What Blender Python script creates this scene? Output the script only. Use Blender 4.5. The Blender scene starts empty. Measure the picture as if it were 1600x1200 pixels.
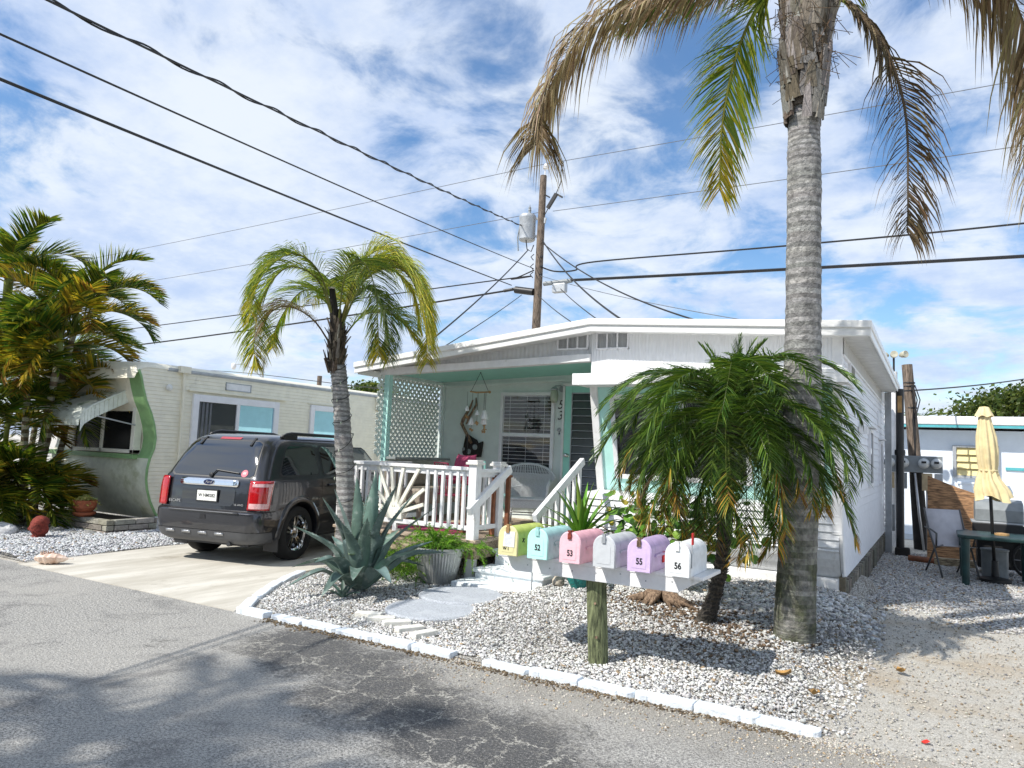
import bpy, math, random
import numpy as np
from mathutils import Vector as V, Matrix, noise as mnoise
random.seed(7); rng = np.random.default_rng(7)
R = math.radians
scn = bpy.context.scene; COL = scn.collection

# ------------------------------------------------------------------ camera
cam_d = bpy.data.cameras.new("camera"); cam = bpy.data.objects.new("camera", cam_d); COL.objects.link(cam)
cam_d.sensor_width = 36.0; cam_d.lens = 36.0 * 1135 / 1600; cam_d.clip_end = 2000; cam_d.clip_start = 0.05
_p, _r, _y = .0928, .04255, -.53055
_fw = V((0, math.cos(_p), math.sin(_p))); _rt = V((1, 0, 0)); _up = _rt.cross(_fw)
_r2 = math.cos(_r) * _rt + math.sin(_r) * _up; _u2 = -math.sin(_r) * _rt + math.cos(_r) * _up
_c, _s = math.cos(_y), math.sin(_y)
_RM = Matrix(((_c, _s, 0), (-_s, _c, 0), (0, 0, 1)))
RT, UP, FW = _RM @ _r2, _RM @ _u2, _RM @ _fw
cam.matrix_world = Matrix(((RT.x, UP.x, -FW.x, 0), (RT.y, UP.y, -FW.y, 0), (RT.z, UP.z, -FW.z, 1.55), (0, 0, 0, 1)))
scn.camera = cam
CR = V((.862, .506, 0)); CF = V((-.506, .862, 0))      # level right / forward directions of the street view

# ------------------------------------------------------------------ sun, sky, exposure
SUN_EL = R(47); sun_dir = V((-.48 * math.cos(SUN_EL), -.877 * math.cos(SUN_EL), math.sin(SUN_EL)))
sl = bpy.data.lights.new("sun", 'SUN'); sl.energy = 4.1; sl.angle = R(.6); sl.color = (1, .955, .88)
so = bpy.data.objects.new("sun", sl); COL.objects.link(so); so.rotation_euler = sun_dir.to_track_quat('Z', 'Y').to_euler()
scn.view_settings.view_transform = 'Standard'; scn.view_settings.look = 'None'
scn.view_settings.exposure = 0.40; scn.view_settings.gamma = 1
world = bpy.data.worlds.new("World"); scn.world = world; world.use_nodes = True

class NT:
    def __init__(s, tree): s.t = tree; s.n = tree.nodes; s.l = tree.links
    def add(s, typ, **kw):
        n = s.n.new(typ)
        for k, v in kw.items(): setattr(n, k, v)
        return n
    def set(s, n, **kw):
        for k, v in kw.items():
            k2 = k.replace('_', ' '); i = n.inputs[int(k[1:])] if k[0] == 'i' and k[1:].isdigit() else n.inputs[k2]
            if hasattr(v, 'links') or isinstance(v, bpy.types.NodeSocket): s.l.new(v, i)
            else: i.default_value = v
        return n
    def math(s, op, a, b=0.0, clamp=False):
        n = s.add('ShaderNodeMath', operation=op, use_clamp=clamp); s.set(n, i0=a, i1=b); return n.outputs[0]
    def noise(s, vec, scale, detail=4, rough=.55, dist=0.0, out=0):
        n = s.add('ShaderNodeTexNoise'); s.set(n, Vector=vec, Scale=scale, Detail=detail, Roughness=rough, Distortion=dist); return n.outputs[out]
    def ramp(s, fac, a, b, smooth=True):
        n = s.add('ShaderNodeMapRange', interpolation_type='SMOOTHSTEP' if smooth else 'LINEAR'); s.set(n, Value=fac, i1=a, i2=b); return n.outputs[0]
    def mix(s, fac, a, b, mode='MIX'):
        n = s.add('ShaderNodeMix', data_type='RGBA', blend_type=mode)
        s.set(n, i0=fac)
        for i, v in ((6, a), (7, b)):
            if isinstance(v, bpy.types.NodeSocket): s.l.new(v, n.inputs[i])
            else: n.inputs[i].default_value = (*v[:3], 1)
        return n.outputs[2]
    def comb(s, x, y, z):
        n = s.add('ShaderNodeCombineXYZ'); s.set(n, i0=x, i1=y, i2=z); return n.outputs[0]

def build_world():
    w = NT(world.node_tree); w.n.clear()
    out = w.add('ShaderNodeOutputWorld')
    sky = w.add('ShaderNodeTexSky', sky_type='NISHITA'); sky.sun_disc = False
    sky.sun_elevation = SUN_EL; sky.sun_rotation = math.atan2(-.48, -.877)
    sky.air_density = 1.0; sky.dust_density = .3; sky.ozone_density = 2.5
    hs = w.add('ShaderNodeHueSaturation'); w.set(hs, Saturation=1.25, Value=1.0, Color=sky.outputs[0])
    bg = w.add('ShaderNodeBackground'); w.set(bg, Color=hs.outputs[0], Strength=.13)
    tc = w.add('ShaderNodeTexCoord'); d = tc.outputs['Generated']
    sp = w.add('ShaderNodeSeparateXYZ'); w.set(sp, i0=d); x, y, z = sp.outputs
    den = w.math('ADD', w.math('MAXIMUM', z, 0.0), .22)
    pv = w.comb(w.math('DIVIDE', x, den), w.math('DIVIDE', y, den), 0.0)
    n1 = w.noise(pv, 3.6, 10, .60, .35); n2 = w.noise(pv, 1.1, 4, .5)
    f = w.math('ADD', w.math('MULTIPLY', n1, .95), w.math('MULTIPLY', n2, .25))
    # a large soft cumulus bank low on the left
    def bank(dv, rad, amt):
        vm = w.add('ShaderNodeVectorMath', operation='DISTANCE'); w.set(vm, i0=d, i1=tuple(dv))
        return w.math('MULTIPLY', w.ramp(vm.outputs[1], rad, rad * .25), amt)
    f = w.math('ADD', f, bank((FW - RT * .42 + UP * .21).normalized(), .30, .22))
    f = w.math('ADD', f, bank((FW - RT * .2 + UP * .38).normalized(), .3, .05))
    f = w.math('SUBTRACT', f, bank((FW - RT * .02 + UP * .46).normalized(), .11, .10))
    f = w.math('SUBTRACT', f, bank((FW + RT * .27 + UP * .43).normalized(), .12, .10))
    f = w.math('SUBTRACT', f, bank((FW - RT * .66 + UP * .32).normalized(), .13, .12))
    f = w.math('SUBTRACT', f, bank((FW - RT * .42 + UP * .02).normalized(), .22, .09))
    cov = w.ramp(f, .45, .66)
    n3 = w.noise(pv, 1.9, 6, .6); n4 = w.noise(pv, 7.0, 6, .65)
    sh = w.math('ADD', w.math('MULTIPLY', n3, .7), w.math('MULTIPLY', n4, .3))
    cc = w.mix(w.ramp(sh, .36, .62), (.52, .64, .88), (.82, .88, .96))
    bgc = w.add('ShaderNodeBackground'); w.set(bgc, Color=cc, Strength=.84)
    cov2 = w.math('ADD', w.math('MULTIPLY', cov, .82), .10)
    mx = w.add('ShaderNodeMixShader'); w.set(mx, i0=cov2, i1=bg.outputs[0], i2=bgc.outputs[0])
    w.l.new(mx.outputs[0], out.inputs[0])
build_world()

# ------------------------------------------------------------------ materials
MATS = {}
def newmat(name):
    m = bpy.data.materials.new(name); m.use_nodes = True; t = NT(m.node_tree); t.n.clear()
    out = t.add('ShaderNodeOutputMaterial'); b = t.add('ShaderNodeBsdfPrincipled'); t.l.new(b.outputs[0], out.inputs[0])
    MATS[name] = m; return m, t, b, out
def M(name, col, rough=.6, metal=0., var=.12, vs=7., col2=None, spot=None, spot_t=(.58, .7), spot_s=3., bump=0., bs=60., spec=.5, coat=0., wave=None, stretch=(1, 1, 1), tint=False):
    """painted / plain surface: base colour with mottling, optional stains (spot) and bump; wave=(axis, scale, depth)"""
    m, t, b, out = newmat(name)
    co = t.add('ShaderNodeTexCoord').outputs['Object']
    mp = t.add('ShaderNodeMapping'); t.set(mp, Vector=co, Scale=stretch); v = mp.outputs[0]
    n = t.noise(v, vs, 5, .6)
    if tint:
        a = t.add('ShaderNodeAttribute', attribute_name='tint').outputs[0]
        c = t.mix(t.math('MULTIPLY', t.ramp(n, .3, .7), var), a, (0, 0, 0))
    else:
        lo = [max(0, x * (1 - var)) for x in col]; hi = [min(1, x * (1 + var)) for x in (col2 or col)]
        c = t.mix(t.ramp(n, .3, .7), lo, hi)
    if spot: c = t.mix(t.ramp(t.noise(v, spot_s, 6, .65), *spot_t), c, spot)
    t.set(b, Base_Color=c, Metallic=metal, Roughness=rough, Coat_Weight=coat)
    b.inputs['Specular IOR Level'].default_value = spec
    h = None
    if bump: h = t.math('MULTIPLY', t.noise(v, bs, 4, .6), bump)
    if wave:
        wv = t.add('ShaderNodeTexWave', wave_type='BANDS', bands_direction=wave[0]); t.set(wv, Vector=co, Scale=wave[1], Distortion=wave[3] if len(wave) > 3 else 0.)
        k = t.math('MULTIPLY', wv.outputs['Fac'], wave[2]); h = k if h is None else t.math('ADD', h, k)
    if h is not None:
        bp = t.add('ShaderNodeBump'); t.set(bp, Height=h, Strength=.6, Distance=.02); t.l.new(bp.outputs[0], b.inputs['Normal'])
    return m
def leafmat(name, rough=.42, trans=.52):
    m, t, b, out = newmat(name)
    a = t.add('ShaderNodeAttribute', attribute_name='tint').outputs[0]
    t.set(b, Base_Color=a, Roughness=rough); b.inputs['Specular IOR Level'].default_value = .4
    tr = t.add('ShaderNodeBsdfTranslucent'); t.set(tr, Color=t.mix(1.0, a, (1.0, 1.0, .55), 'MULTIPLY'))
    ms = t.add('ShaderNodeMixShader'); t.set(ms, i0=trans, i1=b.outputs[0], i2=tr.outputs[0]); t.l.new(ms.outputs[0], out.inputs[0])
    return m
def glassmat(name, col=(.01, .012, .014), see=.0, rough=.03):
    m, t, b, out = newmat(name)
    t.set(b, Base_Color=(*col, 1), Roughness=rough); b.inputs['Specular IOR Level'].default_value = .8
    if see:
        fr = t.add('ShaderNodeFresnel'); t.set(fr, IOR=1.55)
        tp = t.add('ShaderNodeBsdfTransparent'); gl = t.add('ShaderNodeBsdfGlossy'); t.set(gl, Roughness=.02, Color=(1, 1, 1, 1))
        bf = t.add('ShaderNodeNewGeometry').outputs['Backfacing']; ms = t.add('ShaderNodeMixShader'); t.set(ms, i0=t.math('MULTIPLY', fr.outputs[0], t.math('SUBTRACT', 1.0, bf)), i1=tp.outputs[0], i2=gl.outputs[0]); t.l.new(ms.outputs[0], out.inputs[0])
    return m

M('white_paint', (.80, .80, .80), .5, var=.06, spot=(.55, .54, .49), spot_t=(.60, .78), spot_s=5, bump=.3, bs=30)
M('white_siding', (.80, .81, .83), .45, var=.04, wave=('X', 7.0, .6), spot=(.60, .60, .57), spot_t=(.56, .78), spot_s=2.4, stretch=(5, 5, .7))
M('white_lap', (.78, .79, .80), .4, var=.06, spot=(.55, .55, .51), spot_t=(.56, .78), spot_s=2.2, stretch=(4, 4, 1.2), bump=.5, bs=3.)
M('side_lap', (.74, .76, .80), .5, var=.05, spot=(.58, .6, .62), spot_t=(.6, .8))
M('fascia_white', (.82, .82, .81), .35, var=.04, spot=(.42, .42, .40), spot_t=(.60, .74), spot_s=2.2, stretch=(1.6, 1, 7))
M('soffit', (.70, .70, .66), .6, var=.06)
M('grey_board', (.62, .63, .64), .55, wave=('X', 4.5, .8), var=.05)
M('frieze_grey', (.50, .50, .48), .6, wave=('Y', 4.5, .7), var=.08)
M('porch_wall', (.69, .76, .73), .7, var=.04, bump=.1, bs=30)
M('teal', (.33, .71, .60), .5, var=.04)
M('pale_teal', (.48, .80, .74), .5, var=.05)
M('roof_white', (.72, .72, .70), .6, var=.1)
M('dark_inside', (.010, .010, .011), .8)
M('skirt_stone', (.36, .33, .28), .9, tint=True, var=.4, vs=20, bump=.8, bs=70)
M('wood_deck', (.40, .30, .22), .75, var=.35, vs=9, col2=(.46, .37, .28), stretch=(1, 8, 8), bump=.4, bs=30)
M('wood_old', (.30, .22, .14), .8, var=.45, vs=7, col2=(.36, .30, .20), stretch=(2, 9, 9), spot=(.08, .07, .05), spot_t=(.52, .66), spot_s=6, bump=.5, bs=30)
M('wood_brown', (.22, .08, .035), .6, var=.3)
M('post_wood', (.085, .105, .048), .85, var=.5, vs=7, col2=(.17, .19, .095), stretch=(8, 8, 1.2), spot=(.05, .055, .03), spot_t=(.55, .68), spot_s=9, bump=1.6, bs=16)
M('pole_wood', (.10, .075, .055), .9, var=.5, vs=8, col2=(.17, .13, .10), stretch=(6, 6, .6), bump=.8, bs=25)
M('pole_tarred', (.018, .015, .013), .85, var=.4)
M('cream', (.76, .74, .69), .55, var=.05)
M('cream_sun', (.80, .78, .68), .6, var=.06)
M('lattice_white', (.68, .74, .70), .55, var=.05)
M('wicker', (.78, .80, .82), .6, var=.1, vs=60, bump=1.6, bs=160)
M('wicker_tan', (.36, .31, .25), .7, var=.2, vs=60, bump=1.6, bs=160)
M('pink_cloth', (.36, .045, .11), .85, var=.2, vs=30)
M('pink_metal', (.45, .06, .12), .5)
M('teal_cloth', (.14, .46, .44), .7, var=.4, vs=25, col2=(.5, .72, .68))
M('grey_top', (.26, .29, .29), .5)
M('black_metal', (.012, .012, .013), .45)
M('dark_wire', (.010, .010, .011), .6)
M('grey_wire', (.16, .17, .19), .5, metal=.4)
M('chrome', (.82, .83, .84), .12, metal=1., var=.03)
M('steel', (.45, .46, .48), .38, metal=.8, var=.1)
M('galv', (.42, .44, .46), .5, metal=.4, var=.12)
M('car_paint', (.040, .042, .050), .28, metal=.6, var=.05, coat=1.)
M('car_dark', (.030, .031, .034), .5, var=.1)
M('car_pad', (.075, .078, .085), .45, var=.1)
M('tyre', (.014, .014, .014), .85, var=.2, bump=.5, bs=40)
M('red_lens', (.42, .008, .012), .12, coat=1., var=.15, vs=30)
M('pink_lens', (.72, .42, .42), .12, coat=1., var=.2, vs=40)
M('white_plate', (.78, .78, .74), .5)
M('navy', (.008, .016, .07), .3)
M('ink', (.012, .012, .014), .6)
M('sticker_pink', (.70, .12, .17), .5)
M('red_flag', (.62, .02, .02), .45)
M('paper', (.78, .79, .86), .8, var=.05)
M('silver_pot', (.42, .43, .42), .38, metal=.55, var=.12)
M('teal_pot', (.012, .21, .19), .35, var=.25, vs=30, bump=2.5, bs=55)
M('terracotta', (.34, .10, .045), .8, var=.25, vs=14)
M('terracotta_red', (.20, .032, .020), .85, var=.4, vs=12, bump=1.2, bs=25)
M('soil', (.05, .038, .028), .95, var=.4)
M('planter_brick', (.42, .39, .33), .85, tint=True, var=.35, vs=14, bump=.8, bs=50)
M('curb_paint', (.70, .75, .80), .7, var=.12, vs=9, spot=(.40, .40, .38), spot_t=(.6, .72), spot_s=7, bump=.6, bs=40)
M('step_paint', (.78, .82, .84), .6, var=.08, spot=(.52, .54, .50), spot_t=(.6, .75), spot_s=7, bump=.5, bs=40)
M('paver_white', (.78, .76, .69), .8, var=.1, bump=.6, bs=50)
M('stepping', (.46, .49, .53), .85, var=.30, vs=90, bump=1.5, bs=110, spot=(.60, .63, .66), spot_t=(.5, .75))
M('coconut', (.42, .37, .30), .85, var=.4, vs=20, bump=1., bs=40)
M('shell', (.66, .42, .30), .6, var=.2, col2=(.72, .58, .48), vs=10, bump=.8, bs=25)
M('trailer_lap', (.83, .79, .65), .5, var=.05, spot=(.56, .54, .45), spot_t=(.58, .8))
M('trailer_lower', (.66, .68, .55), .5, var=.1, spot=(.40, .42, .26), spot_t=(.52, .75), spot_s=2.)
M('green_paint', (.22, .39, .17), .5, var=.12, spot=(.28, .40, .20), spot_t=(.55, .75))
M('awning_metal', (.72, .76, .69), .5, var=.1, spot=(.20, .28, .16), spot_t=(.54, .7), spot_s=4)
M('window_trim', (.80, .80, .82), .5, var=.04)
M('curtain', (.20, .21, .23), .9, wave=('Y', 12, 2.))
M('plywood', (.20, .105, .05), .75, var=.5, vs=4, col2=(.33, .18, .085), stretch=(1.6, 1, 11), bump=.4, bs=30)
M('umbrella_cloth', (.70, .58, .33), .85, var=.1, vs=10)
M('table_green', (.010, .042, .040), .4, var=.25)
M('sling', (.48, .47, .50), .7, var=.08)
M('chair_tube', (.10, .10, .10), .5, metal=.3)
M('grey_box', (.22, .24, .25), .55, var=.12)
M('tan_box', (.46, .36, .22), .7, var=.2)
M('meter_glass', (.50, .52, .52), .15, coat=1.)
M('yellow_slat', (.74, .62, .30), .6, var=.06)
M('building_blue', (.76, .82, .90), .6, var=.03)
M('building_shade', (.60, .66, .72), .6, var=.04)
M('teal_trim', (.10, .42, .46), .5)
M('bell_white', (.80, .78, .76), .5)
M('tan_wood', (.40, .24, .10), .8, var=.3)
M('lamp_glass', (.40, .44, .34), .2, coat=.6)
M('flood', (.46, .44, .34), .5)
M('red_petal', (.62, .03, .02), .6)
M('dry_leaf', (.38, .22, .07), .8, var=.4)
M('rubber_bark', (.16, .10, .06), .9, var=.5, col2=(.26, .18, .12), stretch=(6, 6, 1), bump=1.5, bs=20)
M('bark_grey', (.30, .29, .27), .9, tint=True, var=.5, vs=9, stretch=(3, 3, 9), bump=1.2, bs=22)
M('bark_moss', (.30, .29, .27), .95, tint=True, var=.55, vs=22, bump=1.6, bs=40)
M('boot', (.26, .23, .20), .9, tint=True, var=.5, vs=14, stretch=(4, 4, 1), bump=1.5, bs=22)
M('stone', (.6, .58, .54), .85, tint=True, var=.25, vs=90)
M('rock_white', (.60, .60, .60), .85, var=.2, vs=12, bump=1., bs=25)
M('rock_grey', (.24, .24, .23), .85, var=.3, vs=12, bump=1., bs=25)
M('agave_leaf', (.16, .27, .24), .55, tint=True, var=.40, vs=5, spot=(.30, .36, .32), spot_t=(.52, .72), spot_s=9, stretch=(1, 1, 1), bump=.4, bs=30)
leafmat('leaf'); leafmat('leaf_thick', .35, .22); leafmat('dead_leaf', .7, .3)
glassmat('car_glass'); MATS['car_glass'].node_tree.nodes['Principled BSDF'].inputs['Coat Weight'].default_value = 1.; MATS['car_glass'].node_tree.nodes['Principled BSDF'].inputs['Coat IOR'].default_value = 1.8; glassmat('pane', see=1); glassmat('dark_pane', (.012, .014, .016))
glassmat('jalousie', (.055, .062, .066), rough=.18)
glassmat('matte_pane', (.006, .007, .008), rough=.25); MATS['matte_pane'].node_tree.nodes['Principled BSDF'].inputs['Specular IOR Level'].default_value = .12  # near-black matte pane with weak reflections
def pane_mirror():
    m, t, b, out = newmat('tinted_pane')
    t.set(b, Base_Color=(.50, .82, .95, 1), Roughness=.03, Metallic=1.0)
pane_mirror()

def ground_mats():
    # asphalt: weathered grey aggregate, darker resealed patches with sandy alligator cracks, sand blown over it by the gravel drive
    m, t, b, out = newmat('asphalt')
    g = t.add('ShaderNodeNewGeometry').outputs['Position']; sp = t.add('ShaderNodeSeparateXYZ'); t.set(sp, i0=g); x, y, z = sp.outputs
    agg = t.add('ShaderNodeTexVoronoi', feature='F1'); t.set(agg, Vector=g, Scale=75.)
    fine = t.noise(g, 160, 3, .7); mid = t.noise(g, 26, 5, .7); big = t.noise(g, .9, 6, .62, .4)
    co = t.noise(g, 62, 4, .75)
    c = t.mix(t.ramp(t.math('ADD', t.math('MULTIPLY', fine, .45), t.math('MULTIPLY', co, .55)), .40, .60), (.125, .123, .118), (.64, .62, .575))
    c = t.mix(t.math('MULTIPLY', t.ramp(mid, .50, .7), .45), c, (.11, .11, .115))
    c = t.mix(t.math('MULTIPLY', t.ramp(t.noise(g, .55, 5, .6), .42, .62), .35), c, (.46, .44, .40))
    # dark sealed band running along the middle, to the lower right
    bx = t.math('ADD', t.math('MULTIPLY', t.math('SUBTRACT', y, 3.65), .9), t.math('MULTIPLY', t.math('ADD', x, 2.8), .42))
    band = t.ramp(t.math('ABSOLUTE', bx), 1.0, .05)
    band = t.math('MULTIPLY', band, t.math('MULTIPLY', t.ramp(x, -5.2, -4.2), t.ramp(x, .9, -.4)))
    patch = t.ramp(t.math('ADD', t.math('ADD', t.math('MULTIPLY', band, .42), big), t.math('MULTIPLY', t.math('SUBTRACT', mid, .5), .35)), .64, .86)
    sealed = t.mix(t.ramp(t.math('ADD', t.math('MULTIPLY', co, .5), t.math('MULTIPLY', fine, .5)), .53, .62), (.040, .042, .047), (.36, .35, .33))
    c = t.mix(t.math('MULTIPLY', patch, .80), c, sealed)
    c = t.mix(t.math('MULTIPLY', t.ramp(t.noise(g, 1.9, 7, .68, .6), .50, .70), .50), c, (.085, .085, .09))
    wv = t.add('ShaderNodeVectorMath', operation='ADD')
    nv = t.add('ShaderNodeVectorMath', operation='SCALE'); t.set(nv, i0=t.noise(g, 9, 6, .75, out=1), Scale=.22); t.set(wv, i0=g, i1=nv.outputs[0])
    cr = t.add('ShaderNodeTexVoronoi', feature='DISTANCE_TO_EDGE'); t.set(cr, Vector=wv.outputs[0], Scale=3.2)
    cr2 = t.add('ShaderNodeTexVoronoi', feature='DISTANCE_TO_EDGE'); t.set(cr2, Vector=wv.outputs[0], Scale=9.)
    wid = t.math('ADD', t.math('MULTIPLY', t.ramp(t.noise(g, 5, 4, .7), .3, .75), .024), .0025)
    ck = t.math('MAXIMUM', t.math('LESS_THAN', cr.outputs[0], wid), t.math('MULTIPLY', t.math('LESS_THAN', cr2.outputs[0], t.math('MULTIPLY', wid, .9)), t.ramp(t.noise(g, 1.7, 3), .36, .52)))
    ck = t.math('MULTIPLY', ck, t.ramp(t.math('ADD', patch, t.math('MULTIPLY', big, .6)), .45, .85))
    c = t.mix(t.math('MULTIPLY', ck, .8), c, t.mix(t.ramp(co, .4, .6), (.40, .38, .33), (.66, .64, .58)))
    # sandy verge by the kerb and the gravel drive
    e = t.math('ADD', t.math('SUBTRACT', y, 4.55), t.math('MULTIPLY', t.math('SUBTRACT', t.noise(g, 2.2, 5, .6), .5), .8))
    right = t.ramp(t.math('ADD', t.math('ADD', x, t.math('MULTIPLY', t.math('SUBTRACT', y, 4.4), .9)), t.math('MULTIPLY', big, .8)), -.25, .45)
    sand = t.mix(t.ramp(t.noise(g, 120, 4, .7), .35, .65), (.36, .335, .29), (.76, .73, .66))
    c = t.mix(right, c, sand)
    verge = t.math('MULTIPLY', t.ramp(e, -.75, .0), t.math('MULTIPLY', t.ramp(x, -3.9, -1.8), .7))
    c = t.mix(verge, c, t.mix(t.ramp(fine, .4, .62), (.18, .16, .13), (.50, .47, .41)))
    t.set(b, Base_Color=c, Roughness=.88); b.inputs['Specular IOR Level'].default_value = .25
    h = t.math('ADD', t.math('MULTIPLY', fine, .9), t.math('SUBTRACT', t.math('MULTIPLY', agg.outputs[0], .5), t.math('MULTIPLY', ck, .5)))
    bp = t.add('ShaderNodeBump'); t.set(bp, Height=h, Strength=.85, Distance=.012); t.l.new(bp.outputs[0], b.inputs['Normal'])
    # base of the gravel, sandy ground, concrete
    m, t, b, out = newmat('gravel_base')
    g = t.add('ShaderNodeNewGeometry').outputs['Position']
    vo = t.add('ShaderNodeTexVoronoi', feature='F1'); t.set(vo, Vector=g, Scale=55., Randomness=1.)
    n = t.noise(g, 3, 5, .6)
    c = t.mix(t.ramp(vo.outputs[0], .25, .6), (.66, .645, .60), (.24, .225, .20))
    c = t.mix(t.math('MULTIPLY', t.ramp(n, .5, .7), .5), c, (.16, .125, .09))
    t.set(b, Base_Color=c, Roughness=.95)
    bp = t.add('ShaderNodeBump'); t.set(bp, Height=vo.outputs[0], Strength=.9, Distance=.02); bp.invert = True; t.l.new(bp.outputs[0], b.inputs['Normal'])
    m, t, b, out = newmat('sand')
    g = t.add('ShaderNodeNewGeometry').outputs['Position']
    f = t.noise(g, 120, 4, .7); md = t.noise(g, 14, 6, .7); bg = t.noise(g, 1.1, 5, .6)
    c = t.mix(t.ramp(f, .35, .66), (.33, .305, .26), (.74, .71, .64))
    c = t.mix(t.math('MULTIPLY', t.ramp(md, .5, .68), .55), c, (.60, .58, .53))
    c = t.mix(t.math('MULTIPLY', t.ramp(bg, .48, .68), .55), c, (.44, .34, .22))
    t.set(b, Base_Color=c, Roughness=.95)
    bp = t.add('ShaderNodeBump'); t.set(bp, Height=t.math('ADD', f, md), Strength=.9, Distance=.015); t.l.new(bp.outputs[0], b.inputs['Normal'])
    m, t, b, out = newmat('concrete')
    g = t.add('ShaderNodeNewGeometry').outputs['Position']
    mp = t.add('ShaderNodeMapping'); t.set(mp, Vector=g, Scale=(1.5, .28, 1), Rotation=(0, 0, R(8)))
    st = t.noise(mp.outputs[0], 2.2, 6, .65); f = t.noise(g, 140, 3, .7)
    c = t.mix(t.ramp(st, .32, .68), (.46, .43, .365), (.66, .63, .56))
    c = t.mix(t.math('MULTIPLY', t.ramp(f, .45, .7), .25), c, (.30, .27, .22))
    c = t.mix(t.math('MULTIPLY', t.ramp(t.noise(g, 1.7, 6, .7), .56, .72), .5), c, (.25, .22, .17))
    t.set(b, Base_Color=c, Roughness=.85)
    bp = t.add('ShaderNodeBump'); t.set(bp, Height=f, Strength=.4, Distance=.006); t.l.new(bp.outputs[0], b.inputs['Normal'])
ground_mats()

# ------------------------------------------------------------------ mesh helpers
class MB:
    def __init__(s): s.v = []; s.f = []; s.c = []; s.cur = (.5, .5, .5)
    def face(s, pts, col=None):
        i = len(s.v); s.v += [tuple(p) for p in pts]; s.f.append(tuple(range(i, i + len(pts)))); s.c.append(col or s.cur)
    def raw(s, verts, faces, col=None):
        i = len(s.v); s.v += [tuple(p) for p in verts]
        for f in faces: s.f.append(tuple(i + k for k in f)); s.c.append(col or s.cur)
    def box(s, x0, y0, z0, x1, y1, z1, col=None):
        s.raw([(x0, y0, z0), (x1, y0, z0), (x1, y1, z0), (x0, y1, z0), (x0, y0, z1), (x1, y0, z1), (x1, y1, z1), (x0, y1, z1)],
              [(3, 2, 1, 0), (4, 5, 6, 7), (0, 1, 5, 4), (1, 2, 6, 5), (2, 3, 7, 6), (3, 0, 4, 7)], col); return s
    def bar(s, a, b, w, h, up=(0, 0, 1), col=None):
        """box beam from a to b, w wide, h tall"""
        a, b = V(a), V(b); d = (b - a).normalized(); u = V(up)
        if abs(d.dot(u)) > .98: u = V((0, 1, 0))
        sd = d.cross(u).normalized(); u = sd.cross(d)
        P = [p + sd * sx * w / 2 + u * sz * h / 2 for p in (a, b) for sx, sz in ((-1, -1), (1, -1), (1, 1), (-1, 1))]
        s.raw(P, [(3, 2, 1, 0), (4, 5, 6, 7), (0, 1, 5, 4), (1, 2, 6, 5), (2, 3, 7, 6), (3, 0, 4, 7)], col); return s
    def tube(s, pts, r, n=8, cap=True, col=None, jit=0.):
        pts = [V(p) for p in pts]; rr = r if isinstance(r, (list, tuple)) else [r] * len(pts); rings = []
        d0 = (pts[1] - pts[0]).normalized(); u = V((0, 0, 1)) if abs(d0.z) < .9 else V((1, 0, 0))
        u = (u - d0 * u.dot(d0)).normalized(); V0 = len(s.v); vs = []
        for i, p in enumerate(pts):
            d = (pts[min(i + 1, len(pts) - 1)] - pts[max(i - 1, 0)]).normalized()
            u = (u - d * u.dot(d)); u = u.normalized() if u.length > 1e-6 else d.orthogonal().normalized(); w = d.cross(u)
            for k in range(n):
                a = 2 * math.pi * k / n; q = rr[i] * (1 + (random.uniform(-jit, jit) if jit else 0))
                vs.append(p + (u * math.cos(a) + w * math.sin(a)) * q)
        fs = [(i * n + k, i * n + (k + 1) % n, (i + 1) * n + (k + 1) % n, (i + 1) * n + k) for i in range(len(pts) - 1) for k in range(n)]
        if cap: fs += [tuple(range(n - 1, -1, -1)), tuple((len(pts) - 1) * n + k for k in range(n))]
        s.raw(vs, fs, col); return s
    def lathe(s, prof, c=(0, 0, 0), n=24, ax=None, col=None, flute=None, cap=True):
        """profile [(radius, height)] turned about z through c, or about direction ax"""
        c = V(c); q = V(ax).to_track_quat('Z', 'Y') if ax is not None else None; vs = []
        for r, z in prof:
            for k in range(n):
                a = 2 * math.pi * k / n; r2 = r * (1 + (flute[1] if flute and k % 2 else 0)) if r > 0 else 0
                p = V((r2 * math.cos(a), r2 * math.sin(a), z)); vs.append(c + (q @ p if q else p))
        fs = [(i * n + k, i * n + (k + 1) % n, (i + 1) * n + (k + 1) % n, (i + 1) * n + k) for i in range(len(prof) - 1) for k in range(n)]
        if cap and prof[0][0] > 1e-5: fs.append(tuple(range(n - 1, -1, -1)))
        if cap and prof[-1][0] > 1e-5: fs.append(tuple((len(prof) - 1) * n + k for k in range(n)))
        s.raw(vs, fs, col); return s
    def prism(s, poly, f0, f1, col=None):
        """polygon (2-D) swept between two mappings f0, f1 : (u, v) -> point"""
        n = len(poly); a = [f0(*p) for p in poly]; b = [f1(*p) for p in poly]
        s.raw(a + b, [tuple(range(n - 1, -1, -1)), tuple(range(n, 2 * n))] + [(i, (i + 1) % n, n + (i + 1) % n, n + i) for i in range(n)], col); return s
    def grid(s, P, col=None, close=False):
        nr, nc = len(P), len(P[0])
        s.raw([p for r in P for p in r], [(i * nc + k, i * nc + (k + 1) % nc, (i + 1) * nc + (k + 1) % nc, (i + 1) * nc + k) for i in range(nr - 1) for k in range(nc if close else nc - 1)], col); return s

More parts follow.
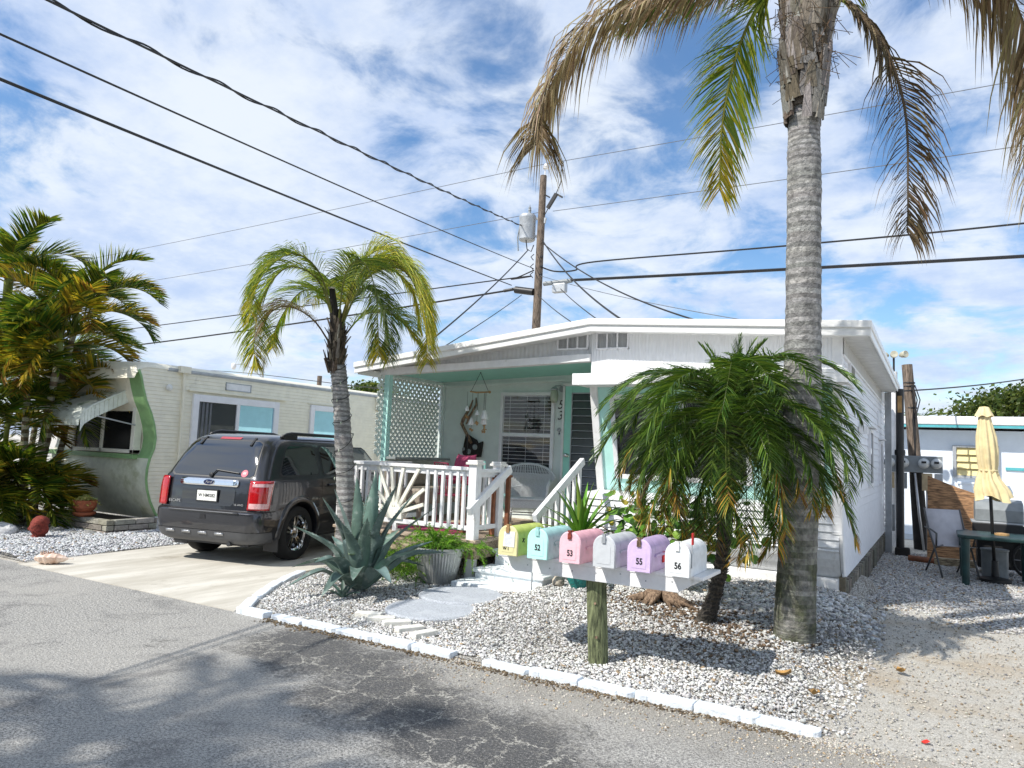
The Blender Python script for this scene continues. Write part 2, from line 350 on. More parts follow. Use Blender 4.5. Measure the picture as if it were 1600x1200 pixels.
MW = {}
def lab(o, label=None, cat=None, group=None, kind=None):
    for k, v in (('label', label), ('category', cat), ('group', group), ('kind', kind)):
        if v: o[k] = v
    return o
def thing(name, label, cat, loc=(0, 0, 0), rz=0., group=None, scale=1.):
    o = bpy.data.objects.new(name, None); COL.objects.link(o); o.empty_display_size = .1
    o.location = loc; o.rotation_euler = (0, 0, rz); o.scale = (scale,) * 3
    MW[o] = Matrix.Translation(loc) @ Matrix.Rotation(rz, 4, 'Z') @ Matrix.Scale(scale, 4); return lab(o, label, cat, group)
def mesh_of(name, mb, smooth=False, tint=False, inv=None):
    me = bpy.data.meshes.new(name); vs = mb.v
    if inv is not None: vs = [tuple(inv @ V(p)) for p in vs]
    me.from_pydata(vs, [], mb.f); me.update()
    if tint:
        at = me.attributes.new('tint', 'FLOAT_COLOR', 'FACE'); at.data.foreach_set('color', np.array([(*c[:3], 1) for c in mb.c], dtype=np.float32).ravel())
    if smooth is True: me.polygons.foreach_set('use_smooth', [True] * len(me.polygons))
    elif smooth:
        me.polygons.foreach_set('use_smooth', [True] * len(me.polygons)); me.set_sharp_from_angle(angle=R(smooth))
    return me
TINTED = {'leaf', 'leaf_thick', 'dead_leaf', 'stone', 'bark_grey', 'bark_moss', 'boot', 'planter_brick', 'skirt_stone', 'agave_leaf'}
def put(name, mb, mat, parent=None, local=False, smooth=False, bevel=0., label=None):
    """one mesh object; world-space vertices unless local, parented under parent"""
    inv = MW[parent].inverted() if (parent is not None and not local) else None
    me = mesh_of(name, mb, smooth, mat in TINTED, inv); me.materials.append(MATS[mat])
    o = bpy.data.objects.new(name, me); COL.objects.link(o)
    if parent is not None: o.parent = parent; MW[o] = MW[parent]
    else: MW[o] = Matrix.Identity(4)
    if bevel:
        b = o.modifiers.new('bevel', 'BEVEL'); b.width = bevel; b.segments = 2; b.limit_method = 'ANGLE'; b.angle_limit = R(40)
    if label: o['label'] = label
    return o
def solo(name, mb, mat, label, cat, group=None, smooth=False, bevel=0.):
    """a thing that is a single mesh, its origin at its base"""
    vs = np.array(mb.v); c = V(((vs[:, 0].min() + vs[:, 0].max()) / 2, (vs[:, 1].min() + vs[:, 1].max()) / 2, vs[:, 2].min()))
    me = mesh_of(name, mb, smooth, mat in TINTED, Matrix.Translation(-c)); me.materials.append(MATS[mat])
    o = bpy.data.objects.new(name, me); COL.objects.link(o); o.location = c; MW[o] = Matrix.Translation(c)
    if bevel:
        b = o.modifiers.new('bevel', 'BEVEL'); b.width = bevel; b.segments = 2; b.limit_method = 'ANGLE'; b.angle_limit = R(40)
    return lab(o, label, cat, group)
def struct(name, mb, mat, kind='structure', smooth=False, label=None, cat=None):
    o = put(name, mb, mat, None, smooth=smooth); o['kind'] = kind
    return lab(o, label, cat)
def text(name, body, size, mat, parent, mtx, shear=0., bold=0., sx=1., local=False):
    cu = bpy.data.curves.new(name, 'FONT'); cu.body = body; cu.size = size; cu.align_x = 'CENTER'; cu.align_y = 'CENTER'; cu.extrude = .0008; cu.shear = shear; cu.offset = bold
    t = bpy.data.objects.new('t', cu); COL.objects.link(t); dg = bpy.context.evaluated_depsgraph_get()
    me = bpy.data.meshes.new_from_object(t.evaluated_get(dg)); bpy.data.objects.remove(t)
    m2 = (MW[parent].inverted() if not local else Matrix.Identity(4)) @ mtx @ Matrix.Diagonal((sx, 1, 1, 1))
    me.transform(m2); me.materials.clear(); me.materials.append(MATS[mat]); me.name = name
    o = bpy.data.objects.new(name, me); COL.objects.link(o); o.parent = parent; MW[o] = MW[parent]; return o
def facing(loc, right, up):
    r, u = V(right).normalized(), V(up).normalized(); n = r.cross(u)
    return Matrix(((r.x, u.x, n.x, loc[0]), (r.y, u.y, n.y, loc[1]), (r.z, u.z, n.z, loc[2]), (0, 0, 0, 1)))
def jitcol(c, a=.15, h=.05):
    k = random.uniform(1 - a, 1 + a); return tuple(max(.003, x * k * random.uniform(1 - h, 1 + h)) for x in c)
def lerp(a, b, t): return tuple(x + (y - x) * t for x, y in zip(a, b))
def sm(a, b, x):
    t = np.clip((x - a) / (b - a), 0, 1); return t * t * (3 - 2 * t)
def H(x, y):
    """height of the gravel bed, a low mound against the house front"""
    return .022 * (1 - .8 * sm(-1.0, -.6, x)) + .19 * sm(4.9, 8.3, y) * sm(-5.0, -3.0, x) * (1 - sm(-1.0, -.2, x)) + .02 * np.sin(x * 3.1) * np.sin(y * 2.3) * sm(5., 5.6, y) * (1 - sm(-.9, -.5, x))

# ------------------------------------------------------------------ ground, road, driveway, gravel
struct('ground', MB().box(-300, -300, -.2, 300, 300, -.004), 'sand', label='flat sandy ground of the trailer park reaching to the horizon')
mb = MB(); mb.box(-60, -40, -.1, 60, 4.64, 0); struct('road', mb, 'asphalt', label='weathered grey asphalt park road with cracked dark patches')
mb = MB(); mb.prism([(-9.27, 4.60), (-5.52, 4.60), (-5.62, 4.85), (-6.15, 5.72), (-6.6, 6.5), (-6.75, 7.2), (-6.95, 9.0), (-6.95, 17), (-10.6, 17), (-9.7, 9.0), (-9.5, 6.6)], lambda u, v: (u, v, -.05), lambda u, v: (u, v, .006))
struct('driveway', mb, 'concrete', label='pale concrete driveway slab under the parked car')
def bed(name, x0, x1, y0, y1, n, m, off=0.0):
    P = [[(x, y, float(H(x, y)) + off) for x in np.linspace(x0, x1, n)] for y in np.linspace(y0, y1, m)]
    mb = MB(); mb.grid(P); return mb
P = []
for y in np.linspace(4.645, 10.4, 50):
    xl = -5.5 if y < 4.8 else float(np.interp(y, [4.8, 5.0, 5.7, 6.4, 7.2, 10.4], [-5.50, -5.70, -6.18, -6.58, -6.72, -6.9]))
    xr = -.72 + .07 * math.sin(y * 5.1) + .05 * math.sin(y * 11.7 + 1)
    P.append([(x, y, float(H(x, y)) - .012 if x < xr - .02 else -.02) for x in np.linspace(xl, xr, 70)])
mb = MB(); mb.grid(P); struct('gravel_bed', mb, 'gravel_base', smooth=True, label='low mounded bed under the white shell gravel before the house')
mb = MB(); mb.grid([[(x, y, .004) for x in np.linspace(-30, -9.3 - (.2 if y > 5.5 else 0), 12)] for y in np.linspace(4.72, 9.0, 8)]); struct('gravel_strip', mb, 'gravel_base', label='gravel strip between driveway and neighbouring trailer')
def pebbles(name, pts, sizes, cols, label):
    """many separate small stones as one mesh"""
    t = (1 + 5 ** .5) / 2
    bv = np.array([(-1, t, 0), (1, t, 0), (-1, -t, 0), (1, -t, 0), (0, -1, t), (0, 1, t), (0, -1, -t), (0, 1, -t), (t, 0, -1), (t, 0, 1), (-t, 0, -1), (-t, 0, 1)], float); bv /= np.linalg.norm(bv[0])
    bf = np.array([(0, 11, 5), (0, 5, 1), (0, 1, 7), (0, 7, 10), (0, 10, 11), (1, 5, 9), (5, 11, 4), (11, 10, 2), (10, 7, 6), (7, 1, 8), (3, 9, 4), (3, 4, 2), (3, 2, 6), (3, 6, 8), (3, 8, 9), (4, 9, 5), (2, 4, 11), (6, 2, 10), (8, 6, 7), (9, 8, 1)])
    n = len(pts); vv = np.repeat(bv[None], n, 0) * rng.uniform(.7, 1.25, (n, 12, 1))
    sc = sizes[:, None, None] * np.stack([rng.uniform(.7, 1.25, n), rng.uniform(.6, 1.0, n), rng.uniform(.35, .7, n)], 1)[:, None, :]
    vv *= sc; a = rng.uniform(0, 6.28, n); tl = rng.normal(0, .35, n)
    x, y, z = vv[..., 0], vv[..., 1], vv[..., 2]
    x, z = x * np.cos(tl)[:, None] - z * np.sin(tl)[:, None], x * np.sin(tl)[:, None] + z * np.cos(tl)[:, None]
    x, y = x * np.cos(a)[:, None] - y * np.sin(a)[:, None], x * np.sin(a)[:, None] + y * np.cos(a)[:, None]
    co = np.stack([x, y, z], -1) + pts[:, None, :]
    fa = (bf[None] + (np.arange(n) * 12)[:, None, None]).reshape(-1, 3)
    me = bpy.data.meshes.new(name); me.vertices.add(n * 12); me.vertices.foreach_set('co', co.reshape(-1).astype(np.float32))
    me.loops.add(len(fa) * 3); me.loops.foreach_set('vertex_index', fa.reshape(-1).astype(np.int32)); me.polygons.add(len(fa))
    me.polygons.foreach_set('loop_start', np.arange(0, len(fa) * 3, 3, dtype=np.int32)); me.update(calc_edges=True)
    at = me.attributes.new('tint', 'FLOAT_COLOR', 'FACE'); cc = np.repeat(np.concatenate([cols, np.ones((n, 1))], 1), 20, 0); at.data.foreach_set('color', cc.reshape(-1).astype(np.float32))
    me.materials.append(MATS['stone']); o = bpy.data.objects.new(name, me); COL.objects.link(o); o['kind'] = 'stuff'; o['label'] = label; return o
def stone_cols(n, grey=.13, brown=.045, base=(.80, .79, .76)):
    c = np.array(base)[None] * rng.uniform(.62, 1.18, (n, 1)) * rng.uniform(.97, 1.03, (n, 3)); k = rng.random(n)
    c[k < grey] = np.array((.27, .27, .28)) * rng.uniform(.6, 1.4, ((k < grey).sum(), 1))
    s = (k > 1 - brown); c[s] = np.array((.40, .30, .19)) * rng.uniform(.5, 1.3, (s.sum(), 1)); return np.clip(c, .03, .86)
def bed_left(y): return np.interp(y, [4.7, 4.8, 5.0, 5.7, 6.4, 7.2], [-5.2, -5.45, -5.66, -6.12, -6.5, -6.65])
def blocked(x, y):
    b = np.zeros(len(x), bool)
    for cx, cy, r in ((-4.12, 5.70, .40), (-4.2, 6.35, .40)): b |= (x - cx) ** 2 + (y - cy) ** 2 < r * r
    b |= (x > -4.7) & (x < -3.7) & (y > 6.75) & (y < 8.5)
    return b
n = 78000; x = rng.uniform(-6.7, -.45, n); y = 4.70 + (8.75 - 4.70) * rng.random(n) ** 1.15
k = (x > bed_left(y) + .03) & ~blocked(x, y) & ~((x > -1.0) & (rng.random(n) < (x + 1.0) / .75)); x, y = x[k], y[k]; n = len(x)
sz = rng.choice([.006, .0085, .0115, .017], n, p=[.28, .38, .26, .08]) * rng.uniform(.8, 1.25, n)
near = np.exp(-((x + 1.5) ** 2 / 1.2 + (y - 7.6) ** 2 / .7)); sz *= 1 + .9 * near * (rng.random(n) < .6)
cg = stone_cols(n) * np.clip(.93 + .16 * np.sin(x * 2.3 + 1.7 * np.sin(y * 1.9)) * np.sin(y * 3.1 + x), .7, 1.08)[:, None]
pebbles('shell_gravel', np.stack([x, y, H(x, y) + sz * .15], 1), sz, cg, 'white and grey shell gravel covering the bed before the house')
n = 260; x = rng.uniform(-1.3, -.42, n); y = rng.normal(7.5, .5, n); k = (x + 1.03) ** 2 + (y - 6.6) ** 2 > .05; x, y = x[k], y[k]; n = len(x); sz = rng.uniform(.016, .036, n)
pebbles('stone_rubble', np.stack([x, y, H(x, y) + sz * .25], 1), sz, stone_cols(n, .25, .03, (.58, .60, .62)), 'larger pale stones heaped at the house corner')
n = 15000; x = -9.42 - rng.random(n) ** 1.3 * 4.2; y = rng.uniform(4.74, 7.35, n); k = ~((x > -13.2) & (x < -10.8) & (y > 6.55)) & (x < -9.3 - .2 * sm(4.8, 6, y)); x, y = x[k], y[k]; n = len(x); sz = rng.uniform(.010, .026, n)
pebbles('white_gravel', np.stack([x, y, sz * .3 + .06 * sm(-9.4, -9.9, x)], 1), sz, stone_cols(n, .08, .03, (.66, .67, .68)), 'white gravel strip left of the driveway')
n = 27000; x = rng.uniform(-.85, 2.0, n); y = rng.uniform(8.6, 15.5, n); k = rng.random(n) < sm(8.4, 9.9, y + .25 * np.sin(x * 3)) ; x, y = x[k], y[k]; n = len(x); sz = rng.uniform(.010, .022, n)
pebbles('yard_gravel', np.stack([x, y, sz * .2], 1), sz, stone_cols(n, .2, .08, (.60, .59, .57)), 'small grey gravel over the yard beside the house')
n = 5200; x = rng.uniform(-.9, 1.4, n); y = rng.uniform(4.3, 9.0, n); sz = rng.uniform(.004, .011, n)
x2 = np.concatenate([rng.uniform(-3.3, -.2, 2400), rng.normal(-3.0, .13, 500), rng.normal(-.5, .15, 700)]); y2 = np.concatenate([4.62 - rng.random(2400) ** 2.2 * .5, 4.68 - np.abs(rng.normal(0, .08, 500)), 4.68 - np.abs(rng.normal(0, .10, 700))]); s2 = rng.uniform(.004, .010, 3600); x = np.concatenate([x, x2]); y = np.concatenate([y, y2]); sz = np.concatenate([sz, s2]); n = len(x)
pebbles('loose_grit', np.stack([x, y, sz * .3], 1), sz, stone_cols(n, .15, .12, (.56, .52, .45)), 'loose grit scattered over the sandy drive and road edge')
n = 1500; x = rng.uniform(-5.1, -.7, n); y = 4.565 + rng.normal(0, .035, n); sz = rng.uniform(.006, .014, n)
c = np.array((.13, .095, .055))[None] * rng.uniform(.4, 1.8, (n, 1)) * np.ones((n, 3)); pebbles('gutter_debris', np.stack([x, y, sz * .2], 1), sz, c, 'brown leaf litter along the foot of the edging')

n = 900; x = np.concatenate([rng.normal(-2.2, .30, 450), rng.normal(-1.6, .35, 450)]); y = np.concatenate([rng.normal(6.85, .18, 450), rng.normal(6.45, .3, 450)]); sz = rng.uniform(.006, .022, n)
c = np.array((.15, .10, .06))[None] * rng.uniform(.35, 1.6, (n, 1)) * np.ones((n, 3)); pebbles('bark_litter', np.stack([x, y, H(x, y) + .008 + sz * .1], 1), sz, c, 'brown bark and frond litter on the gravel behind the mailboxes')

# kerb of painted edging blocks
ORD = ['first', 'second', 'third', 'fourth', 'fifth', 'sixth', 'seventh', 'eighth', 'ninth', 'tenth', 'eleventh', 'twelfth']
def edging_block():
    mb = MB(); prof = [(-.19, -.055), (.085, -.055), (.095, -.04), (.105, -.05), (.16, -.055), (.19, -.03), (.195, .0), (.19, .03), (.16, .055), (.105, .05), (.095, .04), (.085, .055), (-.19, .055)]
    mb.prism(prof, lambda u, v: (u, v, -.02), lambda u, v: (u, v, .085)); return mb
blk = put('edging_block', edging_block(), 'curb_paint', bevel=.012)
spots = [((-5.30, 4.63), 0, 'rounded white edging block at the corner where driveway meets road')]
xs = [-4.88, -4.49, -4.10, -3.71, -3.32, None, -2.68, -2.29, -1.90, -1.51, -1.12, -.78]; k = 0
for q in xs:
    if q is None: continue
    k += 1; spots.append(((q, 4.66 + random.uniform(-.012, .012)), random.uniform(-.04, .04), f'white painted edging block along the road, {ORD[k - 1]} from the driveway corner' if q > -.9 or k < 11 else ''))
spots[-1] = (spots[-1][0], spots[-1][1], 'last white edging block, beside the sandy drive')
for i, (q, a) in enumerate((((-5.62, 4.86), 2.25), ((-5.86, 5.21), 2.18), ((-6.08, 5.55), 2.15), ((-6.29, 5.89), 2.12), ((-6.48, 6.24), 2.0))):
    spots.append((q, a, f'white edging block curving along the driveway side, {ORD[i]} from the road corner'))
for i, (q, a, l) in enumerate(spots):
    o = blk if i == 0 else blk.copy()
    if i: COL.objects.link(o)
    o.location = (q[0], q[1], -.040 + random.uniform(-.012, .008)); o.rotation_euler = (0, 0, a + (math.pi if random.random() < .5 else 0)); lab(o, l, 'edging block', 'painted edging blocks round the gravel bed')
# stepping stones, white pavers
for i, (cx, cy, r, l) in enumerate(((-4.12, 5.70, .43, 'round grey stepping stone nearest the road'), (-4.22, 6.36, .44, 'round grey stepping stone just before the steps'))):
    solo('stepping_stone', MB().lathe([(r - .02, 0), (r, .02), (r, .045), (r - .015, .06), (0, .062)], (cx, cy, H(cx, cy) - .035 + .012 * i), 40), 'stepping', l, 'stepping stone', 'round stepping stones', smooth=40)
for i in range(5):
    a = R(50 + 13 * i); cx, cy = -4.42 + .19 * i + .02 * (i > 2), 5.17 - .055 * i + .035 * (i == 2); mb = MB(); mb.box(-.12, -.045, 0, .12, .045, .05)
    o = solo('paver', mb, 'paver_white', f'small white paver brick fanned below the round stone, {ORD[i]} from the left', 'paver', 'white paver bricks', bevel=.008)
    o.location = (cx, cy, H(cx, cy) - .012); o.rotation_euler = (0, 0, a - R(25))

# ------------------------------------------------------------------ the white mobile home
HOME = thing('mobile_home', 'white gabled mobile home with teal trimmed porch and number 53', 'mobile home', (-3.9, 8.7, 0))
def zroof(x): return 3.29 - .118 * (-3.82 - x) if x < -3.82 else 3.29 - .0625 * (x + 3.82)
def lap_profile(z0, z1, h, out=.012):
    """(offset, z) points of horizontal lap siding"""
    p = []; z = z1
    while z > z0 + 1e-4:
        zb = max(z - h, z0); p += [(0, z), (out, zb + .004), (out * .6, zb)]; z = zb
    return p
# right side wall and back
pr = lap_profile(.30, 2.80, .105)
mb = MB(); mb.grid([[(-.90 + o, y, z) for (o, z) in pr] for y in (8.80, 16.3)]); mb.box(-3.9, 16.25, .1, -.92, 16.3, 3.0); put('side_wall', mb, 'side_lap', HOME)
mb = MB(); mb.box(-.935, 8.72, 2.78, -.885, 16.3, 3.03); put('frieze', mb, 'frieze_grey', HOME)
mb = MB(); mb.box(-.90, 8.74, 2.755, -.868, 16.3, 2.785); mb.box(-.99, 8.672, .80, -.885, 8.80, 3.04)
mb.prism([(8.675, .80), (8.80, .80), (8.98, .32), (8.86, .32), (8.78, .45), (8.70, .62)], lambda u, v: (-.915, u, v), lambda u, v: (-.88, u, v)); put('corner_trim', mb, 'white_paint', HOME, bevel=.006)
# front: ribbed board above the awning
mb = MB(); mb.prism([(-3.91, 2.50), (-.99, 2.50), (-.99, 3.06), (-3.82, 3.22), (-3.91, 3.2)], lambda u, v: (u, 8.70, v), lambda u, v: (u, 8.76, v)); put('upper_front', mb, 'white_siding', HOME)
mb = MB(); mb.box(-3.955, 8.27, 2.435, -.80, 8.72, 2.475); mb.box(-3.965, 8.25, 2.42, -.79, 8.275, 2.565); mb.box(-3.965, 8.275, 2.43, -3.945, 8.72, 2.56); mb.box(-3.94, 8.28, 2.545, -.80, 8.70, 2.56); put('window_awning', mb, 'white_paint', HOME, bevel=.004)
# raked window wall under the awning
def rk(x, z, o=0.): return (x, 8.74 + (2.44 - z) * .26 + o, z)
mb = MB(); mb.prism([(-3.83, 1.10), (-.98, 1.10), (-.98, 2.44), (-3.83, 2.44)], lambda u, v: rk(u, v), lambda u, v: rk(u, v, .06)); put('window_wall', mb, 'pale_teal', HOME)
mb = MB()
for a, b in (((-3.92, 2.44), (-3.92, .62)), ): mb.prism([(0, 2.44), (0, 1.08), (1, 1.08), (1, 2.44)], lambda u, v: (-3.925 + u * .10, 8.70 + (2.44 - v) * .26, v), lambda u, v: (-3.925 + u * .10, 8.78 + (2.44 - v) * .26, v))
put('bay_cheek', mb, 'white_paint', HOME, bevel=.005)
mb = MB(); mb.prism([(8.70, 3.2), (8.76 + 1.36 * .26, 1.08), (8.72, .35), (10.2, .35), (10.2, 3.1)], lambda u, v: (-3.92, u, v), lambda u, v: (-3.88, u, v)); put('bay_side', mb, 'porch_wall', HOME)
for x0, x1 in ((-3.66, -2.9), (-2.75, -1.9), (-1.75, -1.1)):
    w = MB(); fr = .06
    for u0, v0, u1, v1 in ((x0, 1.26, x0 + fr, 2.34), (x1 - fr, 1.26, x1, 2.34), (x0 + fr, 2.34 - fr, x1 - fr, 2.34), (x0 + fr, 1.26, x1 - fr, 1.26 + fr)):
        w.prism([(u0, v0), (u1, v0), (u1, v1), (u0, v1)], lambda u, v: rk(u, v, -.035), lambda u, v: rk(u, v, -.002))
    f = put('window', w, 'window_trim', HOME, bevel=.004)
    put('pane', MB().prism([(x0 + fr, 1.26 + fr), (x1 - fr, 1.26 + fr), (x1 - fr, 2.34 - fr), (x0 + fr, 2.34 - fr)], lambda u, v: rk(u, v, -.016), lambda u, v: rk(u, v, -.004)), 'dark_pane', f)
# lower corrugated nose
pr = [(9.06, 1.10), (8.70, 1.085)] + [(8.69 - o, z) for (o, z) in lap_profile(.62, 1.08, .085, .022)] + [(8.69, .60), (8.71, .53), (8.76, .44), (8.83, .35), (8.87, .30)]
mb = MB(); mb.grid([[(x, y, z) for (y, z) in pr] for x in (-3.9, -.915)]); put('lower_front', mb, 'white_lap', HOME)
mb = MB(); mb.box(-3.9, 8.80, .0, -.93, 8.84, .32); mb.box(-3.9, 8.775, .19, -.94, 8.80, .31); mb.box(-3.9, 8.765, .0, -.94, 8.80, .11); put('front_skirting', mb, 'white_paint', HOME, bevel=.005)
mb = MB(); mb.box(-1.55, 8.787, .115, -.97, 8.797, .185)
for i in range(40): mb.bar((-1.55 + i * .0145, 8.785, .115), (-1.55 + i * .0145, 8.785, .185), .003, .003)
put('vent_mesh', mb, 'galv', HOME)
mb = MB(); y = 8.84
while y < 16.2:
    w = random.uniform(.05, .12); h = random.uniform(.27, .31); t = random.uniform(-.05, .09); o = random.uniform(.0, .025)
    mb.prism([(y, -.05), (y + w, -.05), (y + w + t, h), (y + t, h)], lambda u, v: (-.90, u, v), lambda u, v: (-.862 + o, u, v), jitcol((.24, .22, .18), .4)); y += w * .8
mb.box(-.93, 8.80, -.05, -.868, 8.90, .34, (.20, .17, .12)); put('stone_skirting', mb, 'skirt_stone', HOME)
# roof
def roofpoly(o=0., x0=-7.76, x1=-.61): return [(x0, zroof(x0) - o), (-3.82, zroof(-3.82) - o), (x1, zroof(x1) - o)]
top = roofpoly(.03); bot = roofpoly(.14)
mb = MB(); mb.prism(top + bot[::-1], lambda u, v: (u, 8.46, v), lambda u, v: (u, 15.3, v)); put('roof', mb, 'roof_white', HOME)
def fascia(o0, o1, y0, y1):
    mb = MB(); q = roofpoly(o0, -7.79, -.58); r = roofpoly(o1, -7.79, -.58)
    mb.prism(q + r[::-1], lambda u, v: (u, y0, v), lambda u, v: (u, y1, v)); return mb
mb = fascia(-.002, .078, 8.40, 8.47); m2 = fascia(.072, .165, 8.425, 8.455); mb.raw(m2.v, m2.f)
for x, s in ((-.61, 1), (-7.76, -1)):
    z = zroof(x); mb.box(min(x, x + s * .035), 8.41, z - .075, max(x, x + s * .035), 15.3, z + .003); mb.box(min(x, x + s * .02), 8.44, z - .16, max(x, x + s * .02), 15.3, z - .07)
put('fascia', mb, 'fascia_white', HOME, bevel=.008)
mb = MB(); mb.prism([(-.9, 3.03), (-.62, 2.965), (-.62, 2.945), (-.9, 2.985)], lambda u, v: (u, 8.47, v), lambda u, v: (u, 15.28, v)); put('soffit', mb, 'soffit', HOME); mb = MB(); mb.prism([(-7.45, 2.70), (-7.75, 2.665), (-7.75, 2.645), (-7.45, 2.68)], lambda u, v: (u, 8.47, v), lambda u, v: (u, 15.28, v)); put('soffit', mb, 'soffit', HOME)
# porch gable infill, beam, ceiling, walls
mb = MB(); mb.prism([(-7.45, 2.74), (-3.92, 2.86), (-3.92, 3.20), (-7.45, 2.79)], lambda u, v: (u, 8.72, v), lambda u, v: (u, 8.76, v)); put('gable_panel', mb, 'grey_board', HOME)
mb = MB(); mb.prism([(-7.48, 2.645), (-3.92, 2.775), (-3.92, 2.875), (-7.48, 2.755)], lambda u, v: (u, 8.66, v), lambda u, v: (u, 8.80, v)); put('porch_beam', mb, 'white_paint', HOME, bevel=.006)
mb = MB(); mb.prism([(-7.40, 2.69), (-3.92, 2.82), (-3.92, 2.85), (-7.40, 2.72)], lambda u, v: (u, 8.80, v), lambda u, v: (u, 10.2, v)); put('porch_ceiling', mb, 'teal', HOME)
mb = MB(); mb.box(-7.42, 10.2, .1, -3.9, 10.27, 2.9); mb.box(-7.42, 10.27, .1, -7.36, 15.2, 2.7); mb.box(-7.36, 15.14, .1, -3.9, 15.2, 2.9); put('porch_wall', mb, 'porch_wall', HOME)
mb = MB(); mb.prism([(-7.36, 2.60), (-3.92, 2.72), (-3.92, 2.76), (-7.36, 2.64)], lambda u, v: (u, 10.175, v), lambda u, v: (u, 10.2, v)); mb.box(-7.37, 8.76, 2.63, -7.33, 10.18, 2.67); put('wall_trim', mb, 'porch_wall', HOME)
mb = MB(); mb.box(-7.385, 8.68, .45, -7.29, 8.775, 2.66); put('porch_post', mb, 'pale_teal', HOME, bevel=.006)
mb = MB(); mb.box(-7.34, 10.14, 1.38, -7.30, 10.185, 2.65); put('lattice_trim', mb, 'porch_wall', HOME)
# lattice screen: two layers of diagonal strips
def lattice():
    mb = MB(); y0, y1, z0, z1 = 8.54, 10.14, 1.40, 2.64; p = .078
    for lay, sg in ((0, 1), (1, -1)):
        x = -7.385 - .007 * lay; k = -60
        for i in range(-60, 60):
            c = (y0 + y1) / 2 + i * p * 1.414 / 1.0; pts = []
            # line y - c = sg*(z - zm)
            zm = (z0 + z1) / 2; za, zb = z0, z1; ya, yb = c + sg * (za - zm), c + sg * (zb - zm)
            t0, t1 = 0., 1.
            dy = yb - ya
            for lo, hi in ((y0, y1),):
                ta, tb = sorted(((lo - ya) / dy, (hi - ya) / dy)); t0, t1 = max(t0, ta), min(t1, tb)
            if t1 - t0 < .01: continue
            A = (x, ya + dy * t0, za + (zb - za) * t0); B = (x, ya + dy * t1, za + (zb - za) * t1)
            mb.bar(A, B, .006, .040, up=(1, 0, 0)) if False else mb.bar(A, B, .042, .006, up=(1, 0, 0))
    return mb
put('lattice_screen', lattice(), 'lattice_white', HOME)
mb = MB(); mb.box(-7.42, 8.70, 1.355, -7.10, 10.15, 1.395); put('lattice_ledge', mb, 'grey_top', HOME, bevel=.006)
mb = MB(); mb.box(-7.40, 8.78, .5, -7.34, 10.18, 1.355); put('half_wall', mb, 'porch_wall', HOME)
# vents in the gable
for x0, x1, y in ((-3.84, -3.39, 8.70), (-4.42, -3.965, 8.72)):
    mb = MB(); z0, z1 = (2.925, 3.155) if y < 8.71 else (2.94, 3.165)
    mb.box(x0, y - .025, z0, x1, y, z0 + .022); mb.box(x0, y - .025, z1 - .022, x1, y, z1)
    for k in range(4): a = x0 + (x1 - x0 - .02) * k / 3; mb.box(a, y - .027, z0, a + .02, y, z1)
    f = put('gable_vent', mb, 'window_trim', HOME); mb = MB()
    for k in range(14): z = z0 + .02 + k * .0145; mb.prism([(y - .018, z), (y - .004, z + .012), (y - .003, z + .012), (y - .017, z)], lambda u, v: (x0 + .02, u, v), lambda u, v: (x1 - .01, u, v))
    put('louvre', mb, 'grey_board', f)
# porch window with blind
wx0, wx1, wz0, wz1, wy = -6.16, -5.17, 1.17, 2.51, 10.2
mb = MB(); fr = .055
mb.box(wx0, wy - .05, wz0, wx0 + fr, wy, wz1); mb.box(wx1 - fr, wy - .05, wz0, wx1, wy, wz1); mb.box(wx0 + fr, wy - .05, wz1 - fr, wx1 - fr, wy, wz1); mb.box(wx0 + fr, wy - .05, wz0, wx1 - fr, wy, wz0 + fr); mb.box(wx0 + fr, wy - .045, 1.80, wx1 - fr, wy - .002, 1.85); mb.box(wx0 - .03, wy - .075, wz0 - .03, wx1 + .03, wy, wz0 - .002)
pw = put('window', mb, 'window_trim', HOME, bevel=.004)
put('dark_backing', MB().box(wx0 + fr, wy - .004, wz0 + fr, wx1 - fr, wy - .001, wz1 - fr), 'dark_inside', pw)  # flat near-black sheet, the unlit room's shade put into its colour
mb = MB()
for i in range(21):
    z = wz0 + .09 + i * .059; t = .004; mb.prism([(wy - .030, z), (wy - .012, z + .001), (wy - .012, z + .005), (wy - .030, z + .005)], lambda u, v: (wx0 + .06, u, v), lambda u, v: (wx1 - .06, u, v))
for x in (wx0 + .18, (wx0 + wx1) / 2, wx1 - .18): mb.tube([(x, wy - .031, wz0 + .06), (x, wy - .031, wz1 - .06)], .0025, 4)
put('blind', mb, 'window_trim', pw)
put('pane', MB().box(wx0 + fr, wy - .042, wz0 + fr, wx1 - fr, wy - .039, wz1 - fr), 'pane', pw)
# door
mb = MB(); dx0, dx1 = -5.02, -4.03
mb.box(dx0, 10.13, .5, dx0 + .035, 10.2, 2.62); mb.box(dx1 - .035, 10.13, .5, dx1, 10.2, 2.62); mb.box(dx0, 10.13, 2.60, dx1, 10.2, 2.64); put('door_frame', mb, 'white_paint', HOME)
mb = MB(); mb.box(dx0 + .035, 10.15, .52, dx0 + .155, 10.19, 2.6); mb.box(dx1 - .155, 10.15, .52, dx1 - .035, 10.19, 2.6); mb.box(dx0 + .155, 10.15, 2.49, dx1 - .155, 10.19, 2.6); mb.box(dx0 + .155, 10.15, .52, dx1 - .155, 10.19, .75)
dr = put('door', mb, 'teal', HOME, bevel=.004)
mb = MB(); mb.box(dx0 + .15, 10.183, .75, dx1 - .15, 10.188, 2.5)
for k in range(15): z = .76 + k * .1153; mb.prism([(10.147, z), (10.172, z + .118), (10.178, z + .118), (10.153, z)], lambda u, v: (dx0 + .165, u, v), lambda u, v: (dx1 - .165, u, v))
lv = put('glass_louvre', mb, 'jalousie', dr)
mb = MB()
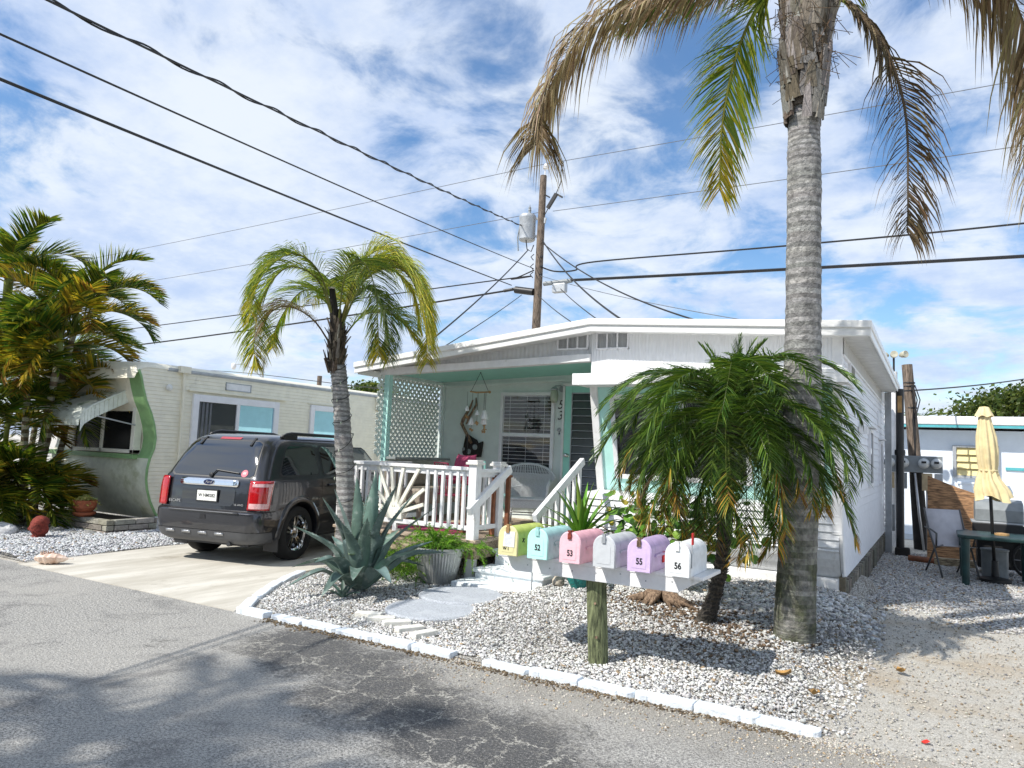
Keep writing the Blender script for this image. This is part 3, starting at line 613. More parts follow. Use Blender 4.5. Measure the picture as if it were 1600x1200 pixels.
for k in range(16): z = .757 + k * .1153; mb.box(dx0 + .16, 10.143, z - .004, dx1 - .16, 10.149, z + .004)
mb.box(dx0 + .15, 10.14, .74, dx0 + .165, 10.165, 2.5); mb.box(dx1 - .165, 10.14, .74, dx1 - .15, 10.165, 2.5); mb.box(dx0 + .15, 10.14, 2.485, dx1 - .15, 10.165, 2.50); put('louvre_frame', mb, 'galv', dr)
mb = MB(); mb.lathe([(.035, 0), (.035, .006), (.014, .01), (.014, .04), (.03, .05), (.034, .065), (.022, .08), (0, .083)], (dx0 + .10, 10.15, 1.53), 16, ax=(0, -1, 0)); put('door_knob', mb, 'chrome', dr, smooth=True)
# wall lamp, house numbers
mb = MB(); mb.lathe([(.05, 0), (.05, .02), (0, .025)], (-5.06, 10.2, 2.56), 14, ax=(0, -1, 0)); mb.tube([(-5.06, 10.19, 2.56), (-5.06, 10.13, 2.61), (-5.12, 10.07, 2.60), (-5.13, 10.06, 2.57)], .011, 6); mb.lathe([(.055, 0), (.06, .02), (.03, .05), (0, .055)], (-5.13, 10.06, 2.53), 14)
wl = put('wall_lamp', mb, 'galv', HOME, smooth=40)
put('lamp_shade', MB().lathe([(.0, -.20), (.04, -.195), (.062, -.15), (.066, -.08), (.055, -.01), (.05, 0)], (-5.13, 10.06, 2.53), 16, flute=(0, -.06)), 'lamp_glass', wl, smooth=True)
for ch, z in (('5', 2.31), ('3', 2.14)): text('house_number', ch, .20, 'ink', HOME, facing((-5.09, 10.197, z), (1, 0, 0), (0, 0, 1)), shear=.25)
mb = MB(); mb.lathe([(.0, 0), (.03, .004), (.034, .012), (.02, .02), (0, .022)], (-5.09, 10.198, 1.92), 12, ax=(0, -1, 0)); mb.lathe([(.0, 0), (.02, .004), (.0, .018)], (-5.09, 10.198, 1.86), 10, ax=(0, -1, 0)); put('door_bell', mb, 'galv', HOME, smooth=True)
# right wall windows and hatch
for y0, y1, z0, z1 in ((12.2, 12.8, 1.25, 2.12), (14.6, 15.05, 1.25, 2.02)):
    w = MB(); w.box(-.90, y0, z0, -.855, y0 + .05, z1); w.box(-.90, y1 - .05, z0, -.855, y1, z1); w.box(-.90, y0 + .05, z1 - .05, -.855, y1 - .05, z1); w.box(-.90, y0 + .05, z0, -.855, y1 - .05, z0 + .05); w.box(-.89, y0 - .06, z1 + .02, -.80, y1 + .06, z1 + .04)
    f = put('window', w, 'window_trim', HOME); put('pane', MB().box(-.895, y0 + .05, z0 + .05, -.868, y1 - .05, z1 - .05), 'dark_pane', f)
w = MB(); w.box(-.90, 9.35, 2.50, -.86, 9.85, 2.76); f = put('window', w, 'window_trim', HOME); put('pane', MB().box(-.87, 9.40, 2.54, -.857, 9.80, 2.74), 'dark_pane', f)
mb = MB(); mb.box(-.90, 14.2, 2.28, -.872, 14.9, 2.53); put('hatch', mb, 'side_lap', HOME)
mb = MB(); mb.box(-.83, 15.2, 0, -.72, 15.3, 2.95); put('eave_post', mb, 'galv', HOME)
mb = MB(); mb.box(-.88, 10.62, 1.98, -.78, 10.74, 2.08); mb.box(-.88, 10.66, 2.0, -.86, 10.7, 2.15); put('security_lamp', mb, 'white_paint', HOME)

# ------------------------------------------------------------------ deck with railing, steps
DECK = thing('porch_deck', 'raised timber porch deck with white sunburst railing', 'deck', (-5.3, 8.6, 0))
mb = MB()
for k in range(22):
    y = 7.22 + k * .137
    if y > 10.1: break
    x1 = -4.64 if y < 7.95 else -3.93; mb.box(-6.88, y, .465, x1, y + .131, .50)
put('deck_board', mb, 'wood_deck', DECK, bevel=.003)
mb = MB(); mb.box(-6.86, 7.245, .28, -4.66, 7.285, .464); mb.box(-4.70, 7.285, .28, -4.66, 8.0, .464); mb.box(-6.86, 7.285, .28, -6.82, 10.1, .464); mb.box(-4.66, 7.98, .28, -3.93, 8.02, .464); put('deck_joist', mb, 'wood_old', DECK)
for x, y in ((-4.76, 7.33), (-6.76, 7.33), (-4.76, 9.0), (-5.8, 7.4)): put('deck_leg', MB().box(x - .05, y - .05, -.02, x + .05, y + .05, .47), 'white_paint' if x > -5 else 'wood_old', DECK)
def capped_post(x, y, z1, w=.11):
    p = put('railing_post', MB().box(x - w / 2, y - w / 2, .485, x + w / 2, y + w / 2, z1 - .06), 'white_paint', DECK, bevel=.004)
    mb = MB(); mb.box(x - w / 2 - .03, y - w / 2 - .03, z1 - .06, x + w / 2 + .03, y + w / 2 + .03, z1 - .03); mb.box(x - w / 2 - .015, y - w / 2 - .015, z1 - .03, x + w / 2 + .015, y + w / 2 + .015, z1 - .005)
    put('post_cap', mb, 'cream', p, bevel=.006)
capped_post(-4.73, 7.29, 1.435); capped_post(-4.75, 7.86, 1.42); capped_post(-6.80, 7.29, 1.40)
mb = MB(); mb.box(-6.76, 7.225, 1.305, -4.785, 7.335, 1.345); mb.box(-6.76, 7.262, 1.235, -4.785, 7.30, 1.305); mb.box(-4.80, 7.345, 1.285, -4.69, 7.805, 1.325); mb.box(-4.765, 7.345, 1.225, -4.725, 7.805, 1.285); mb.box(-6.84, 7.36, 1.30, -6.74, 8.66, 1.34); put('top_rail', mb, 'white_paint', DECK, bevel=.004)
mb = MB(); mb.box(-6.76, 7.262, .60, -4.785, 7.30, .655); mb.box(-4.765, 7.345, .60, -4.725, 7.805, .655); mb.box(-6.82, 7.36, .60, -6.76, 8.66, .655); mb.box(-5.92, 7.265, .50, -5.86, 7.298, .60); put('bottom_rail', mb, 'white_paint', DECK, bevel=.004)
for x in [-6.66, -6.56, -6.46, -6.36, -5.40, -5.28, -5.17, -5.06, -4.95, -4.86]: put('baluster', MB().box(x - .018, 7.245, .62, x + .018, 7.285, 1.29), 'white_paint', DECK, bevel=.003)
for y in (7.45, 7.57, 7.69): put('baluster', MB().box(-4.78, y - .018, .62, -4.745, y + .018, 1.29), 'white_paint', DECK, bevel=.003)
for k in range(9): y = 7.5 + k * .135; put('baluster', MB().box(-6.80, y - .018, .62, -6.765, y + .018, 1.30), 'white_paint', DECK, bevel=.003)
sx, sz = -5.88, .655; mb = MB(); mb.box(sx - .12, 7.235, sz, sx + .12, 7.275, sz + .14); SB = put('sunburst', mb, 'cream_sun', DECK, bevel=.004)
for a in (-72, -50, -28, -9, 10, 31, 53, 72):
    d = V((math.sin(R(a)), 0, math.cos(R(a)))); L = min(.58 / max(d.z, .01), .44 / max(abs(d.x), .01)); put('sun_ray', MB().bar(V((sx, 7.255, sz + .06)) + d * .05, V((sx, 7.255, sz + .06)) + d * L, .045, .03, up=(0, 1, 0)), 'cream_sun', SB, bevel=.003)
def stair_rail(x, y0, z0, y1, z1, low, last):
    mb = MB(); mb.bar((x, y0, z0), (x, y1, z1), .06, .09); put('handrail', mb, 'white_paint', DECK, bevel=.008)
    n = 8 if last else 5
    for k in range(n):
        t = (k + .5) / n; y = y0 + (y1 - y0) * t; zt = z0 + (z1 - z0) * t; zb = max(low[0] + (low[1] - low[0]) * t, .2)
        put('stair_baluster', MB().box(x - .018, y - .018, zb, x + .018, y + .018, zt), 'white_paint', DECK, bevel=.003)
    put('stair_stringer', MB().bar((x, y0 + .05, low[0] + .03), (x, y1, low[1] + .03), .045, .08), 'white_paint', DECK, bevel=.004)
mb = MB(); mb.bar((-4.68, 7.12, .835), (-4.68, 8.02, 1.335), .06, .10); put('handrail', mb, 'white_paint', DECK, bevel=.008)
stair_rail(-3.83, 7.15, .83, 8.36, 1.47, (.30, .52), True)
ST = thing('porch_steps', 'white painted concrete steps with rounded nosing up to the deck', 'steps', (-4.2, 7.6, 0))
def tread(y0, y1, z, x0, x1):
    mb = MB(); mb.box(x0, y0 + .03, -.02, x1, y1, z - .045); o = put('riser', mb, 'step_paint', ST, bevel=.01)
    mb = MB(); mb.box(x0 - .03, y0, z - .045, x1 + .03, y1, z); put('tread', mb, 'step_paint', ST, bevel=.018)
tread(7.18, 7.62, .20, -4.62, -3.74); tread(7.58, 8.0, .38, -4.60, -3.76)
put('pad', MB().box(-4.68, 6.82, -.02, -3.72, 7.22, H(-4.2, 7) + .022), 'step_paint', ST, bevel=.008)

# ------------------------------------------------------------------ neighbouring cream trailer
TR = thing('travel_trailer', 'cream trailer with wavy green edged front and sliding window', 'trailer', (-12.2, 10, 0))
TX = -10.95
wave = [(6.93, 2.60), (6.98, 2.50), (7.03, 2.32), (7.10, 2.12), (7.21, 1.91), (7.28, 1.72), (7.32, 1.52), (7.31, 1.36), (7.25, 1.19), (7.22, 1.02), (7.22, .86), (7.25, .70), (7.32, .50), (7.42, .32), (7.52, .20)]
# side wall with horizontal corrugation
pr = lap_profile(.16, 2.66, .062, .007)
ys = lambda z: float(np.interp(z, [q[1] for q in wave[::-1]], [q[0] for q in wave[::-1]])) if z < 2.60 else 6.95 + (z - 2.60) * 1.6
mb = MB(); mb.grid([[(TX + .0 + o, ys(z) + (15.5 - ys(z)) * t, z) for (o, z) in pr] for t in (0, .5, 1)]); mb.box(-13.9, 15.4, .1, TX - .01, 15.5, 2.7); put('side_wall', mb, 'trailer_lap', TR)
mb = MB(); RP = [(TX + .012, 2.655), (TX - .02, 2.71), (TX - .10, 2.75), (-12.4, 2.80), (-13.8, 2.75), (-13.88, 2.66)]
mb.grid([[(x, 7.12 if k == 0 else 15.52, z) for (x, z) in RP] for k in (0, 1)]); mb.grid([[(x, 7.12 - .28 * math.sin(a), 2.42 + (z - 2.42) * math.cos(a) if a < 1.2 else 2.46) for (x, z) in RP] for a in np.linspace(0, 1.3, 6)]); put('trailer_roof', mb, 'trailer_lap', TR, smooth=40)
mb = MB(); mb.box(TX - .01, 7.42, 2.655, TX + .035, 15.5, 2.69); mb.box(TX + .0, 7.42, 2.635, TX + .02, 15.5, 2.655); put('drip_rail', mb, 'galv', TR)
# front skin: green wave band and cream lower apron
def skin(q, x0, x1, mat, name, o=0.):
    mb = MB(); mb.grid([[(x, y - o, z) for (y, z) in q] for x in (x0, x1)]); return put(name, mb, mat, TR, smooth=60)
GX = TX - .34
skin(wave[:9], -13.85, GX, 'trailer_lap', 'upper_front'); skin(wave[:9], GX, TX, 'green_paint', 'green_band'); skin(wave[8:], -13.85, TX, 'trailer_lower', 'lower_front')
mb = MB(); mb.box(-13.85, 7.17, 1.17, GX, 7.30, 1.245); put('green_stripe', mb, 'green_paint', TR)
mb = MB(); mb.tube([(TX + .005, y - .012, z) for (y, z) in wave], .022, 6); put('edge_molding', mb, 'green_paint', TR, smooth=True)
mb = MB(); mb.grid([[(x, y, z) for (y, z) in wave[:9]] for x in (TX - .30, TX)]); mb2 = MB()
# front window, three panes, brace
fw = MB(); x0, x1, z0, z1 = -13.10, -11.30, 1.26, 2.12; yw = 7.19
for a in ((x0, z0, x0 + .07, z1), (x1 - .09, z0, x1, z1), (x0, z1 - .06, x1, z1), (x0, z0, x1, z0 + .06), (-12.25, z0, -12.19, z1)): fw.box(a[0], yw - .03, a[1], a[2], yw + .10, a[3])
f = put('front_window', fw, 'cream_sun', TR, bevel=.006); put('pane', MB().box(x0 + .05, yw + .0, z0 + .05, x1 - .06, yw + .01, z1 - .05), 'matte_pane', f)
mb = MB()
for k in range(9): mb.box(x0 + .08, yw - .014, z0 + .10 + k * .028, -12.28, yw - .006, z0 + .106 + k * .028)
put('blind_slat', mb, 'ink', f)
mb = MB(); aw = [(7.14, 2.30), (6.95, 2.205), (6.75, 2.10), (6.55, 1.99), (6.42, 1.89), (6.37, 1.77)]
mb.grid([[(x, y, z) for (y, z) in aw] for x in np.linspace(-12.98, -11.49, 2)]); put('window_awning', mb, 'awning_metal', TR, smooth=60)
mb = MB(); n = 14
for k in range(n):
    t0, t1 = k / n, (k + .94) / n; f_ = lambda t: (float(np.interp(t, np.linspace(0, 1, 6), [q[0] for q in aw])), float(np.interp(t, np.linspace(0, 1, 6), [q[1] for q in aw])))
    (ya, za), (yb, zb) = f_(t0), f_(t1); mb.face([(-11.47, ya, za), (-11.47, yb, zb), (-11.455, yb, zb - .20), (-11.455, ya, za - .20)])
    mb.face([(-12.96 + 1.48 * t0, 6.37, 1.78), (-12.96 + 1.48 * t1, 6.37, 1.78), (-12.96 + 1.48 * t1, 6.36, 1.67), (-12.96 + 1.48 * t0, 6.36, 1.67)])
mb.tube([(-11.47, y, z + .01) for (y, z) in aw], .016, 6, col=None); put('awning_valance', mb, 'awning_metal', TR)
put('awning_brace', MB().tube([(-11.30, 7.17, 1.72), (-11.50, 6.50, 1.86)], .012, 6), 'galv', TR)
# sliding window
def side_window(y0, y1, z0, z1, fr, mull=None):
    w = MB(); w.box(TX, y0, z0, TX + .05, y0 + fr, z1); w.box(TX, y1 - fr, z0, TX + .05, y1, z1); w.box(TX, y0 + fr, z1 - fr, TX + .05, y1 - fr, z1); w.box(TX, y0 + fr, z0, TX + .05, y1 - fr, z0 + fr)
    if mull: w.box(TX + .005, mull - .035, z0 + fr, TX + .042, mull + .035, z1 - fr)
    return put('window', w, 'window_trim', TR, bevel=.006)
W1 = side_window(7.92, 9.80, .95, 2.30, .12, 8.86)
put('pane', MB().box(TX + .012, 8.04, 1.07, TX + .016, 8.83, 2.18), 'dark_pane', W1); put('tinted_pane', MB().box(TX + .016, 8.89, 1.07, TX + .022, 9.68, 2.18), 'tinted_pane', W1)
mb = MB(); pts = [(TX + .018 + .01 * math.sin(k * 1.6), 8.05 + k * .02, 0) for k in range(14)]; mb.grid([[(p[0], p[1], z) for p in pts] for z in (1.08, 2.17)]); put('curtain', mb, 'curtain', W1)
W2 = side_window(10.62, 11.60, 1.25, 2.32, .11); put('tinted_pane', MB().box(TX + .012, 10.73, 1.36, TX + .016, 11.49, 2.21), 'tinted_pane', W2)
mb = MB(); mb.box(TX, 7.82, 2.345, TX + .06, 9.97, 2.365); mb.box(TX, 10.55, 2.345, TX + .03, 11.7, 2.355); put('rain_rail', mb, 'trailer_lap', TR)
mb = MB(); mb.box(TX, 8.58, 2.43, TX + .012, 9.12, 2.56); put('wall_vent', mb, 'white_paint', TR, bevel=.004); mb = MB()
for a in ((8.57, 2.425, 9.13, 2.44), (8.57, 2.55, 9.13, 2.565), (8.57, 2.425, 8.59, 2.565), (9.11, 2.425, 9.13, 2.565)): mb.box(TX, a[0], a[1], TX + .018, a[2], a[3])
put('vent_frame', mb, 'galv', TR)
mb = MB(); mb.box(TX + .0, 7.60, 2.63, TX + .09, 7.80, 2.74); mb.tube([(TX + .045, 7.70, 2.64), (TX + .045, 7.72, 2.30), (TX + .045, 7.73, .4)], .022, 8); put('downpipe', mb, 'trailer_lap', TR, smooth=40)
mb = MB(); mb.box(TX + .0, 12.60, 2.35, TX + .08, 12.80, 2.66); mb.tube([(TX + .06, 12.70, 2.66), (TX + .06, 12.72, .4)], .02, 8); put('meter_pipe', mb, 'trailer_lap', TR)
put('porch_light', MB().lathe([(.0, -.03), (.05, -.028), (.06, 0), (.05, .02), (0, .025)], (TX + .03, 7.46, 2.36), 14, ax=(1, 0, 0)), 'white_plate', TR, smooth=True)
mb = MB(); mb.box(TX + .0, 7.50, .0, TX + .012, 15.4, .2); mb.box(-10.93, 7.40, -.01, -10.80, 7.56, .26); put('skirting', mb, 'white_paint', TR)
# planter in front of it, pot and ornaments
mb = MB()
for c in range(3):
    z = .005 + c * .085
    x = -13.3 + (c % 2) * .12
    while x < -10.95:
        w = min(random.uniform(.28, .42), -10.86 - x); mb.box(x, 6.58 + random.uniform(-.006, .006), z, x + w - .012, 6.70, z + .074, jitcol((.40, .37, .31), .25)); x += w
    y = 6.71
    while y < 7.40: w = min(random.uniform(.2, .36), 7.42 - y); mb.box(-10.98, y, z, -10.855 + random.uniform(-.006, .006), y + w - .012, z + .074, jitcol((.46, .43, .36), .22)); y += w
PLT = solo('brick_planter', mb, 'planter_brick', 'low stone brick planter below the trailer front', 'planter', bevel=.006)
put('planter_soil', MB().box(-13.2, 6.69, .0, -10.97, 7.4, .20), 'soil', PLT)
POT = thing('flower_pot', 'terracotta flower pot with yellow green succulents on the planter', 'flower pot', (-11.63, 6.66, .258))
put('pot', MB().lathe([(.12, .07), (.155, .13), (.165, .13), (.17, .20), (.175, .20), (.178, .245), (.16, .245), (.15, .22), (0, .21)], (-11.63, 6.66, .258), 24), 'terracotta', POT, smooth=40)
put('saucer', MB().lathe([(.13, 0), (.165, .03), (.17, .065), (.15, .065), (0, .05)], (-11.63, 6.66, .258), 24), 'terracotta', POT, smooth=40)
mb = MB()
for k in range(420):
    a = random.uniform(0, 6.28); r = abs(random.gauss(0, .12)); c = V((-11.63 + math.cos(a) * r, 6.66 + math.sin(a) * r, .258 + .24 + .06 * math.exp(-r * r / .02) * random.uniform(.3, 1.3) - max(0, r - .16) * 1.2))
    if k > 330: c = V((-11.8 + random.gauss(0, .045), 6.54 + random.gauss(0, .03), .258 + random.uniform(-.12, .2)))
    d = V((random.gauss(0, 1), random.gauss(0, 1), random.uniform(.2, 1.5))).normalized() * random.uniform(.018, .034); e = d.orthogonal().normalized() * .009; mb.face([c - d * .5, c + e, c + d, c - e], jitcol(random.choice([(.42, .44, .10), (.30, .36, .10), (.50, .46, .16)]), .3))
put('succulent', mb, 'leaf_thick', POT)
def lump(c, r, nseed, sq=(1, 1, 1), seg=20, amp=.22, fr=2.2):
    P = []
    for i in range(seg // 2 + 1):
        th = math.pi * i / (seg // 2); row = []
        for k in range(seg):
            ph = 2 * math.pi * k / seg; d = V((math.sin(th) * math.cos(ph), math.sin(th) * math.sin(ph), -math.cos(th))); q = 1 + amp * mnoise.noise(d * fr + V((nseed * 3.1, 0, 0))) + amp * .4 * mnoise.noise(d * fr * 3 + V((nseed, 5, 0)))
            row.append((c[0] + d.x * r * q * sq[0], c[1] + d.y * r * q * sq[1], c[2] + d.z * r * q * sq[2]))
        P.append(row)
    mb = MB(); mb.grid(P, close=True); return mb
mb = MB(); mb.lathe([(.17, 0), (.17, .06), (.12, .10), (.17, .16), (.20, .24), (.17, .32), (.19, .38), (.16, .46), (.10, .52), (0, .55)], (0, 0, 0), 20)
for i in range(len(mb.v)):
    p = V(mb.v[i]); k = 1 + .30 * mnoise.noise(p * 9) + .12 * mnoise.noise(p * 22); mb.v[i] = (p.x * k, p.y * k, p.z)
o = solo('garden_ornament', mb, 'terracotta_red', 'knobbly red clay garden ornament in front of the palm clump', 'ornament', smooth=True); o.location = (-10.98, 5.68, .03); o.scale = (.62,) * 3
mb = MB(); P = []
for i in range(26):
    t = i / 25; z = t * .40; r = .085 * math.sin(math.pi * min(1, t * 1.12 + .02)) ** .7 * (1 - .35 * t) + .006
    P.append([(r * (1 + .32 * (math.cos(a - 1.2) > .7) + .10 * math.sin(14 * t * math.pi)) * math.cos(a), z - .2, r * .8 * (1 + .1 * math.sin(14 * t * math.pi)) * math.sin(a)) for a in np.linspace(0, 2 * math.pi, 14, endpoint=False)])
mb.grid(P, close=True)
for k in range(6): t = k / 6; mb.lathe([(.016, 0), (.0, .05)], (.07 * math.cos(1 + t), -.12 + t * .12, .05), 6, ax=(.5, .1, 1))
o = solo('conch_shell', mb, 'shell', 'pinkish conch shell lying at the driveway corner', 'shell', smooth=40); o.location = (-8.98, 4.84, .0); o.rotation_euler = (0, 0, R(-50)); o.scale = (1.05,) * 3
for i, (x, y, r, l, m_) in enumerate(((-11.75, 5.55, .20, 'big white rock left of the red ornament', 'rock_white'), (-11.15, 6.25, .09, 'small grey rock behind the red ornament', 'rock_grey'), (-11.0, 6.42, .10, 'grey rock beside the brick planter', 'rock_grey'), (-11.55, 6.2, .12, 'grey rock lying before the planter ferns', 'rock_grey'))):
    solo('rock', lump((x, y, r * .4), r, i + 1, (1.3, 1, .65)), m_, l, 'rock', smooth=True)

# ------------------------------------------------------------------ the grey suv
CY = R(11.5); CAR = thing('suv', 'dark grey suv with tinted windows parked on the driveway', 'car', (-8.11, 6.90, 0), CY, scale=.97)
KW = .92    # body width factor
LAY = [(.27, .78, -.80, 3.30, .16), (.32, .86, -.87, 3.40, .18), (.44, .895, -.91, 3.45, .18), (.58, .905, -.925, 3.46, .17), (.665, .90, -.92, 3.46, .16), (.685, .895, -.905, 3.45, .16), (.70, .895, -.865, 3.45, .15), (.80, .90, -.855, 3.44, .15), (.95, .90, -.845, 3.40, .15),
       (1.06, .893, -.83, 3.32, .15), (1.11, .88, -.815, 3.2, .16), (1.135, .868, -.80, 2.30, .17), (1.25, .835, -.745, 2.12, .19), (1.40, .79, -.665, 1.90, .2), (1.52, .75, -.59, 1.70, .21), (1.60, .715, -.515, 1.52, .22), (1.645, .66, -.44, 1.40, .22), (1.675, .58, -.34, 1.25, .2), (1.69, .42, -.15, 1.0, .2)]
LZ = np.array(LAY)
def lay(z): return [float(np.interp(z, LZ[:, 0], LZ[:, k])) for k in (1, 2, 3, 4)]
def outline(z, s, o=0.):
    """point at arc length s (from the middle of the rear, to the right positive) on the body outline at height z, pushed out by o"""
    w, yr, yf, r = lay(z); w *= KW; sg = 1 if s >= 0 else -1; s = abs(s); a = w - r; L = r * math.pi / 2
    if s < a: x, y, nx, ny = s, yr, 0, -1
    elif s < a + L: t = (s - a) / r; x, y, nx, ny = a + r * math.sin(t), yr + r - r * math.cos(t), math.sin(t), -math.cos(t)
    else: x, y, nx, ny = w, yr + r + (s - a - L), 1, 0
    return (sg * (x + nx * o), y + ny * o, z)
def side_s(z, y): w, yr, yf, r = lay(z); return w * KW - r + r * math.pi / 2 + (y - yr - r)
def ring(z):
    w, yr, yf, r = lay(z); w *= KW; p = []
    def arc(cx, cy, a0, n=6): p.extend([(cx + r * math.cos(a0 + k * math.pi / 2 / n), cy + r * math.sin(a0 + k * math.pi / 2 / n), z) for k in range(n + 1)])
    arc(w - r, yr + r, -math.pi / 2); m = 8
    for k in range(1, m): p.append((w, yr + r + (yf - yr - 2 * r) * k / m, z))
    arc(w - r, yf - r, 0); arc(-w + r, yf - r, math.pi / 2)
    for k in range(1, m): p.append((-w, yf - r - (yf - yr - 2 * r) * k / m, z))
    arc(-w + r, yr + r, math.pi); return p
mb = MB(); rings = [ring(q[0]) for q in LAY]; n = len(rings[0]); mb.grid(rings, close=True); mb.face(rings[0][::-1]); mb.face(rings[-1])
me = mesh_of('body', mb); bmx = __import__('bmesh').new(); bmx.from_mesh(me); __import__('bmesh').ops.remove_doubles(bmx, verts=bmx.verts, dist=1e-5); __import__('bmesh').ops.recalc_face_normals(bmx, faces=bmx.faces); bmx.to_mesh(me); bmx.free()
body = bpy.data.objects.new('body', me); COL.objects.link(body); cut = MB()
for wy in (0, 2.62):
    for sx_ in (1, -1): cut.lathe([(.41, 0), (.41, .34)], (sx_ * .62 if sx_ > 0 else -.96, wy, .385), 32, ax=(1, 0, 0))
cm = mesh_of('c', cut); co_ = bpy.data.objects.new('c', cm); COL.objects.link(co_); md = body.modifiers.new('b', 'BOOLEAN'); md.object = co_; md.operation = 'DIFFERENCE'; md.solver = 'EXACT'
dg = bpy.context.evaluated_depsgraph_get(); me2 = bpy.data.meshes.new_from_object(body.evaluated_get(dg)); bpy.data.objects.remove(body); bpy.data.objects.remove(co_)
me2.polygons.foreach_set('use_smooth', [True] * len(me2.polygons)); me2.set_sharp_from_angle(angle=R(32)); me2.name = 'body'; me2.materials.clear(); me2.materials.append(MATS['car_paint'])
body = bpy.data.objects.new('body', me2); COL.objects.link(body); body.parent = CAR; MW[body] = MW[CAR]
def panel(name, rows, mat, parent=CAR, o=.005, ns=10, thick=0., smooth=True):
    """skin patch over the body: rows = [(z, s0, s1)]"""
    mb = MB(); mb.grid([[outline(z, s0 + (s1 - s0) * k / ns, o) for k in range(ns + 1)] for z, s0, s1 in rows]); ob = put(name, mb, mat, parent, local=True, smooth=smooth)
    if thick: m = ob.modifiers.new('t', 'SOLIDIFY'); m.thickness = thick; m.offset = -1
    return ob
def rows(z0, z1, f0, f1, n=8, rnd=.0):
    out = []
    for k in range(n + 1):
        z = z0 + (z1 - z0) * k / n; e = 0
        if rnd: d = min(z - z0, z1 - z); e = rnd - math.sqrt(max(0, rnd * rnd - (rnd - min(d, rnd)) ** 2))
        out.append((z, f0(z) + e, f1(z) - e))
    return out
RG = lambda z: .655 - (z - 1.12) * .22
panel('rear_gasket', rows(1.105, 1.60, lambda z: -RG(z) - .02, lambda z: RG(z) + .02, 16, .07), 'car_dark', o=.003, ns=20)
rg = panel('rear_window', rows(1.125, 1.585, lambda z: -RG(z), lambda z: RG(z), 16, .06), 'car_glass', o=.006, ns=20)
mb = MB(); mb.tube([outline(1.14, .02, .02), outline(1.20, .06, .022), outline(1.17, .42, .02)], .009, 6); mb.lathe([(.03, 0), (.03, .03), (0, .035)], outline(1.13, .0, .0), 10, ax=(0, -1, .2)); put('rear_wiper', mb, 'black_metal', rg, local=True)
o1 = outline(1.17, .50, .009); tn = V((0, -1, .45)).normalized(); upv = V((0, .45, 1)).normalized()
put('window_sticker', MB().lathe([(.05, 0), (.05, .002), (0, .002)], o1, 16, ax=tn), 'sticker_pink', rg, local=True)
text('sticker_mark', '88', .05, 'white_plate', rg, facing(V(o1) + tn * .004, (1, 0, 0), upv), local=True)
panel('brake_light', rows(1.607, 1.637, lambda z: -.17, lambda z: .17, 2), 'red_lens', o=.012, ns=8)
for s in (-.40, .40): put('window_hinge', MB().bar(outline(1.63, s, .015), outline(1.53, s * 1.02, .018), .03, .018), 'black_metal', CAR, local=True)
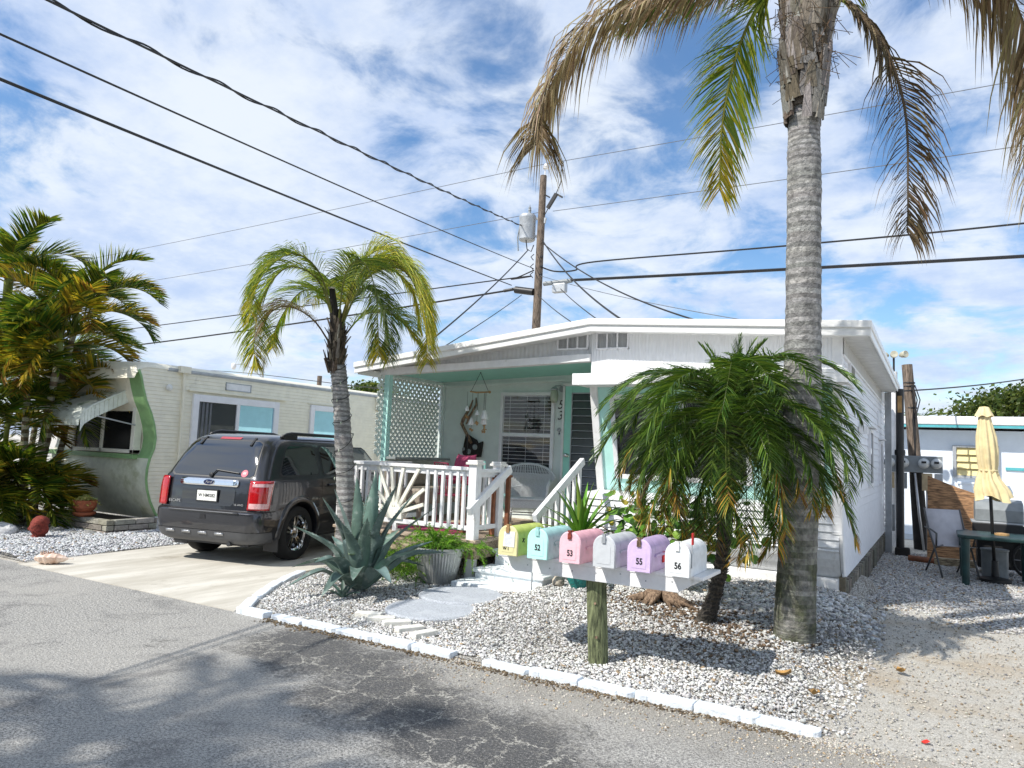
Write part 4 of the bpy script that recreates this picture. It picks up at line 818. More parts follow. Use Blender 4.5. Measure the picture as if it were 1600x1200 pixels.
for sg, nm in ((1, ''), (-1, '')):
    f = lambda z, y0, sl: sg * side_s(z, y0 + (z - 1.13) * sl)
    panel('window_gasket', rows(1.135, 1.565, lambda z: f(z, -.50, .62), lambda z: f(z, .48, -.10), 12, .07), 'car_dark', o=.003, ns=14)
    panel('quarter_window', rows(1.155, 1.545, lambda z: f(z, -.47, .62), lambda z: f(z, .45, -.10), 12, .06), 'car_glass', o=.006, ns=14)
    panel('window_gasket', rows(1.135, 1.57, lambda z: f(z, .54, -.06), lambda z: f(z, 1.36, -.05), 10, .05), 'car_dark', o=.003, ns=10)
    panel('door_window', rows(1.155, 1.55, lambda z: f(z, .57, -.06), lambda z: f(z, 1.33, -.05), 10, .04), 'car_glass', o=.006, ns=10)
    panel('window_gasket', rows(1.135, 1.56, lambda z: f(z, 1.42, -.05), lambda z: f(z, 2.30, -1.15), 10, .04), 'car_dark', o=.003, ns=10)
    panel('door_window', rows(1.155, 1.54, lambda z: f(z, 1.45, -.05), lambda z: f(z, 2.26, -1.15), 10, .03), 'car_glass', o=.006, ns=10)
    tl = panel('tail_light', rows(.715, 1.085, lambda z: sg * .635, lambda z: sg * (.955 + (z - .9) * .10), 12, 0), 'red_lens', o=.014, ns=14, thick=.02)
    panel('lamp_lens', rows(.735, .80, lambda z: sg * .66, lambda z: sg * (.925 + (z - .9) * .1), 4), 'pink_lens', tl, o=.017, ns=10); panel('lamp_lens', rows(1.01, 1.05, lambda z: sg * .68, lambda z: sg * (.93 + (z - .9) * .1), 4), 'pink_lens', tl, o=.017, ns=10)
    panel('lamp_lens', rows(.80, 1.01, lambda z: sg * .875, lambda z: sg * (.92 + (z - .9) * .1), 4), 'pink_lens', tl, o=.017, ns=4)
    for ya, nm2 in ((.50, 1), (1.39, 1), (2.36, 1)): panel('door_gap', rows(.48 if ya > .6 else .80, 1.12, lambda z: sg * side_s(z, ya), lambda z: sg * side_s(z, ya + .010), 6), 'ink', o=.002, ns=1)
    for ya in (.66, 1.54): put('door_handle', MB().tube([V(outline(1.0, sg * side_s(1.0, ya), .0)), V(outline(1.005, sg * side_s(1.0, ya + .03), .04)), V(outline(1.005, sg * side_s(1.0, ya + .17), .04)), V(outline(1.0, sg * side_s(1.0, ya + .2), .0))], .017, 8), 'car_paint', CAR, local=True, smooth=True)
    panel('sill_cladding', rows(.29, .46, lambda z: sg * side_s(z, .44), lambda z: sg * side_s(z, 2.15), 3), 'car_dark', o=.012, ns=6)
    for wy in (0., 2.62):
        arch = MB(); P = []
        for k in range(23):
            a = R(-18) + k * R(216) / 22; row = []
            for rr, oo in ((.405, -.03), (.405, .018), (.425, .026), (.475, .02), (.488, .0)):
                yy, zz = wy + rr * math.cos(a), .385 + rr * math.sin(a); z2 = max(zz, .28); row.append((sg * (lay(z2)[0] * KW + oo), yy, z2))
            P.append(row)
        arch.grid(P); put('wheel_arch', arch, 'car_paint', CAR, local=True, smooth=50)
    rail = MB(); rail.tube([V((sg * .60, y, z)) for y, z in ((-.22, 1.655), (-.10, 1.70), (.0, 1.715), (1.2, 1.712), (1.42, 1.67), (1.5, 1.63))], .024, 8); put('roof_rail', rail, 'black_metal', CAR, local=True, smooth=True)
    put('rail_foot', MB().box(sg * .575 if sg > 0 else -.625, -.2, 1.62, sg * .625 if sg > 0 else -.575, .12, 1.70), 'black_metal', CAR, local=True, bevel=.015)
    put('mud_flap', MB().box(sg * .62 if sg > 0 else -.84, -.47, .16, sg * .84 if sg > 0 else -.62, -.455, .46), 'car_dark', CAR, local=True)
    for wy in (0., 2.62):
        wh = MB(); cx = sg * .765 * KW; ax = V((sg, 0, 0)); wh.lathe([(.235, -.10), (.33, -.11), (.358, -.09), (.366, -.05), (.366, .05), (.358, .09), (.33, .11), (.25, .10), (.235, .08)], (cx, wy, .366), 40, ax=ax, cap=False); w_ = put('wheel', wh, 'tyre', CAR, local=True, smooth=50)
        rm = MB(); rm.lathe([(.24, .10), (.236, .07), (.215, .05), (.20, -.06)], (cx, wy, .366), 36, ax=ax, cap=False); rm.lathe([(.07, .02), (.068, .062), (.035, .075), (0, .076)], (cx, wy, .366), 20, ax=ax)
        for k in range(5):
            a = R(90 + 72 * k)
            for da in (-.16, .16):
                p = lambda r, t, h: (cx + sg * h, wy + r * math.cos(a + t), .366 + r * math.sin(a + t))
                rm.raw([p(.05, da * 1.4 - .2, .05), p(.05, da * 1.4 + .2, .05), p(.225, da + .075, .075), p(.225, da - .075, .075), p(.05, da * 1.4 - .2, .0), p(.05, da * 1.4 + .2, .0), p(.225, da + .075, .03), p(.225, da - .075, .03)], [(0, 1, 2, 3), (0, 3, 7, 4), (1, 5, 6, 2), (2, 6, 7, 3)])
        put('rim', rm, 'chrome', w_, local=True, smooth=35); put('brake_disc', MB().lathe([(.16, -.02), (.16, -.0), (0, .0)], (cx, wy, .366), 20, ax=ax), 'car_dark', w_, local=True)
    put('mirror', MB().lathe([(0, -.1), (.06, -.08), (.08, 0), (.07, .08), (0, .1)], (sg * .98, 2.05, 1.16), 12, ax=(1, 0, 0)), 'car_paint', CAR, local=True, smooth=True)
# rear end details
panel('bumper_pad', rows(.668, .682, lambda z: -.55, lambda z: .55, 2), 'car_pad', o=.028, ns=10, thick=.02)
panel('bumper_cladding', rows(.275, .43, lambda z: -1.05, lambda z: 1.05, 4), 'car_pad', o=.010, ns=28)
panel('bumper_gap', rows(.684, .697, lambda z: -1.1, lambda z: 1.1, 2), 'ink', o=.004, ns=28)
for s in (-.52, -.26, .0, .26): panel('bumper_tab', rows(.375, .405, lambda z: s - .065, lambda z: s + .065, 2), 'steel', o=.02, ns=3, thick=.015)
for s in (-.61, .60): panel('liftgate_gap', rows(.71, 1.10, lambda z: s, lambda z: s + .010, 5), 'ink', o=.002, ns=1)
panel('liftgate_recess', rows(.745, 1.0, lambda z: -.42, lambda z: .42, 6, .05), 'car_paint', o=.004, ns=8)
CB = panel('chrome_bar', rows(.995, 1.085, lambda z: -.46, lambda z: .46, 5, .02), 'chrome', o=.022, ns=10, thick=.02)
ov = MB(); oc = V(outline(1.04, .0, .024)); P = []
def oval(rx, rz, dy): return [(oc.x + rx * math.cos(a), oc.y - dy, oc.z + rz * math.sin(a)) for a in np.linspace(0, 2 * math.pi, 28, endpoint=False)]
ov.grid([oval(.088, .041, .0), oval(.088, .041, .006), oval(.080, .034, .008)], close=True); em = put('badge_ring', ov, 'chrome', CB, local=True)
ov = MB(); ov.face(oval(.080, .034, .007)[::-1]); put('badge', ov, 'navy', CB, local=True)
text('badge_script', 'Ford', .052, 'chrome', CAR, facing((oc.x, oc.y - .0085, oc.z), (1, 0, 0), (0, 0, 1)), shear=.4, local=True)
pl = MB(); pc = V(outline(.86, .0, .012)); pl.box(-.17, pc.y - .012, .785, .17, pc.y + .006, .945); PLT2 = put('plate_frame', pl, 'ink', CAR, local=True)
put('licence_plate', MB().box(-.155, pc.y - .016, .80, .155, pc.y - .0125, .93), 'white_plate', PLT2, local=True)
text('plate_text', 'W NMI282', .060, 'ink', PLT2, facing((.0, pc.y - .0175, .866), (1, 0, 0), (0, 0, 1)), sx=.95, local=True, bold=.0004)
text('model_badge', 'ESCAPE', .052, 'chrome', CAR, facing((-.62 + .10, outline(.775, .5, .012)[1], .775), (1, 0, 0), (0, 0, 1)), local=True, sx=1.1)
text('trim_badge', 'V6 4WD', .04, 'chrome', CAR, facing((.50, outline(.76, .5, .012)[1], .77), (1, 0, 0), (0, 0, 1)), local=True)
lt = MB(); zc = .60; yc = outline(zc, 0, .006)[1]; lt.raw([(-.05, yc, zc - .025), (.05, yc, zc - .025), (.035, yc, zc + .03), (-.035, yc, zc + .03)], [(0, 1, 2, 3)]); put('tow_cover', lt, 'ink', CAR, local=True)
ex = MB(); ex.tube([(.38, -.86, .27), (.38, -.4, .27)], .03, 10); ex.box(-.6, -.75, .24, .6, 3.2, .30); put('underbody', ex, 'car_dark', CAR, local=True)

# ------------------------------------------------------------------ mailboxes on their plank
MS = thing('mailbox_stand', 'white plank mailbox shelf on a single weathered green wooden post', 'mailbox stand', (-2.2, 5.16, 0))
mb = MB(); P = []
for z in np.linspace(-.05, .70, 22): P.append([((.075 + .006 * mnoise.noise(V((math.cos(a) * 2, math.sin(a) * 2, z * .7)))) * math.cos(a) - 2.205 + .055 * (z / .7 - .5) * -.8, (.075 + .005 * mnoise.noise(V((math.cos(a) * 3, math.sin(a) * 3, z)))) * math.sin(a) + 5.16, z) for a in np.linspace(0, 2 * math.pi, 22, endpoint=False)])
mb.grid(P, close=True); put('post', mb, 'post_wood', MS, smooth=True)
mb = MB(); mb.box(-3.02, 5.04, .725, -1.38, 5.50, .752); put('shelf', mb, 'white_paint', MS, bevel=.004)
mb = MB(); mb.prism([(-3.0, .725), (-1.40, .725), (-1.56, .625), (-2.86, .625)], lambda u, v: (u, 5.045, v), lambda u, v: (u, 5.082, v)); put('front_board', mb, 'white_paint', MS, bevel=.004)
mb = MB(); mb.prism([(-3.0, .725), (-1.40, .725), (-1.56, .625), (-2.86, .625)], lambda u, v: (u, 5.42, v), lambda u, v: (u, 5.457, v)); put('back_board', mb, 'white_paint', MS, bevel=.004)
mb = MB()
for x in np.linspace(-2.75, -1.6, 7): mb.lathe([(.006, 0), (.004, .003), (0, .003)], (x, 5.045, .695 + random.uniform(-.03, .01)), 8, ax=(0, -1, 0))
put('screw_head', mb, 'galv', MS)
mb = MB(); mb.tube([(-2.19, 5.085, .46), (-2.19, 5.078, .46)], .009, 8)
mb.tube([(-2.17, 5.081, .22), (-2.17, 5.074, .22)], .011, 8); put('nail', mb, 'rubber_bark', MS)
MBX = [('yellow', '', (.72, .67, .36), (.50, .58, .13), -2.862, 'lime yellow mailbox with a paper note taped on its door'),
       ('aqua', '52', (.50, .84, .79), (.36, .62, .60), -2.604, 'aqua mailbox numbered 52'), ('pink', '53', (.84, .52, .58), (.78, .42, .48), -2.334, 'pink mailbox numbered 53'),
       ('grey', '', (.56, .58, .60), (.55, .57, .59), -2.064, 'plain grey mailbox without a number'), ('lilac', '55', (.64, .49, .72), (.50, .38, .58), -1.800, 'lilac mailbox numbered 55'), ('white', '56', (.80, .82, .82), (.80, .82, .83), -1.526, 'white mailbox numbered 56 with its red flag raised')]
def arch2(hw, h, n=12):
    p = [(-hw, 0)] + [(-hw * math.cos(math.pi * k / n), h - hw + hw * math.sin(math.pi * k / n)) for k in range(n + 1)] + [(hw, 0)]; return p
for i, (nm, num, cf, cb, x, l) in enumerate(MBX):
    M('mailbox_' + nm, cb, .38, var=.09, vs=14, spot=tuple(c * .62 for c in cb), spot_t=(.56, .78), spot_s=11, bump=.5, bs=9); M('mailbox_door_' + nm, cf, .42, var=.05, vs=14, spot=tuple(c * .72 for c in cf), spot_t=(.58, .78), spot_s=10, bump=.4, bs=10)
    o = thing('mailbox', l, 'mailbox', (x, 4.92, .754), R(random.uniform(-1.5, 1.5)), 'pastel mailboxes on the plank'); hw, h, L = .083, .225, .47
    body_ = MB(); q = arch2(hw - .004, h - .004); P = []
    for y in [.012] + [.03 + (L - .03) * k / 22 for k in range(23)]:
        rb = .0025 * (1 if int(y * 60) % 2 else 0) if .05 < y < L - .04 else 0; P.append([(u * (1 + rb * 6), y, v + rb * (v > .1)) for u, v in q])
    body_.grid(P); body_.face([p for p in P[-1]]); body_.face([P[0][0], P[0][-1], P[-1][-1], P[-1][0]]); b_ = put('body', body_, 'mailbox_' + nm, o, local=True, smooth=40)
    d = MB(); q = arch2(hw, h); d.prism(q, lambda u, v: (u, -.004, v), lambda u, v: (u, .014, v)); put('rim', MB().tube([(u, .006, v) for u, v in q], .0065, 6), 'mailbox_door_' + nm, b_, local=True, smooth=True)
    dd = put('door', d, 'mailbox_door_' + nm, o, local=True, bevel=.003)
    k = MB(); k.prism(arch2(.052, .165), lambda u, v: (u, -.006, v + .025), lambda u, v: (u, -.0045, v + .025)); put('door_stamp', k, 'mailbox_door_' + nm, dd, local=True, bevel=.001)
    k = MB(); k.box(-.014, -.016, h - .052, .014, -.005, h - .01); k.box(-.010, -.012, h - .012, .010, .02, h + .012); k.box(-.022, .0, h + .0, .022, .012, h + .012); put('latch', k, {'yellow': 'tan_wood', 'white': 'white_plate', 'grey': 'galv', 'aqua': 'mailbox_aqua', 'pink': 'terracotta_red', 'lilac': 'rubber_bark'}[nm], dd, local=True)
    if num: text('number', num, .060, 'ink', dd, facing((.004, -.0075, .072 if num != '52' else .085), (1, 0, 0), (0, 0, 1)), bold=.0016, sx=.82, local=True)
    else: pass
    if nm == 'yellow':
        k = MB(); k.prism([(-.038, .07), (.060, .067), (.063, .185), (-.030, .180)], lambda u, v: (u, -.0085, v), lambda u, v: (u, -.0072, v)); pn = put('paper_note', k, 'paper', dd, local=True); k = MB()
        for r_ in range(9): k.box(-.026, -.0091, .158 - r_ * .0095, -.026 + random.uniform(.05, .075), -.0086, .1595 - r_ * .0095)
        put('note_writing', k, 'mailbox_door_lilac' if 'mailbox_door_lilac' in MATS else 'grey_box', pn, local=True); text('number', 'W 1', .030, 'ink', dd, facing((-.012, -.0075, .052), (1, 0, 0), (0, 0, 1)), local=True, bold=.001)
        k = MB(); c = (hw - .001, .10, .115)
        for a in (.6, 2.2): k.bar((c[0], c[1] - .022 * math.cos(a), c[2] - .022 * math.sin(a)), (c[0], c[1] + .022 * math.cos(a), c[2] + .022 * math.sin(a)), .004, .006)
        put('flag_bracket', k, 'ink', b_, local=True)
    elif nm == 'white':
        k = MB(); k.box(hw - .002, .045, .06, hw + .004, .053, .26); fo = put('flag', k, 'galv', o, local=True); put('flag_blade', MB().box(hw - .002, .043, .215, hw + .005, .085, .295), 'red_flag', fo, local=True, bevel=.002)
    elif nm != 'aqua':
        k = MB(); k.box(hw - .004, .10, .098, hw + .010, .30, .118); fo = put('flag', k, 'mailbox_' + nm, o, local=True, bevel=.003); put('flag_blade', MB().box(hw - .002, .27, .045, hw + .008, .315, .12), 'red_flag', fo, local=True, bevel=.002)
    else:
        k = MB(); k.tube([(hw - .002, .12, .125), (hw + .006, .13, .10), (hw + .006, .24, .085)], .0035, 6); k.tube([(hw, .14, .128), (hw + .006, .26, .128)], .0035, 6); put('flag', k, 'mailbox_aqua', o, local=True)

# ------------------------------------------------------------------ palms and plants
def catmull(P, n=40):
    P = [V(p) for p in P]; P = [P[0] * 2 - P[1]] + P + [P[-1] * 2 - P[-2]]; out = []; m = len(P) - 3
    for k in range(n + 1):
        u = k / n * m; i = min(int(u), m - 1); t = u - i; a, b, c, d = P[i:i + 4]
        out.append(.5 * ((2 * b) + (c - a) * t + (2 * a - 5 * b + 4 * c - d) * t * t + (3 * b - a - 3 * c + d) * t ** 3))
    return out
def arc_spine(base, az, L, e0, bend, n=30, pw=1.3, side=0.):
    """curved frond axis: azimuth vector az, length L, starts at elevation e0 deg and bends down by bend deg"""
    p = V(base); out = [p.copy()]; h = V((az[0], az[1], 0)).normalized(); sd = V((-h.y, h.x, 0))
    for k in range(n):
        t = (k + .5) / n; e = R(e0 - bend * t ** pw); d = h * math.cos(e) + V((0, 0, math.sin(e))) + sd * side * t; p = p + d.normalized() * (L / n); out.append(p.copy())
    return out
def frond(mb, sp, n, L, w, droop, tint, ang=58, vs=.25, rr=.012, start=.16, rt=(.25, .22, .10), jit=.12, tip=.35, segs=3, miss=0., taper=1., roll=0.):
    m = len(sp) - 1
    mb.tube(sp[::2] if m > 12 else sp, [rr * (1 - .85 * k / (len(sp[::2]) - 1)) for k in range(len(sp[::2]))] if m > 12 else rr, 5, col=rt)
    for i in range(n):
        t = start + (1 - start) * (i + .5) / n; u = t * m; k = min(int(u), m - 1); p0 = sp[k].lerp(sp[k + 1], u - k); T = (sp[k + 1] - sp[k]).normalized()
        S = T.cross(V((0, 0, 1))); steep = S.length < .35
        if S.length < .15 or (roll and steep): S = T.cross(V((CF.x, CF.y, .3)))
        S.normalize(); N = S.cross(T)
        if roll and not steep: S, N = S * math.cos(R(roll)) + N * math.sin(R(roll)), N * math.cos(R(roll)) - S * math.sin(R(roll))
        pr_ = min(1, .55 + 1.6 * (t - start)) * (1 - (1 - tip) * max(0, (t - .55) / .45) ** 1.4)
        for sg in (1, -1):
            if miss and random.random() < miss: continue
            a = R(ang * (1 - .35 * t) + random.gauss(0, 5)); d = (T * math.cos(a) + S * sg * math.sin(a) + N * (vs + random.gauss(0, .10))).normalized()
            ll = L * pr_ * random.uniform(1 - jit, 1 + jit); wv = (T * .75 + N * .65 + V((random.gauss(0, .2), random.gauss(0, .2), random.gauss(0, .2)))); p = p0.copy(); c = tint(t); vsx = []
            for q in range(segs):
                wq = w * (.55, 1., .62, .4)[q] * taper; wd = wv - d * wv.dot(d); wd = wd.normalized() * wq * .5; vsx += [p - wd, p + wd]; p = p + d * (ll / segs); d = (d + V((0, 0, -droop * (.6 + .5 * q)))).normalized()
            vsx.append(p); fs = [(2 * q, 2 * q + 1, 2 * q + 3, 2 * q + 2) for q in range(segs - 1)] + [(2 * segs - 2, 2 * segs - 1, 2 * segs)]
            mb.raw(vsx, fs, c)
def tint_of(cols, var=.3, edge=None, et=.75):
    def f(t):
        c = random.choice(cols)
        if edge and random.random() < max(0, (t - et) / (1 - et)) * .9: c = random.choice(edge)
        return jitcol(c, var, .08)
    return f
leafmat('glossy_leaf', .30, .35); TINTED.add('glossy_leaf')
GR = [(.05, .11, .02), (.075, .15, .025), (.04, .085, .02)]; YG = [(.20, .26, .035), (.30, .32, .04), (.13, .20, .03)]; YL = [(.42, .34, .04), (.34, .30, .04)]; BR = [(.26, .19, .11), (.15, .10, .055), (.38, .30, .19), (.30, .23, .13)]; OR_ = [(.38, .22, .03), (.42, .30, .05), (.24, .12, .03)]
def ringed_trunk(path, radii, n=22, rings=60, cols=((.34, .33, .31), (.22, .21, .20)), rough=.01, sc=1.0, moss=None):
    """trunk with leaf-scar rings; path list of points"""
    sp = catmull(path, rings); mb = MB(); P = []; L = len(sp) - 1; gap = [random.uniform(-.45, .45) / rings for _ in range(L + 1)]
    for k, p in enumerate(sp):
        t = k / L; r = float(np.interp(t, np.linspace(0, 1, len(radii)), radii)); saw = (.012 if k % 2 else -.004) * sc * random.uniform(.2, 1.7); row = []
        for j in range(n):
            a = 2 * math.pi * j / n; q = r * (1 + .05 * mnoise.noise(V((math.cos(a) * 1.5, math.sin(a) * 1.5, p.z * 2.3)))) + saw + rough * mnoise.noise(V((math.cos(a) * 4, math.sin(a) * 4, p.z * 9))); row.append((p.x + q * math.cos(a), p.y + q * math.sin(a), p.z + .012 * sc * mnoise.noise(V((math.cos(a), math.sin(a), p.z * 5)))))
        P.append(row)
    for k in range(L):
        base = jitcol(cols[1] if k % 2 else cols[0], .12, .02); zz = P[k][0][2]
        for j in range(n):
            q_ = 1 + .28 * mnoise.noise(V((math.cos(6.28 * j / n) * 1.6, math.sin(6.28 * j / n) * 1.6, zz * 3.2))) + .10 * mnoise.noise(V((math.cos(6.28 * j / n) * 5, math.sin(6.28 * j / n) * 5, zz * 22))); c = tuple(x * q_ for x in base)
            if moss: 
                mz = 1 - sm(.5, 1.5, zz); mn = .5 + .5 * mnoise.noise(V((P[k][j][0] * 9, P[k][j][1] * 9, zz * 7)))
                c = lerp(c, jitcol(moss, .4), float(mz) * min(1, mn * 1.3))
            mb.face([P[k][j], P[k][(j + 1) % n], P[k + 1][(j + 1) % n], P[k + 1][j]], c)
    return mb, sp
def weld(o):
    import bmesh; b = bmesh.new(); b.from_mesh(o.data); bmesh.ops.remove_doubles(b, verts=b.verts, dist=1e-5); b.to_mesh(o.data); b.free(); o.data.polygons.foreach_set('use_smooth', [True] * len(o.data.polygons)); return o
def rel(o, u, v, z): return V(o) + CR * u + CF * v + V((0, 0, z))

# the tall palm in front of the house
BP = V((-1.035, 6.60, float(H(-1.0, 6.6)))); PALM = thing('tall_palm', 'tall grey trunked palm with drooping brown and yellow fronds', 'palm tree', BP, group=None)
mb, sp = ringed_trunk([(-1.035, 6.60, .02), (-1.03, 6.58, .35), (-.985, 6.52, 1.7), (-.96, 6.44, 2.8), (-.945, 6.33, 4.0), (-.935, 6.26, 4.62)], [.192, .168, .163, .150, .150, .150, .143, .138, .132, .128, .130], n=44, rings=150, rough=.005, sc=.26, cols=((.41, .40, .385), (.27, .265, .255)), moss=(.085, .095, .045))
weld(put('trunk', mb, 'bark_moss', PALM)); CT = V((-.93, 6.24, 4.62)); top = CT + V((0, 0, .95))
mb = MB(); mb.tube([CT + V((0, 0, -.1)), CT + V((0, 0, .2)), CT + V((0, 0, 1.0))], [.13, .155, .15], 16, col=(.16, .13, .10))
for k in range(150):
    a = random.uniform(0, 6.28); z = -.06 + 1.0 * (k / 150) ** 1.1; r = .150 + .035 * sm(0, .3, z); d = V((math.cos(a), math.sin(a), 0)); b0 = CT + d * (r * .88) + V((0, 0, z - .18)); L = random.uniform(.20, .42); t_ = d * random.uniform(-.01, .035) + V((0, 0, L)); wd = V((-d.y, d.x, 0)) * random.uniform(.035, .075); c = jitcol(random.choice([(.24, .20, .16), (.13, .10, .07), (.36, .34, .31), (.28, .25, .22)]), .3)
    mb.raw([b0 - wd, b0 + wd, b0 + t_ + wd * .45, b0 + t_ - wd * .45, b0 - wd + d * .02, b0 + wd + d * .02, b0 + t_ + wd * .4 + d * .03, b0 + t_ - wd * .4 + d * .03], [(4, 5, 6, 7), (0, 4, 7, 3), (5, 1, 2, 6), (7, 6, 2, 3)], c)
for k in range(150):
    a = random.uniform(0, 6.28); z = random.uniform(.1, 1.0); d = V((math.cos(a), math.sin(a), 0)); b0 = CT + d * .18 + V((0, 0, z)); mb.tube([b0, b0 + d * .03 + V((random.gauss(0, .05), random.gauss(0, .05), random.uniform(-.1, .1))), b0 + d * .04 + V((random.gauss(0, .08), random.gauss(0, .08), random.uniform(-.18, .05)))], .003, 3, cap=False, col=jitcol((.12, .075, .04), .4))
for z_, a_ in ((.72, .3), (.75, 2.1), (.8, 5.4)):
    d = V((math.cos(a_), math.sin(a_), 0)); mb.tube([CT + d * .14 + V((0, 0, z_ - .25)), CT + d * .19 + V((0, 0, z_)), CT + d * .24 + V((0, 0, z_ + .12))], [.07, .065, .055], 8, col=(.33, .29, .24))
put('leaf_bases', mb, 'boot', PALM)
def P3(u, z, v=0.): return rel((CT.x, CT.y, 0), u, v, z)
def palm_frond(pts, n, L, w, droop, tn, mat, rt, rr=.022, **k):
    mb = MB(); frond(mb, catmull(pts, 44), int(n * 1.15), L, w * .88, droop, tn, rr=rr, rt=rt, **k); return put('frond', mb, mat, PALM)
palm_frond([P3(0, 5.45), P3(-.55, 5.80, .1), P3(-1.28, 5.76, .3), P3(-1.86, 5.32, .42), P3(-2.17, 4.75, .48), P3(-2.22, 4.32, .48)], 230, .72, .018, .95, tint_of(BR, .35), 'dead_leaf', (.26, .19, .10), vs=-.05, miss=.12, tip=.7, jit=.3)
palm_frond([P3(0, 5.45), P3(-.5, 5.66, .0), P3(-1.0, 5.62, .1), P3(-1.5, 5.40, .15)], 120, .62, .018, .95, tint_of(BR, .35), 'dead_leaf', (.26, .19, .10), vs=-.05, miss=.3, tip=.6, jit=.3)
palm_frond([P3(-.05, 5.45), P3(-.26, 5.62, .1), P3(-.50, 5.16, .15), P3(-.64, 4.48, .15), P3(-.66, 3.84, .15)], 165, .60, .020, .30, tint_of([(.15, .22, .025), (.22, .28, .03), (.34, .35, .04), (.10, .16, .025)], .3, YL, .6), 'leaf', (.30, .30, .06), vs=.05, tip=.45, start=.08, ang=48, roll=62)
palm_frond([P3(0, 5.5), P3(-.35, 5.85, .3), P3(-.85, 5.85, .5), P3(-1.4, 5.6, .6)], 90, .5, .022, .4, tint_of([(.08, .14, .02), (.13, .17, .025)], .3), 'leaf', (.2, .24, .06), vs=.05, tip=.5)
palm_frond([P3(.10, 5.42), P3(.32, 5.46, -.05), P3(.60, 5.10, -.1), P3(.78, 4.50, -.12), P3(.80, 3.80, -.12), P3(.79, 3.45, -.12)], 150, .55, .016, .9, tint_of([(.07, .05, .03), (.12, .08, .04), (.19, .14, .08)], .35), 'dead_leaf', (.13, .09, .05), vs=-.1, miss=.10, jit=.35, tip=.5, roll=-35)
palm_frond([P3(.05, 5.45), P3(.5, 5.85, -.2), P3(1.05, 5.80, -.35), P3(1.46, 5.38, -.4), P3(1.66, 4.65, -.42), P3(1.70, 3.95, -.42)], 230, .80, .018, .9, tint_of(BR, .35), 'dead_leaf', (.26, .19, .10), vs=-.05, miss=.08, jit=.3, tip=.75)
palm_frond([P3(.05, 5.5), P3(.5, 5.80, -.35), P3(.95, 5.78, -.5), P3(1.30, 5.55, -.6)], 120, .72, .018, .95, tint_of(BR, .35), 'dead_leaf', (.24, .17, .09), vs=-.05, miss=.3, jit=.35, tip=.6)
palm_frond([P3(.05, 5.4, -.1), P3(.08, 5.6, -.3), P3(.10, 5.45, -.5), P3(.12, 5.15, -.58)], 60, .40, .018, .35, tint_of([(.12, .17, .025), (.2, .22, .03)], .3), 'leaf', (.24, .26, .06), vs=.05, tip=.5, miss=.25)
for az, e in ((R(20), 62), (R(140), 66), (R(320), 70), (R(85), 72)): 
    mb = MB(); frond(mb, arc_spine(top, (math.cos(az), math.sin(az)), 2.4, e, 95), 80, .6, .024, .3, tint_of(GR + YG, .3), rr=.02, rt=(.16, .18, .05)); put('frond', mb, 'leaf', PALM)

# smaller palm with the string of lights
SP = V((-6.46, 6.98, float(H(-6.4, 7)))); SPALM = thing('small_palm', 'young palm with feathery yellow green fronds and dark light string', 'palm tree', SP)
mb, sp2 = ringed_trunk([(-6.43, 6.99, -.02), (-6.44, 6.96, .9), (-6.50, 6.86, 1.9), (-6.56, 6.80, 2.55)], [.135, .118, .110, .104, .100, .096], n=26, rings=80, rough=.008, sc=.45, cols=((.46, .45, .43), (.28, .27, .26)))
weld(put('trunk', mb, 'bark_grey', SPALM))
HC = V((-6.59, 6.78, 2.52)); mb = MB(); mb.lathe([(.088, -.05), (.10, .1), (.075, .5), (.03, .75)], HC, 12, col=(.10, .075, .05))
for k in range(150):
    a = random.uniform(0, 6.28); q = (k / 150); z = .55 * q ** 1.1 - .08; r = .10 - .055 * max(0, z - .1); d = V((math.cos(a), math.sin(a), 0)); b0 = HC + d * r * .9 + V((0, 0, z)); L = random.uniform(.10, .26); wd = V((-d.y, d.x, 0)) * random.uniform(.016, .035); t_ = d * random.uniform(.0, .07 if random.random() < .8 else .12) + V((0, 0, L)); c = jitcol(random.choice([(.20, .16, .12), (.12, .09, .06), (.32, .28, .24), (.06, .045, .03)]), .3)
    mb.raw([b0 - wd, b0 + wd, b0 + t_ + wd * .4, b0 + t_ - wd * .4, b0 + d * .015], [(0, 1, 4), (1, 2, 4), (2, 3, 4), (3, 0, 4)], c)
put('leaf_bases', mb, 'boot', SPALM)
HT = HC + V((0, 0, .62))
mb = MB(); mb.tube([HT + V((-.02, -.05, -.35)), HT + CR * -.02 + V((0, -.06, .12)), HT + CR * -.07 + V((0, -.05, .38))], [.045, .05, .035], 8, col=(.03, .025, .02)); put('leaf_stub', mb, 'boot', SPALM)
mb = MB(); mb.lathe([(.0, .01), (.05, .0), (.045, -.02)], HT + CR * -.072 + V((0, -.055, .40)), 10, col=(.75, .7, .62)); put('cut_end', mb, 'boot', SPALM)
def S3(u, z, v=0.): return HT + CR * (u * (.84 if u < 0 else .97)) + CF * v + V((0, 0, z if z < 0 and u == 0 else z * (1.18 if z > 0 else .92) + .13))
def sp_frond(pts, n, L, tn, rt, droop=.40, w=.019, mat='leaf', **k):
    mb = MB(); frond(mb, catmull(pts, 36), int(n * 1.9), L * 1.3, w * .66, droop * 1.25, tn, rr=.013, rt=rt, **k); put('frond', mb, mat, SPALM)
YL2 = [(.58, .50, .06), (.48, .42, .06)]; g1 = tint_of([(.20, .30, .04), (.30, .38, .05), (.14, .22, .035), (.42, .45, .07)], .3, YL2, .7); g2 = tint_of([(.46, .48, .07), (.58, .54, .08), (.34, .40, .06), (.22, .30, .05)], .3, YL2, .5)
sp_frond([S3(0, -.2), S3(-.30, .28, -.1), S3(-.75, .40, -.2), S3(-1.08, .05, -.25), S3(-1.14, -.55, -.27), S3(-1.10, -.85, -.27)], 105, .40, g1, (.26, .26, .08), ang=60)
